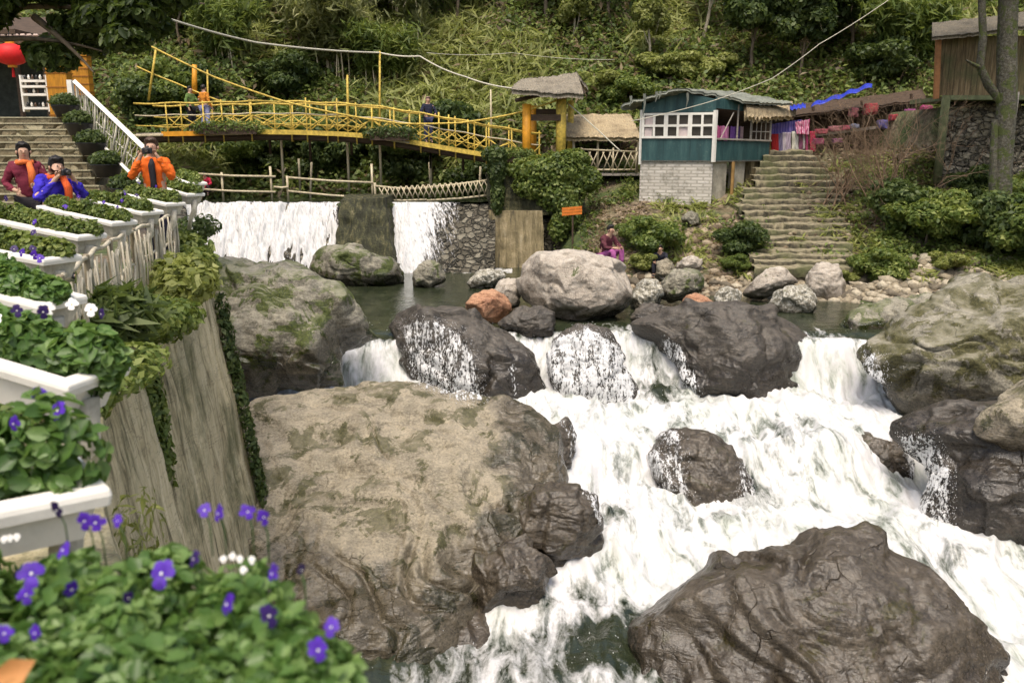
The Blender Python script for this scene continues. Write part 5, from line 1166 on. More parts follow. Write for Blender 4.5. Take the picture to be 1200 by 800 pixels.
def trough(Rp, Lp, w_, h_, label, seed, nl, lsz, leafmat, nf=6, fsz=.022, hang=.12, hts=.16, bracket=True):
    R0, L0 = Vector(Rp), Vector(Lp); ax = (L0-R0); ln_ = ax.length; ax.normalize(); sd_ = Vector((0, 0, 1)).cross(ax).normalized(); upv = ax.cross(sd_).normalized()
    if upv.z < 0: upv = -upv
    e = empty('planter_trough', R0-Vector((0, 0, h_)), label=label, cat='planter', group='white planters on the terrace edge')
    def X(a, s, u): return tuple(R0+ax*a+sd_*s+upv*u-Vector(e.location))
    # tapered open trough: outer shell, rim, soil
    mb = MB(); t = .03
    o_ = [(0.03, -w_*.40, -h_), (0.03, w_*.40, -h_), (ln_-.03, w_*.40, -h_), (ln_-.03, -w_*.40, -h_)]
    u_ = [(0, -w_/2, -.04), (0, w_/2, -.04), (ln_, w_/2, -.04), (ln_, -w_/2, -.04)]
    V = [X(*q) for q in o_]+[X(*q) for q in u_]; mb.add(V, [(0, 1, 2, 3), (0, 4, 5, 1), (1, 5, 6, 2), (2, 6, 7, 3), (3, 7, 4, 0)])
    sh_ = mb.build('shell', M_OLDW if R0.y > 3.5 else M_WHITE, e)
    mb = MB(); k = .025
    def ring(a0, s, u): return [X(a0, -s, u), X(a0, s, u), X(ln_-a0, s, u), X(ln_-a0, -s, u)]
    V = ring(-k, w_/2+k, -.045)+ring(-k-.004, w_/2+k+.004, -.02)+ring(-k, w_/2+k, 0)+ring(.035, w_/2-.03, .003)+ring(.035, w_/2-.03, -.09)
    F = []
    for r_ in range(4):
        for i in range(4): F.append((r_*4+i, r_*4+(i+1) % 4, r_*4+4+(i+1) % 4, r_*4+4+i))
    mb.add(V, F); rim = mb.build('rim', M_WHITE, e)
    bv = rim.modifiers.new('Bevel', 'BEVEL'); bv.width = .008; bv.segments = 2
    mb = MB(); mb.add(ring(.033, w_/2-.032, -.05), [(0, 1, 2, 3)]); mb.build('soil', M_SOIL, e)
    if bracket:
        mb = MB(); p0 = R0+ax*.1-upv*h_
        mb.tube([R0+ax*.03-upv*(h_*.6)-Vector(e.location), R0+ax*.06-Vector((0, 0, h_+.12))-Vector(e.location), R0+ax*.16-Vector((0, 0, h_+.24))-Vector(e.location), R0+ax*.22-Vector((0, 0, h_+.42))-Vector(e.location)], [.05, .045, .035, .03], 6); mb.build('bracket', M_OLDW, e, True)
    rng = rng_(seed); nb = max(5, int(ln_/.16)); bl = []
    for i in range(nb):
        a = ln_*(i+.5)/nb; q = Vector(X(a, rng.uniform(-.2, .2)*w_, hts*.35)); bl.append((q.x, q.y, q.z-.03, .10+rng.uniform(0, .05), w_*.34, hts*rng.uniform(.45, .75)))
    foliage('plants', rng, bl, nl, lsz, leafmat, e, shape='round' if lsz > .02 else 'quad', aspect=1.5, jitter=.55, upbias=.5)
    rr = random.Random(seed)
    for i in range(nf):
        q = Vector(X(rr.uniform(.03, ln_*.95), rr.uniform(-.6, .6)*w_, hts*rr.uniform(.7, 1.25)))
        pansy(q, (rr.uniform(-.6, .8), -1, rr.uniform(-.1, .8)), fsz*rr.uniform(.8, 1.2), seed*31+i, 0 if rr.random() < .6 else (1 if rr.random() < .7 else 2), e)
    return e
TR = [((80, 447, 2.85), (-70, 402, 2.98), 'second nearest white planter, its blunt end above the foreground pansies', 2600, .042, .024, 7),
      ((45, 355, 4.2), (-70, 326, 4.4), 'white planter with its end just left of the bamboo parapet start', 3200, .034, .024, 8),
      ((52, 303, 5.9), (-70, 280, 6.3), 'white planter in front of the lattice hoops, fourth from the camera', 3400, .032, .024, 7),
      ((92, 276, 7.5), (-40, 249, 8.0), 'long white planter in front of the woman in blue, lower of two', 3800, .03, .022, 5),
      ((132, 260, 8.9), (47, 241, 9.4), 'white planter directly below the hands of the woman in blue', 3200, .032, .024, 4),
      ((167, 248, 10.3), (98, 232, 10.8), 'white planter between the two women and the person in orange', 2800, .034, .024, 3),
      ((195, 238, 11.6), (140, 225, 12.1), 'white planter right below the person in orange', 2300, .036, .024, 2),
      ((220, 227, 13.0), (185, 217, 13.4), 'small white planter right of the person in orange', 1500, .036, .024, 0),
      ((222, 214, 14.3), (203, 207, 14.8), 'farthest and smallest white planter, beside the bamboo fence', 1000, .036, .024, 0)]
for i, (r_, l_, lab, nl, lsz, fsz, nf) in enumerate(TR):
    Ra, La = PY(*r_), PY(*l_); ax_ = La-Ra; sd2 = Vector((-ax_.y, ax_.x, 0)).normalized(); sd2 = sd2 if sd2.y > 0 else -sd2
    trough(Ra+sd2*.13, La+sd2*.13, .27, .17, lab, 400+i, nl, lsz, leafM['pansy' if i < 2 else 'bush'], nf, fsz, hts=.17)
# nearest complete planter (its end curves up at the left edge)
trough((-1.12, 2.08, .80), (-2.0, 1.35, .84), .34, .14, 'nearest complete white planter, thick rounded end at the left edge', 420, 3800, .034, leafM['pansy'], 14, .022, hts=.22)
# foreground planter right in front of the camera
fgp = trough((-.20, 1.04, .70), (-1.75, 1.22, .70), .42, .2, 'foreground planter box overflowing with pansies, mostly below the picture', 421, 500, .034, leafM['pansy'], 0, .024, hts=.1, bracket=False)
Lf = Vector(fgp.location); rng = rng_(999); bl = []
for i in range(34):
    px = rng.uniform(-60, 385); top = np.interp(px, [-60, 60, 140, 200, 300, 330, 395], [650, 622, 640, 650, 640, 745, 772])
    py = rng.uniform(top+22, 860); Yq = np.interp(py, [600, 700, 800, 860], [1.62, 1.32, 1.08, .98]); q = PY(px, py, Yq)-Lf
    bl.append((q.x, q.y, q.z-.01, .075, .085, .055))
foliage('pansy_foliage', rng, bl, 9500, .025, leafM['pansy'], fgp, shape='round', aspect=1.5, jitter=.85, upbias=.45, sizevar=.45, fold=.14)
# fill below so that no gap shows
foliage('low_foliage', rng, [(-1.0-Lf.x, 1.2-Lf.y, .73-Lf.z, .62, .25, .07)], 2200, .04, leafM['dark'], fgp, shape='round', jitter=.8)
fl = [(37, 672, 0, 1.6), (30, 697, 0, 1), (68, 597, 1, 1.3), (75, 645, 0, 1.2), (100, 610, 0, 1.2), (112, 612, 0, 1.3), (138, 610, 0, .8), (190, 672, 0, 1.7), (228, 655, 1, 1.0), (268, 708, 0, 1.5), (83, 690, 0, 1.1), (42, 741, 0, .9), (240, 598, 0, 1.1), (257, 602, 0, 1.2), (290, 600, 0, 1.1), (308, 606, 0, 1.1), (320, 672, 0, 1.1), (352, 667, 1, .9), (314, 722, 1, 1.3), (372, 762, 0, 1.3), (389, 735, 0, 1.1), (150, 700, 1, .8), (5, 742, 0, 1.0)]
for i, (px, py, k, s_) in enumerate(fl):
    Yq = np.interp(py, [590, 700, 800], [1.5, 1.22, 1.02])-.03; q = PY(px, py, Yq)
    r2 = random.Random(i+5); pansy(q-Lf, (r2.uniform(-1.6, 1.8), -1, r2.uniform(-.5, 1.1)), (.0135*s_), 700+i, k, fgp)
    mb = MB(); mb.tube([q-Lf, q-Lf+Vector((.003, .012, -.035)), q-Lf+Vector((0, .02, -.1))], .0016, 4); mb.build('flower_stalk', M_STEM, fgp, True)
for i, (px, py) in enumerate(((272, 652), (281, 655), (295, 656), (285, 668), (262, 655), (5, 632), (12, 630), (20, 629))):
    Yq = np.interp(py, [590, 700, 800], [1.5, 1.22, 1.02])-.02; q = PY(px, py, Yq); pansy(q-Lf, (.2, -1, .5), .0065, 800+i, 2, fgp)
# small white-rimmed corner piece seen at the bottom and a dry orange leaf
mb = MB(); V_, F_ = leaves(np.array([[0, 0, 0.]]), np.array([[0, -.5, 1.]]), .05, rng_(3), shape='round'); o = mesh_np('fallen_leaf', V_, F_, simple_mat('dry_orange_leaf', (.45, .2, .06), .7, .3)); o.location = PY(12, 790, 1.02); tag(o, 'dry orange leaf lying among the pansies in the bottom left corner', 'leaf')

# ------------------------------------------------------------------ plants on the retaining wall
def plant(name, loc, blobs, n, size, mat, label, cat, seed, group=None, **k):
    o = foliage(name, rng_(seed), blobs, n, size, mat, None, **k); o.location = loc; tag(o, label, cat, group); return o
def hang(x0, y0, z0, dx, dy, dz, n, r_): return [(x0+dx*i/(n-1), y0+dy*i/(n-1), z0+dz*i/(n-1), r_[0]*(1-.4*i/(n-1)), r_[1], r_[2]) for i in range(n)]
plant('creeper', (-4.5, 12.3, 0), [(-.2, 0, .0, .4, .6, .22), (-.05, .1, -.1, .25, .4, .22), (-.6, .8, .1, .5, .5, .25), (-.1, -.7, -.05, .3, .6, .22), (.0, -.3, -.35, .12, .25, .3)], 3400, .085, leafM['bush'], 'leafy creeper over the far corner of the retaining wall', 'creeper', 31)
plant('shrub', (-4.05, 10.4, .05), [(0, 0, .05, .4, .5, .25), (.2, -.4, 0, .35, .5, .25)], 1900, .085, leafM['light'], 'bright yellow green shrub on the wall top between two darker creepers', 'shrub', 32)
plant('creeper', (-3.7, 8.3, -.1), [(0, 0, .05, .4, .8, .2), (.1, .5, -.05, .3, .6, .2), (-.2, -.9, 0, .38, .6, .2)]+hang(.05, .0, -.3, .14, -.1, -1.15, 6, (.09, .18, .26)), 4600, .065, leafM['bush'], 'creeper hanging in a long tail down the middle of the retaining wall', 'creeper', 33)
plant('creeper', (-2.95, 6.0, -.05), [(0, 0, .05, .35, .8, .16), (0, -.5, -.05, .22, .5, .16), (-.35, -1.1, 0, .3, .5, .16)], 2800, .055, leafM['bush'], 'low leafy creeper at the foot of the bamboo parapet, nearest the camera', 'creeper', 34)
plant('weed_tuft', (-2.2, 5.1, -1.5), hang(-.1, -.3, .8, .25, .2, -1.8, 6, (.07, .4, .3)), 700, .05, leafM['light'], 'grassy weeds growing on the near part of the retaining wall', 'weeds', 35, aspect=4)
plant('fern', (-3.45, 7.2, .05), [(0, 0, .15, .35, .45, .22)], 700, .16, leafM['dark'], 'dark spiky fern in front of the parapet between the creepers', 'fern', 36, aspect=6, upbias=.1)
plant('ivy', (-4.35, 12.55, -3.4), hang(-.02, .12, 2.6, .45, -.05, -3.0, 9, (.08, .2, .3)), 1800, .07, leafM['dark'], 'thin ivy running down the far vertical edge of the retaining wall', 'ivy', 37)
q = PY(228, 268, 15.2); plant('shrub', q, [(0, 0, 0, .38, .4, .22), (.2, 0, .05, .25, .3, .2)], 900, .06, leafM['dark'], 'dark clipped shrub beside the left end of the weir', 'shrub', 38)
# ------------------------------------------------------------------ wooded slope
def march(px, py, y0=33.0, y1=120.0, st=.35):
    """ground point met by the line of sight, beyond y0"""
    out = []
    for a, b in zip(px, py):
        d = ray(a, b); d = d/d.y; h = GBVH.ray_cast(Vector((0, 0, EYE))+d*y0, d.normalized(), 300)[0]
        if h is not None and h.y > y1: h = None
        out.append((h.x, h.y, h.z, 1) if h is not None else (0, 0, 0, 0))
    A = np.array(out, float); return A[:, 0], A[:, 1], A[:, 2], A[:, 3] > 0
def _bvh(o):
    me = o.data; M = o.matrix_world if o.parent is None and o.location.length == 0 else Matrix.Translation(o.location)
    return BVHTree.FromPolygons([M @ v.co for v in me.vertices], [tuple(p.vertices) for p in me.polygons])
GBVH = _bvh(ground)
rngU = rng_(12)
N = 28000
px = rngU.uniform(-140, 1340, N); py = rngU.uniform(-60, 250, N)
X, Y, Z, ok = march(px, py); X, Y, Z, px, py = X[ok], Y[ok], Z[ok], px[ok], py[ok]
keep = ~((X > -1.2) & (X < 17) & (Y < 36.2))          # the level ground of hut and stall stays open
X, Y, Z, px, py = X[keep], Y[keep], Z[keep], px[keep], py[keep]
grassy = (gnoise(np.stack([X*.22, Y*.22, 0*X], 1), 8) + 1.1*np.exp(-(((px-540)/110)**2+((py-100)/55)**2)) + .5*np.exp(-(((px-250)/90)**2+((py-60)/70)**2))) > .32
def cover(name, sel, k, size, mat, lab, hgt, **kw):
    P_ = np.repeat(np.stack([X[sel], Y[sel], Z[sel]], 1), k, 0); n = len(P_); sp = .38
    P_ = P_+np.stack([rngU.normal(0, sp, n), rngU.normal(0, sp*.8, n), np.abs(rngU.normal(0, hgt, n))], 1)
    P_[:, 2] += .35*np.clip(gnoise(P_*[.8, .8, 0], 3), 0, 1)
    N_ = np.tile([0, -.6, .7], (n, 1)); V, F = leaves(P_, N_, size, rngU, **kw)
    o = mesh_np(name, V, F, mat); tag(o, lab, 'vegetation', kind='stuff'); return o
cover('undergrowth', ~grassy, 10, .155, leafM['bush'], 'mixed green undergrowth covering the wooded slope', .28, aspect=1.8, jitter=.7)
cover('grass', grassy, 12, .26, leafM['light'], 'yellow green tall grass on the open parts of the slope', .22, aspect=9, jitter=.5, droop=-.5, upbias=0)
sel = rngU.random(len(X)) < .45
cover('dry_litter', sel, 4, .22, leafM['dry'], 'dry leaves and dead stems lying on the slope', .12, aspect=4, jitter=.7)

def tubes_np(paths, radii, seg=4):
    """many tapered tubes in one mesh; paths: list of (k,3) arrays"""
    V = []; F = []; n0 = 0
    an = np.arange(seg)*2*math.pi/seg
    for p, r in zip(paths, radii):
        p = np.asarray(p, float); k = len(p); t = np.gradient(p, axis=0); t /= np.linalg.norm(t, axis=1)[:, None]+1e-9
        a = np.tile([.13, .99, .05], (k, 1)); b = np.cross(t, a); b /= np.linalg.norm(b, axis=1)[:, None]+1e-9; c = np.cross(t, b)
        rr = np.linspace(r[0], r[1], k)[:, None, None]
        ring = p[:, None, :]+rr*(b[:, None, :]*np.cos(an)[None, :, None]+c[:, None, :]*np.sin(an)[None, :, None]); V.append(ring.reshape(-1, 3))
        i = np.arange(k-1)[:, None]*seg; j = np.arange(seg)[None, :]; j2 = (j+1) % seg
        F.append(np.stack([(i+j).ravel(), (i+j2).ravel(), (i+seg+j2).ravel(), (i+seg+j).ravel()], 1)+n0); n0 += k*seg
    return np.concatenate(V), np.concatenate(F)
M_BARK = simple_mat('grey_brown_bark', (.16, .125, .085), .9, .4, 8, .6, stretch=(1, 1, .4))
M_PBARK = simple_mat('pale_bark', (.34, .30, .22), .85, .35, 8, .5, stretch=(1, 1, .3))
M_MBARK = rock_mat('dark_mossy_bark', (.02, .018, .011), (.05, .045, .028), (.12, .11, .075), moss=.6, lichen=.12, strata=.3, sc_=2.2)
def limbs(rng, h, r, crown_pts, k=9):
    paths = []; rad = []
    tr = np.array([[0, 0, -.4], [.05*h*rng.normal(), .03, h*.3], [.06*h*rng.normal(), .05*h*rng.normal(), h*.62], [.07*h*rng.normal(), 0, h*.85]]); t = np.linspace(0, 3, 12)
    tp = np.stack([np.interp(t, range(4), tr[:, i]) for i in range(3)], 1); paths.append(tp); rad.append((r, r*.35))
    for i in range(k):
        s_ = tp[rng.integers(4, 11)]; e_ = crown_pts[rng.integers(len(crown_pts))]; m_ = (s_+e_)/2+rng.normal(0, .12*h*.3, 3); m_[2] -= .05*h
        tt = np.linspace(0, 1, 7)[:, None]; p = s_*(1-tt)**2+2*m_*tt*(1-tt)+e_*tt**2; paths.append(p); rad.append((r*.42, r*.06))
        for j in range(3):
            q = p[rng.integers(3, 7)]; e2 = q+rng.normal(0, .13*h, 3); paths.append(np.stack([q, (q+e2)/2+.02*h, e2])); rad.append((r*.14, r*.03))
    return tubes_np(paths, rad, 5)
PROTO = {}
def proto_tree(key, seed, rx, rz, h, nblob, nl, lsz, lm, bark, r=.12, **k):
    rng = rng_(seed); bl = crown_blobs(rng, rx, rx*.9, rz, h-rz*.75, nblob)
    P_, N_ = clump_points(rng, nl, bl); V, F = leaves(P_, N_, lsz, rng, **k)
    c = mesh_np('crown', V, F, lm); tV, tF = limbs(rng, h, r, [np.array(b[:3]) for b in bl]); t = mesh_np('trunk', tV, tF, bark)
    PROTO[key] = (c.data, t.data); bpy.data.objects.remove(c); bpy.data.objects.remove(t)
def proto_bamboo(key, seed, n, h, nl, lm):
    rng = rng_(seed); paths = []; rad = []; LP = []; LN = []
    for i in range(n):
        b = np.array([rng.normal(0, .5), rng.normal(0, .4), -.3]); d = np.array([rng.normal(0, 1), rng.normal(-.3, .8), 0]); d /= np.linalg.norm(d)+.01; hh = h*rng.uniform(.75, 1.1); t = np.linspace(0, 1, 12)[:, None]
        p = b+d*(t**2.3)*hh*rng.uniform(.15, .5)+np.array([0, 0, 1])*hh*(t-.28*t**3.5); paths.append(p); rad.append((.045, .012))
        m = nl//n; u = rng.uniform(.35, 1, m); q = np.stack([np.interp(u, t[:, 0], p[:, i2]) for i2 in range(3)], 1)+rng.normal(0, 1, (m, 3))*(.16+.38*u[:, None])*[1, 1, .7]; LP.append(q)
    LP = np.concatenate(LP); V, F = leaves(LP, np.tile([0, -.4, .5], (len(LP), 1)), .26, rng, aspect=5.5, jitter=.8, droop=.7)
    c = mesh_np('crown', V, F, lm); tV, tF = tubes_np(paths, rad, 5); t = mesh_np('culms', tV, tF, M_BAM)
    PROTO[key] = (c.data, t.data); bpy.data.objects.remove(c); bpy.data.objects.remove(t)
proto_tree('broad', 1, 2.0, 1.8, 5.2, 22, 11000, .21, leafM['bush'], M_BARK)
proto_tree('broad2', 2, 1.7, 2.2, 5.8, 13, 10000, .19, leafM['light'], M_PBARK)
proto_tree('dark', 3, 2.1, 2.2, 5.6, 22, 11000, .22, leafM['dark'], M_BARK)
proto_tree('shrub', 4, 1.3, .8, 1.5, 20, 7000, .11, leafM['bush'], M_BARK, .05)
proto_tree('lshrub', 5, 1.2, .7, 1.35, 18, 6500, .11, leafM['light'], M_BARK, .05)
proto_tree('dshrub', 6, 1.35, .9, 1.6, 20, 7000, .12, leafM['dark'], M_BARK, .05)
proto_tree('droop', 7, 1.5, 2.6, 6.0, 16, 10000, .30, leafM['bamboo'], M_PBARK, .1, aspect=4.2, droop=.8, jitter=.8)
proto_bamboo('bamboo', 8, 15, 7.0, 9000, leafM['bamboo'])
proto_bamboo('bamboo2', 9, 12, 5.5, 8000, leafM['bush'])
def wood(key, px, py, sc_, label, cat='tree', Y0=None, name=None, rz=None, group=None, sz=None, dz=0):
    if Y0 is None:
        x, y, z, okk = march([px], [py]); 
        if not okk[0]: return
        p = Vector((x[0], y[0], z[0]))
    else:
        p = PY(px, py, Y0)
        if name != 'keep' : p.z = gz(p.x, p.y)+dz
    nm = {'broad': 'broadleaf_tree', 'broad2': 'broadleaf_tree', 'dark': 'dark_tree', 'shrub': 'shrub', 'lshrub': 'shrub', 'dshrub': 'shrub', 'droop': 'drooping_tree', 'bamboo': 'bamboo_clump', 'bamboo2': 'bamboo_clump'}[key]
    if 'shrub' in nm and cat == 'tree': cat = 'shrub'
    if 'bamboo' in nm: cat = 'bamboo'
    e = empty(nm, p, (px*1.7) % 6.28 if rz is None else rz, label, cat, group); e.scale = (sc_, sc_, sc_*(sz or 1))
    c_, t_ = PROTO[key]
    for nme, d in (('crown', c_), ('culms' if 'bamboo' in nm else 'trunk', t_)):
        o = bpy.data.objects.new(nme, d); COL.objects.link(o); o.parent = e
    return e
GW = 'trees and bushes of the wooded slope'
WL = [('dark', 120, 70, 1.1, 'dark tree behind the gate pillars, above the white balustrade'), ('broad', 215, 60, .8, 'leafy tree on the slope above the left end of the yellow bridge'),
 ('bamboo2', 262, 78, .85, 'pale bamboo clump above the two people on the bridge'), ('lshrub', 300, 92, 1.3, 'yellow green shrub just above the bridge, left of its first tall pole'),
 ('dshrub', 345, 118, 1.5, 'dark bush with broad leaves right behind the bridge railing, left of the tall pole'), ('droop', 352, 62, 1.0, 'drooping tree above the dark broad leaved bush'),
 ('bamboo', 395, 100, .95, 'bamboo clump rising behind the short pole of the bridge'), ('droop', 430, 60, 1.15, 'tall drooping tree above the middle of the bridge'),
 ('bamboo2', 455, 105, .8, 'bamboo clump right of the tall yellow pole on the bridge'), ('droop', 487, 66, .95, 'drooping tree with pale trunk where the white rope bends'),
 ('dark', 535, 22, 1.0, 'dark tree over the shaded gully at the top, left one'), ('dark', 585, 12, 1.1, 'dark tree over the shaded gully at the top, second from left'), ('dark', 640, 30, 1.1, 'dark tree at the top above the gate roof'),
 ('lshrub', 560, 112, .9, 'small light shrub on the grassy slope left of the gate roof'), ('lshrub', 520, 140, .8, 'low light shrub behind the dark clothed man on the bridge'),
 ('broad2', 665, 75, .8, 'light green tree right above the sagging gate roof'), ('lshrub', 700, 120, 1.3, 'light shrub above the pale straw roof'), ('shrub', 735, 128, 1.2, 'green shrub between the straw roof and the teal hut'),
 ('broad2', 760, 88, .75, 'light leafy tree above the peak of the teal hut'), ('lshrub', 780, 100, 1.4, 'yellow green bush touching the roof line of the teal hut'), ('lshrub', 830, 100, 1.4, 'bright bush behind the right half of the hut roof'),
 ('broad2', 820, 55, 1.0, 'bright leafy tree high above the teal hut'), ('broad', 720, 40, 1.0, 'green tree at the top between gate roof and hut'), ('dark', 880, 92, 1.0, 'dark tree behind the straw awning of the hut'),
 ('broad', 890, 45, 1.0, 'green tree at the top above the straw awning'), ('dark', 935, 100, .9, 'dark tree right behind the textile stall roof'), ('bamboo', 950, 60, 1.0, 'bamboo clump above the textile stall'),
 ('dark', 990, 85, 1.0, 'dark tree behind the blue tarpaulin'), ('broad2', 1010, 40, 1.0, 'light green tree at the top above the blue tarpaulin'), ('dshrub', 1040, 100, 1.5, 'dark bush behind the bare brown bush'),
 ('bamboo2', 1068, 85, .9, 'leafy bamboo left of the wooden house roof'), ('broad2', 1085, 30, .9, 'light green tree above the corner of the wooden house'), ('dark', 1140, 10, 1.1, 'dark tree behind the roof of the wooden house'), ('broad', 1190, 5, 1.1, 'green tree in the top right corner behind the house'),
 ('broad', 300, 20, .9, 'green tree at the top left of the rope'), ('droop', 390, 10, 1.1, 'drooping tree at the top above the middle of the bridge'), ('bamboo', 470, 15, 1.0, 'bamboo clump at the top where pale trunks stand'), ('broad', 760, 5, 1.1, 'tree at the top edge above the hut, left one'), ('dark', 940, 10, 1.2, 'dark tree at the top edge above the textile stall'), ('broad2', 850, 8, 1.0, 'light tree at the top edge above the hut, right one'), ('bamboo', 1040, 10, 1.0, 'bamboo clump at the top edge left of the wooden house'), ('dark', 200, 8, 1.1, 'dark tree at the top edge left of the rope'),
 ('broad', 60, 5, 1.3, 'tree rising behind the souvenir shop roof')]
for k_, a, b, s_, lab in WL: wood(k_, a, b, s_*.82, lab)
for px_, py_ in ((110, -60), (300, -70), (500, -60), (680, -60), (860, -70), (1060, -60), (1250, -40), (-40, -30)):
    wood(['dark', 'broad', 'droop'][px_ % 3], px_, py_, 1.3, 'tree of the closed canopy along the top edge of the picture', group='canopy trees along the top edge')
# greenery under and behind the bridge
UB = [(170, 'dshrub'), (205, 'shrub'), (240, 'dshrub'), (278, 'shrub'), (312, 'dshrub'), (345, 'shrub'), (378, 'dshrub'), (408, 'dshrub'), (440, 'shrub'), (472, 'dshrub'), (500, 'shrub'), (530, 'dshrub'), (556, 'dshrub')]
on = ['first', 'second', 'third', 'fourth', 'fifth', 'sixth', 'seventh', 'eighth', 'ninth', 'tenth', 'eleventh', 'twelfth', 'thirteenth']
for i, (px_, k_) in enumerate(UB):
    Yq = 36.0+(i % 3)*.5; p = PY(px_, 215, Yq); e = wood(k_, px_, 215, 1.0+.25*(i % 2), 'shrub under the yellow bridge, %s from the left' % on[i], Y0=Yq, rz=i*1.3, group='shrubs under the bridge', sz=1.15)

# plants of the right bank (px, base row, Y, scale, key, label)
RB = [('shrub', 765, 298, 27.2, .85, 'green bush on the bank below the white brick base'), ('shrub', 745, 275, 28.5, .6, 'leafy bush left of the white brick base'), ('lshrub', 757, 300, 26.6, .5, 'small light plant with long leaves beside the seated pink figure'),
 ('dshrub', 873, 300, 26.8, .7, 'dark bush on the left side of the stone stair'), ('shrub', 862, 320, 26.0, .4, 'low green plant at the left foot of the stone stair'),
 ('shrub', 1035, 303, 25.2, .75, 'green bush at the right foot of the stone stair'), ('dshrub', 1045, 262, 27.5, .9, 'bush beside the middle of the stone stair, right side'), ('shrub', 1085, 275, 26.3, 1.05, 'large green bush below the mossy house post'),
 ('shrub', 1130, 280, 25.8, 1.1, 'large green bush below the stacked stone wall'), ('dshrub', 1175, 285, 25.0, 1.15, 'large dark bush at the right edge of the bank'), ('shrub', 1215, 270, 24.5, 1.2, 'bush cut by the right edge of the picture'), ('lshrub', 1110, 312, 24.6, .5, 'low light plants above the pale rubble bank'),
 ('lshrub', 1195, 325, 22.0, .6, 'yellow green grass tuft above the massive right hand rock'), ('dshrub', 1150, 225, 28.2, .8, 'dark bush at the foot of the stacked stone wall'), ('shrub', 1195, 215, 27.5, .9, 'bush beside the dark mossy trunk at the right edge'), ('lshrub', 1000, 290, 25.4, .35, 'small plant growing between stair and bush')]
for k_, px_, py_, Yq, s_, lab in RB: wood(k_, px_, py_, s_, lab, Y0=Yq, group=None)
def bank_cover(name, lab, boxes, k, size, mat, hgt, seed, thr=-.1, **kw):
    r_ = rng_(seed); PP = []
    for (x0, x1, y0, y1, n) in boxes:
        X, Y, Z, ok = march(r_.uniform(x0, x1, n), r_.uniform(y0, y1, n), 18, 40); PP.append(np.stack([X, Y, Z], 1)[ok])
    P_ = np.concatenate(PP); P_ = P_[gnoise(P_*[.9, .9, .9], seed) > thr]; P_ = np.repeat(P_, k, 0); n = len(P_)
    P_ = P_+np.stack([r_.normal(0, .14, n), r_.normal(0, .14, n), np.abs(r_.normal(0, hgt, n))], 1); V, F = leaves(P_, np.tile([0, -.4, .8], (n, 1)), size, r_, **kw)
    o = mesh_np(name, V, F, mat); tag(o, lab, 'vegetation', kind='stuff')
bank_cover('ground_cover', 'low green plants spreading over the right bank', [(1000, 1215, 190, 318, 2300), (735, 800, 228, 312, 450), (850, 900, 250, 322, 320), (690, 750, 190, 240, 250), (640, 700, 250, 310, 160), (955, 1010, 285, 320, 160)], 8, .10, leafM['bush'], .16, 5, -.12, aspect=1.8, jitter=.8)
bank_cover('grass', 'short grass and weeds between the stones of the right bank', [(730, 1215, 180, 330, 2200), (1120, 1215, 300, 330, 300)], 6, .17, leafM['light'], .07, 6, .12, aspect=8, droop=-.4, jitter=.5)
bank_cover('leaf_litter', 'fallen brown leaves lying on the earth bank', [(985, 1110, 170, 270, 1500), (690, 760, 230, 320, 600), (820, 900, 260, 330, 300)], 3, .10, leafM['dry'], .03, 7, -.3, jitter=.6, aspect=1.6)
# ivy on the abutment
P0 = PY(640, 230, 31.0)
plant('ivy', P0, [(-.2, .3, .9, 1.3, .7, .5), (.6, .3, .9, 1.0, .8, .7), (.5, .1, .1, .9, .6, .7), (-.6, .1, .35, .6, .5, .45), (.75, -.1, -.5, .5, .45, .7), (.45, -.1, -1.1, .35, .4, .5), (1.4, .5, .6, .6, .7, .5), (1.0, .4, 1.3, .6, .6, .35)], 11000, .115, leafM['bush'], 'thick ivy hanging over the abutment below the gate tower', 'ivy', 71)
plant('ivy', PY(583, 225, 31.0), [(0, .1, .9, .35, .5, .7), (0, .1, -.1, .25, .4, .8), (-.1, 0, 1.3, .45, .5, .3)], 2600, .12, leafM['dark'], 'dark ivy on the left corner of the abutment', 'ivy', 72)
plant('moss_cap', PY(430, 240, 31.2), [(0, -.3, .0, 1.0, .9, .2), (.35, -.85, -.5, .6, .3, .55), (-.35, -.8, -.35, .5, .3, .45), (.7, -.8, -.9, .3, .3, .5), (.1, -1.1, -1.0, .35, .25, .4)], 5200, .07, leafM['dark'], 'moss and small ferns growing over the top of the weir pier', 'moss', 73)
# bare brown bush
def twiggy(name, base, h, wd, n, seed, mat, lab):
    rng = rng_(seed); paths = []; rad = []
    def grow(p, d, l, r, lev):
        k = 5; pts = [p]; 
        for i in range(k):
            d = d+rng.normal(0, .16, 3); d[2] += .05; d /= np.linalg.norm(d); p = p+d*l/k; pts.append(p)
        paths.append(np.array(pts)); rad.append((r, r*.5))
        if lev > 0:
            for i in range(rng.integers(3, 5)):
                q = pts[rng.integers(2, k+1)]; nd = d+rng.normal(0, .55, 3); nd /= np.linalg.norm(nd); grow(q, nd, l*rng.uniform(.5, .8), r*.5, lev-1)
    for i in range(n):
        d = np.array([rng.normal(0, .4)*wd, rng.normal(0, .25), 1.0]); d /= np.linalg.norm(d)
        grow(np.array([rng.normal(0, .25)*wd, rng.normal(0, .2), -.2]), d, h*.45, .035, 4)
    V, F = tubes_np(paths, rad, 3); o = mesh_np(name, V, F, mat); o.location = base; tag(o, lab, 'bush'); return o
M_TWIG = simple_mat('brown_twigs', (.24, .16, .10), .9, .35, 8, .3)
q = PY(1040, 270, 27.8); q.z = gz(q.x, q.y); twiggy('bare_bush', q, 5.2, 1.0, 9, 5, M_TWIG, 'tall leafless brown bush in front of the stall goods')
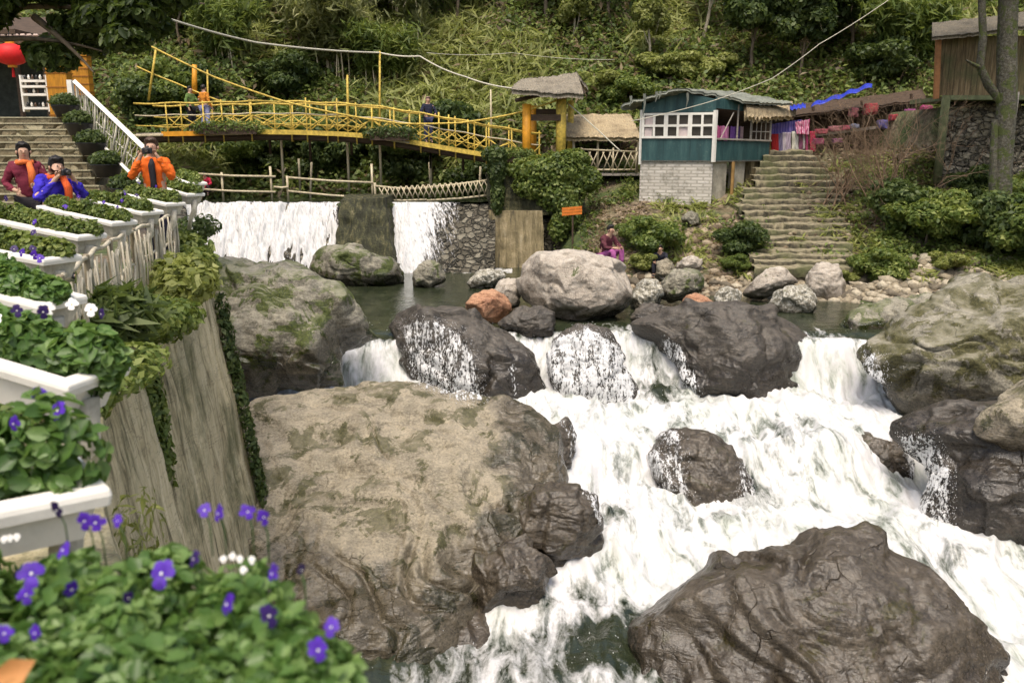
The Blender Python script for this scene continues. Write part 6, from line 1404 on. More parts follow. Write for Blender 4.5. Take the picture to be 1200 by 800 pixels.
q = PY(985, 215, 29.6); q.z = gz(q.x, q.y); twiggy('bare_bush', q, 3.6, 1.0, 6, 6, M_TWIG, 'smaller leafless bush beside the top of the stone stair')
# tree at the right edge with dark mossy trunk, fork and branches
rt = empty('mossy_tree', PY(1178, 225, 26.0), label='dark mossy tree trunk with a fork in front of the wooden house', cat='tree'); rt.location.z = gz(rt.location.x, rt.location.y)-.1
Lr = np.array(rt.location)
pts = [np.array(PY(*t_))-Lr for t_ in ((1172, 262, 26), (1174, 200, 26), (1180, 120, 25.9), (1180, 60, 25.8), (1182, 0, 25.7), (1186, -90, 25.5))]
V, F = tubes_np([np.array(pts), np.array([np.array(PY(*t_))-Lr for t_ in ((1174, 120, 25.95), (1158, 100, 25.9), (1148, 78, 25.8), (1152, 45, 25.8), (1150, 0, 25.6), (1146, -80, 25.4))]), np.array([np.array(PY(*t_))-Lr for t_ in ((1150, 80, 25.85), (1140, 74, 25.7), (1132, 70, 25.6))]), np.array([np.array(PY(*t_))-Lr for t_ in ((1168, 250, 26), (1163, 215, 25.9), (1166, 140, 25.9))])], [(.30, .24), (.13, .09), (.07, .03), (.14, .1)], 12)
V = V+(V*0+1)*(.05*fbm(V*4, 3, 5))[:, None]; mesh_np('trunk', V, F, M_MBARK, True, rt)
foliage('crown', rng_(91), [(0, 0, 9.2, 2.6, 1.6, 1.0), (-2.0, .3, 8.8, 1.6, 1.3, .6), (-3.6, .3, 9.0, 1.2, 1.2, .5), (1.5, 0, 8.6, 1.5, 1.3, .9)], 5000, .2, leafM['light'], rt)
# overhanging tree at the top left
ot = empty('overhanging_tree', (-13.5, 16.0, 0), label='broad leaved tree hanging its dark branches into the top left corner', cat='tree'); Lo = np.array(ot.location)
br = []; rr_ = []
for (a, b, c) in (((-40, 20, 16), (60, -10, 16), (190, 30, 16.5)), ((-60, 60, 16), (20, 30, 16), (120, 60, 16)), ((-40, -30, 15.5), (80, -20, 16), (240, 5, 16.5)), ((40, 20, 16), (80, 50, 15.8), (110, 85, 15.7))):
    t_ = np.linspace(0, 1, 9)[:, None]; A, B, C_ = [np.array(PY(*q))-Lo for q in (a, b, c)]; br.append(A*(1-t_)**2+2*B*t_*(1-t_)+C_*t_**2); rr_.append((.07, .015))
br.append(np.array([[0, 0, -.2], [.2, .1, 2], [.9, 0, 4], (np.array(PY(-40, 20, 16))-Lo)])); rr_.append((.25, .08))
V, F = tubes_np(br, rr_, 6); mesh_np('trunk', V, F, M_BARK, True, ot)
bl = []; rngo = rng_(77)
for i in range(52):
    px_ = rngo.uniform(-60, 205); ymax = np.interp(px_, [-60, 0, 30, 60, 110, 150, 205], [28, 30, 62, 78, 92, 75, 25]); py_ = rngo.uniform(-70, ymax-10); q = np.array(PY(px_, py_, rngo.uniform(15.2, 17)))-Lo; bl.append((*q, .42, .42, .24))
foliage('crown', rngo, bl, 15000, .125, leaf_mat('deep_green_leaves', (.015, .03, .007), (.045, .07, .015), (.12, .16, .035)), ot, shape='round', aspect=2.2, droop=.5, jitter=.6, upbias=.5)  # dark green is the leaves' own colour

# ------------------------------------------------------------------ rubble
def rubble(name, n, sampler, smin, smax, mat, lab, seed, lift=.0):
    rng = rng_(seed); bm = bmesh.new(); bmesh.ops.create_icosphere(bm, subdivisions=1, radius=1); v0 = np.array([v.co[:] for v in bm.verts]); f0 = np.array([[v.index for v in f.verts] for f in bm.faces]); bm.free()
    P_ = sampler(rng, n); n = len(P_); s = (smin+(smax-smin)*rng.random(n)**2.5)[:, None, None]
    V = v0[None]*(1+rng.uniform(-.28, .28, (n, len(v0), 1))); V = V*np.stack([rng.uniform(.8, 1.4, n), rng.uniform(.7, 1.2, n), rng.uniform(.4, .8, n)], 1)[:, None, :]*s
    a = rng.uniform(0, 6.28, n); ca, sa = np.cos(a)[:, None], np.sin(a)[:, None]; x, y = V[..., 0]*ca-V[..., 1]*sa, V[..., 0]*sa+V[..., 1]*ca; V = np.stack([x, y, V[..., 2]+.25*x*rng.uniform(-1, 1, n)[:, None]], -1)
    V = V+P_[:, None, :]+[0, 0, lift]; F = f0[None]+(np.arange(n)*len(v0))[:, None, None]
    o = mesh_np(name, V.reshape(-1, 3), F.reshape(-1, 3), mat, False); tag(o, lab, 'rubble', kind='stuff'); return o
def rub_mat(name, cols):
    g = G(name); r_ = g.n('NewGeometry').outputs['Random Per Island']; c = g.ramp(r_, [(.05, cols[0]), (.5, cols[1]), (.95, cols[2])]); n = g.noise(g.pos(), 14, 5, .65)
    c = g.mix(g.mr(n, .45, .7, 0, .5), c, [q*.45 for q in cols[0]]); return g.fin(g.bsdf(c, .88, g.bump(n, .6, .03)))
M_RUB = rub_mat('pale_rubble', ((.12, .10, .07), (.30, .25, .17), (.48, .42, .31)))
M_RUBD = rub_mat('brown_rubble', ((.07, .05, .03), (.2, .15, .09), (.36, .29, .2)))
def samp_px(x0, x1, y0, y1, dens=None):
    def f(rng, n):
        px = rng.uniform(x0, x1, n); py = rng.uniform(y0, y1, n)
        X, Y, Z, ok = march(px, py, 18.0, 36, .12); return np.stack([X, Y, Z], 1)[ok]
    return f
rubble('rubble', 1900, samp_px(935, 1190, 302, 356), .04, .24, M_RUB, 'pale broken stones of the rubble bank at the right', 1)
rubble('rubble', 1100, samp_px(735, 900, 255, 352), .03, .22, M_RUBD, 'brown stones scattered on the bank below the hut', 2)
rubble('rubble', 700, samp_px(735, 1010, 322, 366), .06, .26, M_RUB, 'angular stones along the waterline between the boulders', 9)
rubble('rubble', 650, samp_px(868, 1006, 178, 316), .03, .13, M_RUBD, 'loose stones lying on and beside the steps of the stone stair', 10, .12)
rubble('rubble', 420, samp_px(1000, 1110, 180, 260), .03, .14, M_RUBD, 'stones and dead leaves on the earth bank right of the stair', 3)
rubble('shingle', 500, samp_px(690, 760, 230, 320), .02, .12, M_RUBD, 'small stones on the earth slope beside the abutment', 4)
# ------------------------------------------------------------------ people
M_SKIN = simple_mat('skin', (.48, .29, .20), .55, .08, 9, .05)
M_HAIR = simple_mat('black_hair', (.012, .009, .008), .45, .3, 40, .4, stretch=(1, 1, .2))
def cloth(nm, c): return simple_mat(nm, c, .85, .22, 9, .5)
def skin_mesh(name, nodes, edges, mat, parent, sub=2, wr=0):
    me = bpy.data.meshes.new(name); keys = list(nodes); me.from_pydata([nodes[k][0] for k in keys], [(keys.index(a), keys.index(b)) for a, b in edges], []); me.update()
    o = bpy.data.objects.new(name, me); COL.objects.link(o)
    md = o.modifiers.new('Skin', 'SKIN'); sv = me.skin_vertices[0].data
    for i, k in enumerate(keys):
        r = nodes[k][1]; sv[i].radius = r if isinstance(r, tuple) else (r, r); sv[i].use_root = (i == 0)
    md.use_smooth_shade = True
    s2 = o.modifiers.new('Subdivision', 'SUBSURF'); s2.levels = sub; s2.render_levels = sub
    dg = bpy.context.evaluated_depsgraph_get(); ev = o.evaluated_get(dg); nm = bpy.data.meshes.new_from_object(ev)
    bpy.data.objects.remove(o); nm.name = name; nm.materials.clear(); nm.materials.append(mat)
    for p in nm.polygons: p.use_smooth = True
    if wr:
        n_ = len(nm.vertices); co = np.empty(n_*3, np.float32); nm.vertices.foreach_get('co', co); co = co.reshape(-1, 3); no = np.empty(n_*3, np.float32); nm.vertex_normals.foreach_get('vector', no); no = no.reshape(-1, 3)
        co = co+no*(wr*(fbm(co*[9, 9, 16]+n_, 3, 5)-.3*np.abs(gnoise(co*[6, 6, 26], 9))))[:, None].astype(np.float32); nm.vertices.foreach_set('co', co.ravel()); nm.update()
    ob = bpy.data.objects.new(name, nm); COL.objects.link(ob); ob.parent = parent; return ob
def person(loc, rz, label, J, top, legs, hair=M_HAIR, scale=1.0, longhair=0.0, skirt=False, hood=None, scarf=None, hat=None, open_=None):
    """J: joints in a frame that faces -Y"""
    e = empty('person', loc, rz, label, 'person'); e.scale = (scale,)*3
    D = dict(pel=(0, 0, .93), spi=(0, 0, 1.10), che=(0, 0, 1.30), nec=(0, 0, 1.44), hea=(0, -.02, 1.56), cro=(0, -.01, 1.63),
             sl=(.17, 0, 1.37), sr=(-.17, 0, 1.37), el=(.25, .02, 1.12), er=(-.25, .02, 1.12), wl=(.26, -.1, .90), wr=(-.26, -.1, .90),
             hl=(.09, 0, .88), hr=(-.09, 0, .88), kl=(.10, -.02, .48), kr=(-.10, -.02, .48), al=(.10, .02, .08), ar=(-.10, .02, .08), tl=(.11, -.14, .03), tr=(-.11, -.14, .03))
    D.update(J); V = {k: Vector(v) for k, v in D.items()}
    def hand(w_, e_):
        d = (w_-e_).normalized(); return w_+d*.09
    V['gl'] = hand(V['wl'], V['el']); V['gr'] = hand(V['wr'], V['er'])
    nd = {'pel': (V['pel'], (.15, .11)), 'spi': (V['spi'], (.13, .10)), 'che': (V['che'], (.155, .11)), 'nec': (V['nec'], .052), 'hea': (V['hea'], (.078, .095)), 'cro': (V['cro'], (.066, .08)),
          'sl': (V['sl'], .062), 'sr': (V['sr'], .062), 'el': (V['el'], .042), 'er': (V['er'], .042), 'wl': (V['wl'], .03), 'wr': (V['wr'], .03), 'gl': (V['gl'], (.036, .02)), 'gr': (V['gr'], (.036, .02)),
          'hl': (V['hl'], .09), 'hr': (V['hr'], .09), 'kl': (V['kl'], .06), 'kr': (V['kr'], .06), 'al': (V['al'], .04), 'ar': (V['ar'], .04), 'tl': (V['tl'], (.042, .03)), 'tr': (V['tr'], (.042, .03))}
    for k in nd: nd[k] = (tuple(nd[k][0]), nd[k][1])
    E = [('pel', 'spi'), ('spi', 'che'), ('che', 'nec'), ('nec', 'hea'), ('hea', 'cro'), ('che', 'sl'), ('sl', 'el'), ('el', 'wl'), ('wl', 'gl'), ('che', 'sr'), ('sr', 'er'), ('er', 'wr'), ('wr', 'gr'), ('pel', 'hl'), ('hl', 'kl'), ('kl', 'al'), ('al', 'tl'), ('pel', 'hr'), ('hr', 'kr'), ('kr', 'ar'), ('ar', 'tr')]
    body = skin_mesh('body', nd, E, M_SKIN, e)
    f_ = (V['cro']-V['nec']).normalized()
    # jacket
    jn = {'pel': (tuple(V['pel']-Vector((0, 0, .03))), (.165, .13)), 'spi': (nd['spi'][0], (.145, .12)), 'che': (nd['che'][0], (.168, .125)), 'nc': (tuple(V['nec']-f_*.015), (.075, .07)),
          'sl': (nd['sl'][0], .078), 'sr': (nd['sr'][0], .078), 'el': (nd['el'][0], .06), 'er': (nd['er'][0], .06), 'wl': (tuple(V['wl']), .042), 'wr': (tuple(V['wr']), .042)}
    skin_mesh('jacket', jn, [('pel', 'spi'), ('spi', 'che'), ('che', 'nc'), ('che', 'sl'), ('sl', 'el'), ('el', 'wl'), ('che', 'sr'), ('sr', 'er'), ('er', 'wr')], top, e, 3, .022)
    tn = {'pel': (nd['pel'][0], (.165, .125)), 'hl': (nd['hl'][0], .108), 'hr': (nd['hr'][0], .108), 'kl': (nd['kl'][0], .08), 'kr': (nd['kr'][0], .08), 'al': (tuple(V['al']+Vector((0, 0, .02))), .062), 'ar': (tuple(V['ar']+Vector((0, 0, .02))), .062)}
    skin_mesh('skirt' if skirt else 'trousers', tn, [('pel', 'hl'), ('hl', 'kl'), ('kl', 'al'), ('pel', 'hr'), ('hr', 'kr'), ('kr', 'ar')], legs, e, 2, .012)
    for s_ in 'lr': skin_mesh('shoe', {'a': (nd['a'+s_][0], .05), 't': (nd['t'+s_][0], (.052, .042))}, [('a', 't')], M_BLACK, e, 1)
    # hair: cap over the back and top of the head
    mb = MB(); q = f_.to_track_quat('Z', 'Y'); c_ = (V['hea']+V['cro'])*.5
    bm = bmesh.new(); bmesh.ops.create_icosphere(bm, subdivisions=3, radius=1)
    back = Vector((0, 1, 0)); vs = []
    for v in bm.verts:
        p = v.co.copy(); r = 1.0
        if p.y < -.25 and p.z < .45: p.y *= .45; p.x *= .8        # leave the face free
        p = Vector((p.x*.092, p.y*.104+.012, p.z*(.098 if p.z > 0 else .09+longhair)+.014)); p = p*(1+.10*math.sin(v.co.x*9+v.co.z*7)*math.sin(v.co.y*8+1)+.05*rnd.random()); vs.append(p+c_)
    mb.add(vs, [[x.index for x in f.verts] for f in bm.faces]); bm.free(); mb.build('hair', hair, e, True)
    # face: nose, eyes, mouth
    fc = V['hea']+Vector((0, -.088, 0)); mb = MB(); mb.tube([fc+Vector((0, .0, .025)), fc+Vector((0, -.022, -.008)), fc+Vector((0, -.004, -.018))], [.008, .014, .008], 6); mb.build('nose', M_SKIN, e, True)
    for s_ in (-1, 1):
        mb = MB(); mb.lathe(fc+Vector((.03*s_, .008, .022)), [(.0, -.006), (.011, 0), (.0, .006)], 8); mb.build('eye', M_BLACK, e, True)
        mb = MB(); mb.lathe(V['hea']+Vector((.085*s_, .01, 0)), [(.004, -.028), (.014, -.01), (.016, .01), (.004, .028)], 7); mb.build('ear', M_SKIN, e, True)
    mb = MB(); mb.tube([fc+Vector((-.02, .006, -.042)), fc+Vector((0, 0, -.045)), fc+Vector((.02, .006, -.042))], .006, 5); mb.build('mouth', simple_mat('lips', (.35, .12, .10), .5), e, True)
    for nm, g_, w_, e_ in (('l', V['gl'], V['wl'], V['el']), ('r', V['gr'], V['wr'], V['er'])):
        d = (w_-e_).normalized(); a = d.cross(Vector((0, 1, .01))).normalized()
        for k in range(4):
            mb = MB(); b0 = g_-d*.02+a*(k-1.5)*.017; mb.tube([b0, b0+d*(.04+.006*(k in (1, 2))), b0+d*.055+Vector((0, -.02, -.005))], [.009, .008, .006], 6); mb.build('finger', M_SKIN, e, True)
        mb = MB(); b0 = w_+d*.04+a*.03; mb.tube([b0, b0+d*.03+a*.018, b0+d*.05+a*.016], [.011, .010, .007], 6); mb.build('thumb', M_SKIN, e, True)
    if open_:
        mb = MB(); c0 = V['nec']+Vector((0, -.06, -.04)); mb.tube([c0, V['che']+Vector((0, -.125, .02)), V['spi']+Vector((.01, -.125, 0)), V['pel']+Vector((.01, -.135, 0))], [.028, .045, .042, .05], 8); mb.build('shirt', open_, e, True)
    if scarf:
        mb = MB(); n_ = V['nec']-f_*.02
        pts = [n_+Vector((.095*math.cos(t), .085*math.sin(t)-.01, .012*math.sin(3*t))) for t in np.linspace(0, 2*math.pi, 15)]; mb.tube(pts, .034, 8)
        mb.tube([n_+Vector((.05, -.09, -.01)), n_+Vector((.07, -.17, -.14)), n_+Vector((.06, -.17, -.34))], [.04, .05, .045], 8); mb.build('scarf', scarf, e, True)
    return e
PHO = dict(el=(.27, -.17, 1.15), er=(-.27, -.17, 1.15), wl=(.12, -.24, 1.42), wr=(-.12, -.24, 1.42))
def handheld(loc, rz, lab, size=.12):
    e = empty('camera', loc, rz, lab, 'camera')
    mb = MB(); mb.box((0, 0, 0), (size, size*.45, size*.68), bev=.012); mb.box((0, 0, size*.38), (size*.4, size*.35, size*.2), bev=.01); mb.build('camera_body', M_BLACK, e)
    mb = MB(); mb.tube([(0, -size*.2, 0), (0, -size*.62, 0)], [size*.26, size*.23], 14); mb.build('lens', M_BLACK, e, True)
    mb = MB(); mb.tube([(0, -size*.60, 0), (0, -size*.625, 0)], [size*.18, size*.18], 14); mb.build('lens_glass', M_DGLASS, e)
def atpx(px, Y, z=0.0):
    q = PY(px, 200, Y); return Vector((q.x, Y, z))
# woman in blue, leaning towards her camera, facing right
b = atpx(60, 10.6); rz = R(52)
person(b, rz, 'person in a bright blue puffer jacket and orange scarf taking a photo over the planters', dict(PHO, nec=(0, -.10, 1.36), hea=(0, -.17, 1.46), cro=(0, -.18, 1.53), che=(0, -.04, 1.24), sl=(.17, -.05, 1.30), sr=(-.17, -.05, 1.30), el=(.31, -.2, 1.08), er=(-.31, -.2, 1.06), wl=(.11, -.33, 1.32), wr=(-.11, -.33, 1.32)), cloth('blue_puffer', (.035, .02, .42)), cloth('dark_trousers', (.02, .02, .03)), scarf=cloth('orange_scarf', (.65, .10, .02)), longhair=.02, scale=.95)
handheld(b+Matrix.Rotation(rz, 3, 'Z') @ Vector((0, -.38, 1.33)), rz, 'small camera held up by the person in the blue jacket', .11)
person(atpx(30, 12.2), R(30), 'person with long dark hair in a maroon jacket standing behind the blue jacket', dict(el=(.26, -.05, 1.14), wl=(.12, -.22, 1.12), er=(-.27, .03, 1.12), wr=(-.16, -.18, 1.05)), cloth('maroon_jacket', (.14, .012, .03)), cloth('black_trousers', (.015, .012, .015)), scarf=cloth('orange_red_scarf', (.6, .14, .03)), longhair=.10, scale=1.0)
o_ = atpx(180, 12.55); person(o_, R(12), 'person in an orange jacket lifting a camera to the face beside the parapet', dict(PHO, tl=(.14, -.1, .03)), cloth('orange_jacket', (.72, .13, .008)), cloth('navy_trousers', (.015, .015, .04)), hair=simple_mat('brown_hair', (.06, .035, .02), .5, .3, 30), scale=1.04, open_=cloth('black_shirt', (.015, .015, .02)))
handheld(o_+Matrix.Rotation(R(12), 3, 'Z') @ Vector((0, -.33, 1.58)), R(12), 'black camera held by the person in the orange jacket', .13)
def deckat(px): q = bp(px, 33.0, .06); return q
q = deckat(217); person(q, R(70), 'person in a green and dark top on the left end of the yellow bridge', dict(el=(.25, -.1, 1.15), wl=(.1, -.28, 1.2)), cloth('green_top', (.12, .2, .05)), cloth('black_skirt', (.012, .012, .014)), scale=.98)
q = deckat(230); q.y += .3; person(q, R(150), 'person in an orange top and pale blue jeans on the left end of the bridge', dict(al=(.16, .12, .08), kl=(.13, -.03, .48)), cloth('ochre_top', (.55, .2, .02)), cloth('pale_jeans', (.34, .36, .58)), scale=1.02)
q = deckat(499); q.y += .35; person(q, R(20), 'person in dark navy clothes looking over the railing of the yellow bridge', dict(el=(.3, -.08, 1.12), er=(-.3, -.08, 1.12), wl=(.2, -.3, 1.05), wr=(-.2, -.3, 1.05)), cloth('navy_jacket', (.012, .014, .035)), cloth('dark_jeans', (.03, .035, .08)), hair=simple_mat('grey_brown_hair', (.2, .12, .1), .6, .2, 30))
SIT = dict(pel=(0, .05, .28), spi=(0, .02, .45), che=(0, -.06, .66), nec=(0, -.12, .80), hea=(0, -.17, .91), cro=(0, -.17, .98), sl=(.17, -.07, .73), sr=(-.17, -.07, .73), el=(.25, -.22, .50), er=(-.25, -.22, .50), wl=(.12, -.42, .50), wr=(-.12, -.42, .50),
           hl=(.1, .02, .24), hr=(-.1, .02, .24), kl=(.15, -.40, .46), kr=(-.15, -.40, .46), al=(.13, -.42, .10), ar=(-.13, -.42, .10), tl=(.14, -.56, .04), tr=(-.14, -.56, .04))
q = atpx(712, 24.6); q.z = PY(712, 310, 24.6).z-.05; person(q, R(40), 'person in magenta clothes sitting on the stones behind the biggest boulder', SIT, cloth('dark_red_top', (.09, .02, .03)), cloth('magenta_skirt', (.36, .09, .27)), longhair=.02, scale=1.15)
q = atpx(778, 26.4); q.z = gz(q.x, q.y); person(q, R(-20), 'person in black clothes crouching beside the bush below the hut', SIT, cloth('indigo_black_coat', (.014, .015, .025)), cloth('indigo_black_skirt', (.012, .012, .02)), scale=.95)
q = atpx(240, 32.6); q.z = -.1; person(q, R(10), 'person in red crouching on the walkway behind the two rail fence', SIT, cloth('red_top', (.5, .02, .06)), cloth('dark_skirt', (.04, .02, .03)), scale=.85)

# ------------------------------------------------------------------ poles and cables
def cable(name, pts, r, mat, lab, n=14, sag=0.0):
    P_ = [PY(*p) for p in pts]; out = []
    for a, b in zip(P_[:-1], P_[1:]):
        for t in np.linspace(0, 1, n, endpoint=False): q = a.lerp(b, t); q.z -= sag*4*t*(1-t); out.append(q)
    out.append(P_[-1]); mb = MB(); mb.tube(out, r, 6); o = mb.build(name, mat, None, True); recenter(o); tag(o, lab, 'cable'); return o
cable('rope', ((120, -12, 22), (165, 11, 24), (300, 50, 29), (445, 62, 33.9), (492, 66, 33.9)), .030, M_ROPE, 'thick pale rope sagging from the top left across to the tall pole on the bridge', 8, .06)
cable('rope', ((492, 66, 33.9), (545, 90, 33.6), (606, 104, 33.2)), .028, M_ROPE, 'pale rope running down from the bend to the gate roof', 8, .08)
cable('bamboo_cable', ((168, 50, 31.9), (250, 90, 32), (330, 118, 32.1), (400, 134, 32.1), (470, 145, 32.1), (540, 144, 32.1), (600, 134, 32.1), (652, 118, 32.1)), .033, M_YEL, 'yellow suspension cable curving along the near side of the bridge up to the gate', 5, .02)
cable('bamboo_cable', ((160, 78, 34), (205, 97, 34), (262, 120, 34)), .03, M_YEL, 'short yellow cable at the far left end of the bridge', 6, .02)
cable('wire', ((664, 120, 32.4), (700, 152, 32), (728, 178, 31.8)), .022, M_ROPE, 'pale guy wire running down from the gate tower to the straw roofed shelter', 6, .0)
cable('wire', ((740, 142, 30.4), (830, 120, 30.2), (905, 92, 30), (960, 52, 30), (1030, 8, 30), (1060, -15, 30)), .013, M_ROPE, 'thin pale wire rising across the hut roof to the top right', 8, .03)
cable('wire', ((500, 62, 34), (600, 62, 35), (720, 70, 36)), .009, M_ROPE, 'thin level wire above the gate roof', 8, .08)
for (x, y0, y1, Y_, r_, m_, lab, xt) in ((445, 60, 168, 33.9, .045, M_YEL, 'tall yellow bamboo pole standing at the far railing under the rope', 445), (408, 88, 150, 33.9, .05, M_YEL, 'shorter yellow pole on the bridge left of the tallest pole', 407), (174, 56, 118, 33.9, .05, M_YEL, 'leaning yellow pole at the left end of the bridge', 183), (228, 76, 110, 34.1, .11, M_ORG, 'short thick orange post behind the two people on the bridge', 228), (244, 82, 140, 33.9, .04, M_YEL, 'thin yellow pole right of the two people on the bridge', 243), (576, 105, 172, 34.0, .04, M_BAM, 'pale pole on the far side of the bridge near the gate', 575)):
    mb = MB(); a, b = PY(x, y1, Y_), PY(xt, y0, Y_); mb.tube([a, (a+b)/2, b], [r_, r_*.9, r_*.8], 7); o = mb.build('bridge_pole', m_, None, True); recenter(o); tag(o, lab, 'pole')

# ------------------------------------------------------------------ spray and veils of drops on the rocks
g = G('white_drops'); M_DROP = g.fin(g.bsdf((.6, .6, .6), .4, Specular_IOR_Level=.4))
def rbvh(keys):
    V = []; F = []
    for k in keys:
        o = ROCKS[k]; me = o.data; n0 = len(V); M = Matrix.Translation(o.location); V += [M @ v.co for v in me.vertices]; F += [tuple(i+n0 for i in p.vertices) for p in me.polygons]
    return BVHTree.FromPolygons(V, F)
BV = rbvh(['lobe', 'lobe2', 'notch', 'toe', 'mid', 'veil', 'wide', 'rightmoss', 'midb', 'rmass', 'slab', 'front', 'smallwet', 'rsmall'])
OCT = np.array([[0, 0, 1], [.7, 0, .1], [0, .7, .1], [-.7, 0, .1], [0, -.7, .1], [0, 0, -1.]])
OF = np.array([[0, 1, 2], [0, 2, 3], [0, 3, 4], [0, 4, 1], [5, 2, 1], [5, 3, 2], [5, 4, 3], [5, 1, 4]])
drops = []
rs = rng_(2024)
def veil(poly, n, smin, smax, stretch=(1.5, 4), lift=(.01, .07), dens=None, seed=0):
    poly = np.array(poly, float); x0, y0 = poly.min(0); x1, y1 = poly.max(0); k = 0
    while k < n:
        px_, py_ = rs.uniform(x0, x1), rs.uniform(y0, y1); ins = False; j = len(poly)-1
        for i in range(len(poly)):
            if (poly[i, 1] > py_) != (poly[j, 1] > py_) and px_ < (poly[j, 0]-poly[i, 0])*(py_-poly[i, 1])/(poly[j, 1]-poly[i, 1]+1e-9)+poly[i, 0]: ins = not ins
            j = i
        k += 1
        if not ins: continue
        # strands: denser along certain columns
        d = ray(px_, py_).normalized(); h, nrm, _, _ = BV.ray_cast(Vector((0, 0, EYE)), d)
        if h is None: continue
        if nrm.dot(d) > 0: nrm = -nrm
        dn = Vector((0, 0, -1)); dn = dn-nrm*dn.dot(nrm); 
        if dn.length < .1: dn = Vector((0, -1, -.2))
        dn.normalize(); drops.append((h+nrm*rs.uniform(*lift), dn, smin+(smax-smin)*rs.random()**2, rs.uniform(*stretch)))
FILM_V = []; FILM_F = []; FILM_A = []
def film(poly, cover, seed, step=1.3, lift=.025):
    """a thin sheet of running water lying on the rocks inside an outline"""
    poly = np.array(poly, float); x0, y0 = poly.min(0); x1, y1 = poly.max(0); xs = np.arange(x0, x1, step); ys = np.arange(y0, y1, step); idx = {}
    def edge(px_, py_):
        ins = False; j = len(poly)-1; dm = 1e9
        for i in range(len(poly)):
            a, b = poly[i], poly[j]
            if (a[1] > py_) != (b[1] > py_) and px_ < (b[0]-a[0])*(py_-a[1])/(b[1]-a[1]+1e-9)+a[0]: ins = not ins
            t = np.clip(((px_-a[0])*(b[0]-a[0])+(py_-a[1])*(b[1]-a[1]))/((b-a)@(b-a)+1e-9), 0, 1); dm = min(dm, math.hypot(px_-a[0]-t*(b[0]-a[0]), py_-a[1]-t*(b[1]-a[1]))); j = i
        return dm if ins else -1
    o_ = Vector((0, 0, EYE))
    for i, px_ in enumerate(xs):
        for j, py_ in enumerate(ys):
            e_ = edge(px_, py_)
            if e_ < 0: continue
            h, nrm, _, _ = BV.ray_cast(o_, ray(px_, py_).normalized())
            if h is None: continue
            if nrm.dot(ray(px_, py_)) > 0: nrm = -nrm
            idx[(i, j)] = len(FILM_V); FILM_V.append(h+nrm*lift); FILM_A.append(min(1, e_/7)*cover)
    for (i, j), a in idx.items():
        q = [(i, j), (i, j+1), (i+1, j+1), (i+1, j)]
        if all(t in idx for t in q):
            v = [FILM_V[idx[t]] for t in q]
            if max((v[0]-v[2]).length, (v[1]-v[3]).length) < .16: FILM_F.append([idx[t] for t in q])
film([(468, 378), (500, 368), (540, 385), (560, 420), (568, 472), (540, 476), (478, 450)], .58, 1)
film([(588, 425), (606, 420), (612, 464), (600, 470)], .55, 2)
film([(640, 400), (660, 388), (690, 380), (730, 402), (748, 450), (745, 484), (645, 484), (632, 435)], .72, 3)
film([(750, 520), (775, 500), (798, 502), (806, 560), (822, 614), (780, 600), (748, 560)], .56, 4)
film([(868, 520), (892, 548), (898, 610), (868, 622), (862, 570)], .58, 5)
film([(935, 395), (958, 392), (952, 475), (930, 475)], .6, 6)
film([(1006, 400), (1036, 415), (1046, 484), (1004, 484)], .6, 7)
film([(1052, 505), (1095, 505), (1118, 550), (1116, 630), (1080, 625), (1060, 560)], .62, 8)
film([(770, 385), (800, 400), (822, 440), (826, 476), (795, 474), (775, 430)], .58, 9)
film([(650, 480), (690, 490), (722, 590), (716, 650), (692, 610), (664, 545)], .5, 10)
g = G('running_film'); p = g.pos(); fo = g.n('Attribute', attribute_name='foam').outputs['Fac']
n1 = g.noise(g.mapg(p, (2.0, .5, .45)), 3.2, 5, .7, .5); n2 = g.noise(g.mapg(p, (1.5, 1, .7)), 17, 4, .68, .3)
k = g.math('ADD', g.math('MULTIPLY', n1, .5), g.math('MULTIPLY', n2, .5))
fm = g.mr(g.math('ADD', g.math('SUBTRACT', fo, .5), g.math('MULTIPLY', g.math('SUBTRACT', k, .52), 3.4)), -.06, .12)
fs = g.bsdf(g.ramp(k, [(.4, (.4, .41, .4)), (.6, (.68, .68, .68))]), .45, g.bump(k, .6, .04))
M_FILM = g.fin(g.n('MixShader', {0: fm, 1: g.n('BsdfTransparent').outputs[0], 2: fs}).outputs[0])
o = mesh_np('waterfall', np.array([v[:] for v in FILM_V]), np.array(FILM_F), M_FILM, attrs={'foam': np.array(FILM_A)}); tag(o, 'thin streaky sheets of white water running down the wet rocks', 'waterfall', kind='structure')
veil([(462, 376), (500, 366), (545, 385), (566, 420), (574, 476), (540, 478), (478, 450)], 2400, .003, .011, (1, 2.5), seed=1)
veil([(636, 400), (660, 384), (690, 378), (735, 402), (752, 450), (745, 486), (645, 486), (630, 435)], 3200, .003, .011, (1, 2.5), seed=3)
veil([(748, 520), (775, 498), (806, 502), (812, 560), (826, 616), (780, 600)], 1200, .003, .010, (1, 2.2), seed=4)
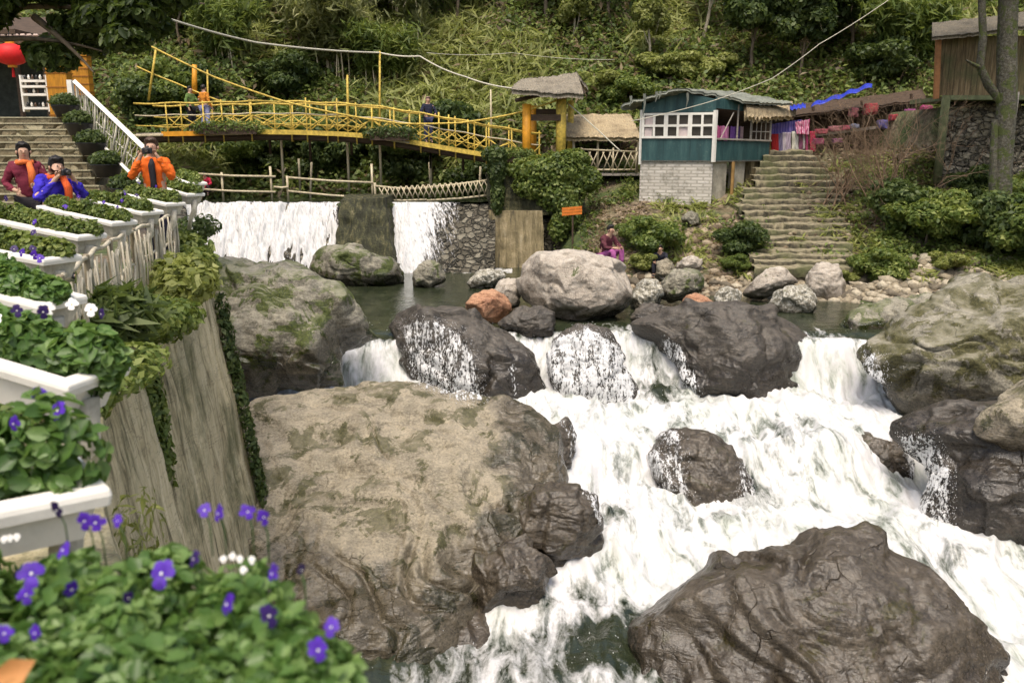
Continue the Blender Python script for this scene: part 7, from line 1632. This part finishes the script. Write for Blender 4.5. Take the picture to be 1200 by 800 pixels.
veil([(862, 520), (894, 548), (900, 610), (862, 622)], 800, .003, .010, (1, 2.2), seed=5)
veil([(1000, 398), (1040, 415), (1050, 484), (1000, 484)], 800, .003, .010, (1, 2.5), seed=7)
veil([(1050, 503), (1100, 505), (1124, 550), (1120, 632), (1078, 625)], 1500, .003, .010, (1, 2.2), seed=8)
# free spray over the turbulent water
n = 9000; X = rs.uniform(-4.6, 9.5, n); Y = rs.uniform(9.8, 20.0, n); lp = np.interp(X, LIPX, LIPY); s_ = lp-Y
w8 = .25+1.0*np.exp(-((s_-1.1)/.5)**2)+.5*np.exp(-((Y-15.0)/.8)**2); kp = rs.random(n) < w8; X, Y = X[kp], Y[kp]
Zw = water_z(X, Y)+.12
for x, y, z, t in zip(X, Y, Zw, np.abs(rs.normal(0, 1, len(X)))): drops.append((Vector((x, y, z+t*.10)), Vector((rs.normal(0, .4), -.5, -.6)).normalized(), .004+.009*rs.random()**2, rs.uniform(1, 2)))
# spray at the weir foot
for i in range(2600):
    f = rs.random(); x = rs.uniform(-12, -6) if rs.random() < .65 else rs.uniform(-5, -2.6); drops.append((Vector((x, WY1+(WY0-WY1)*f-.14-abs(rs.normal(0, .08)), -.27-2.4*f)), Vector((.1, -.4, -1)).normalized(), .006+.014*rs.random()**2, rs.uniform(1.2, 3)))
Pd = np.array([d[0][:] for d in drops]); Td = np.array([d[1][:] for d in drops]); Sd = np.array([d[2] for d in drops]); Ld = np.array([d[3] for d in drops])
A_ = np.cross(Td, [0.3, .9, .2]); A_ /= np.linalg.norm(A_, axis=1)[:, None]; B_ = np.cross(Td, A_)
V = Pd[:, None, :]+Sd[:, None, None]*(OCT[None, :, 0:1]*A_[:, None, :]+OCT[None, :, 1:2]*B_[:, None, :]+(OCT[None, :, 2:3]*Ld[:, None, None])*Td[:, None, :])
F = OF[None]+(np.arange(len(Pd))*6)[:, None, None]
o = mesh_np('water_spray', V.reshape(-1, 3), F.reshape(-1, 3), M_DROP); tag(o, 'white drops and thin strands of water splashing over the rocks and rapids', 'spray', kind='stuff')
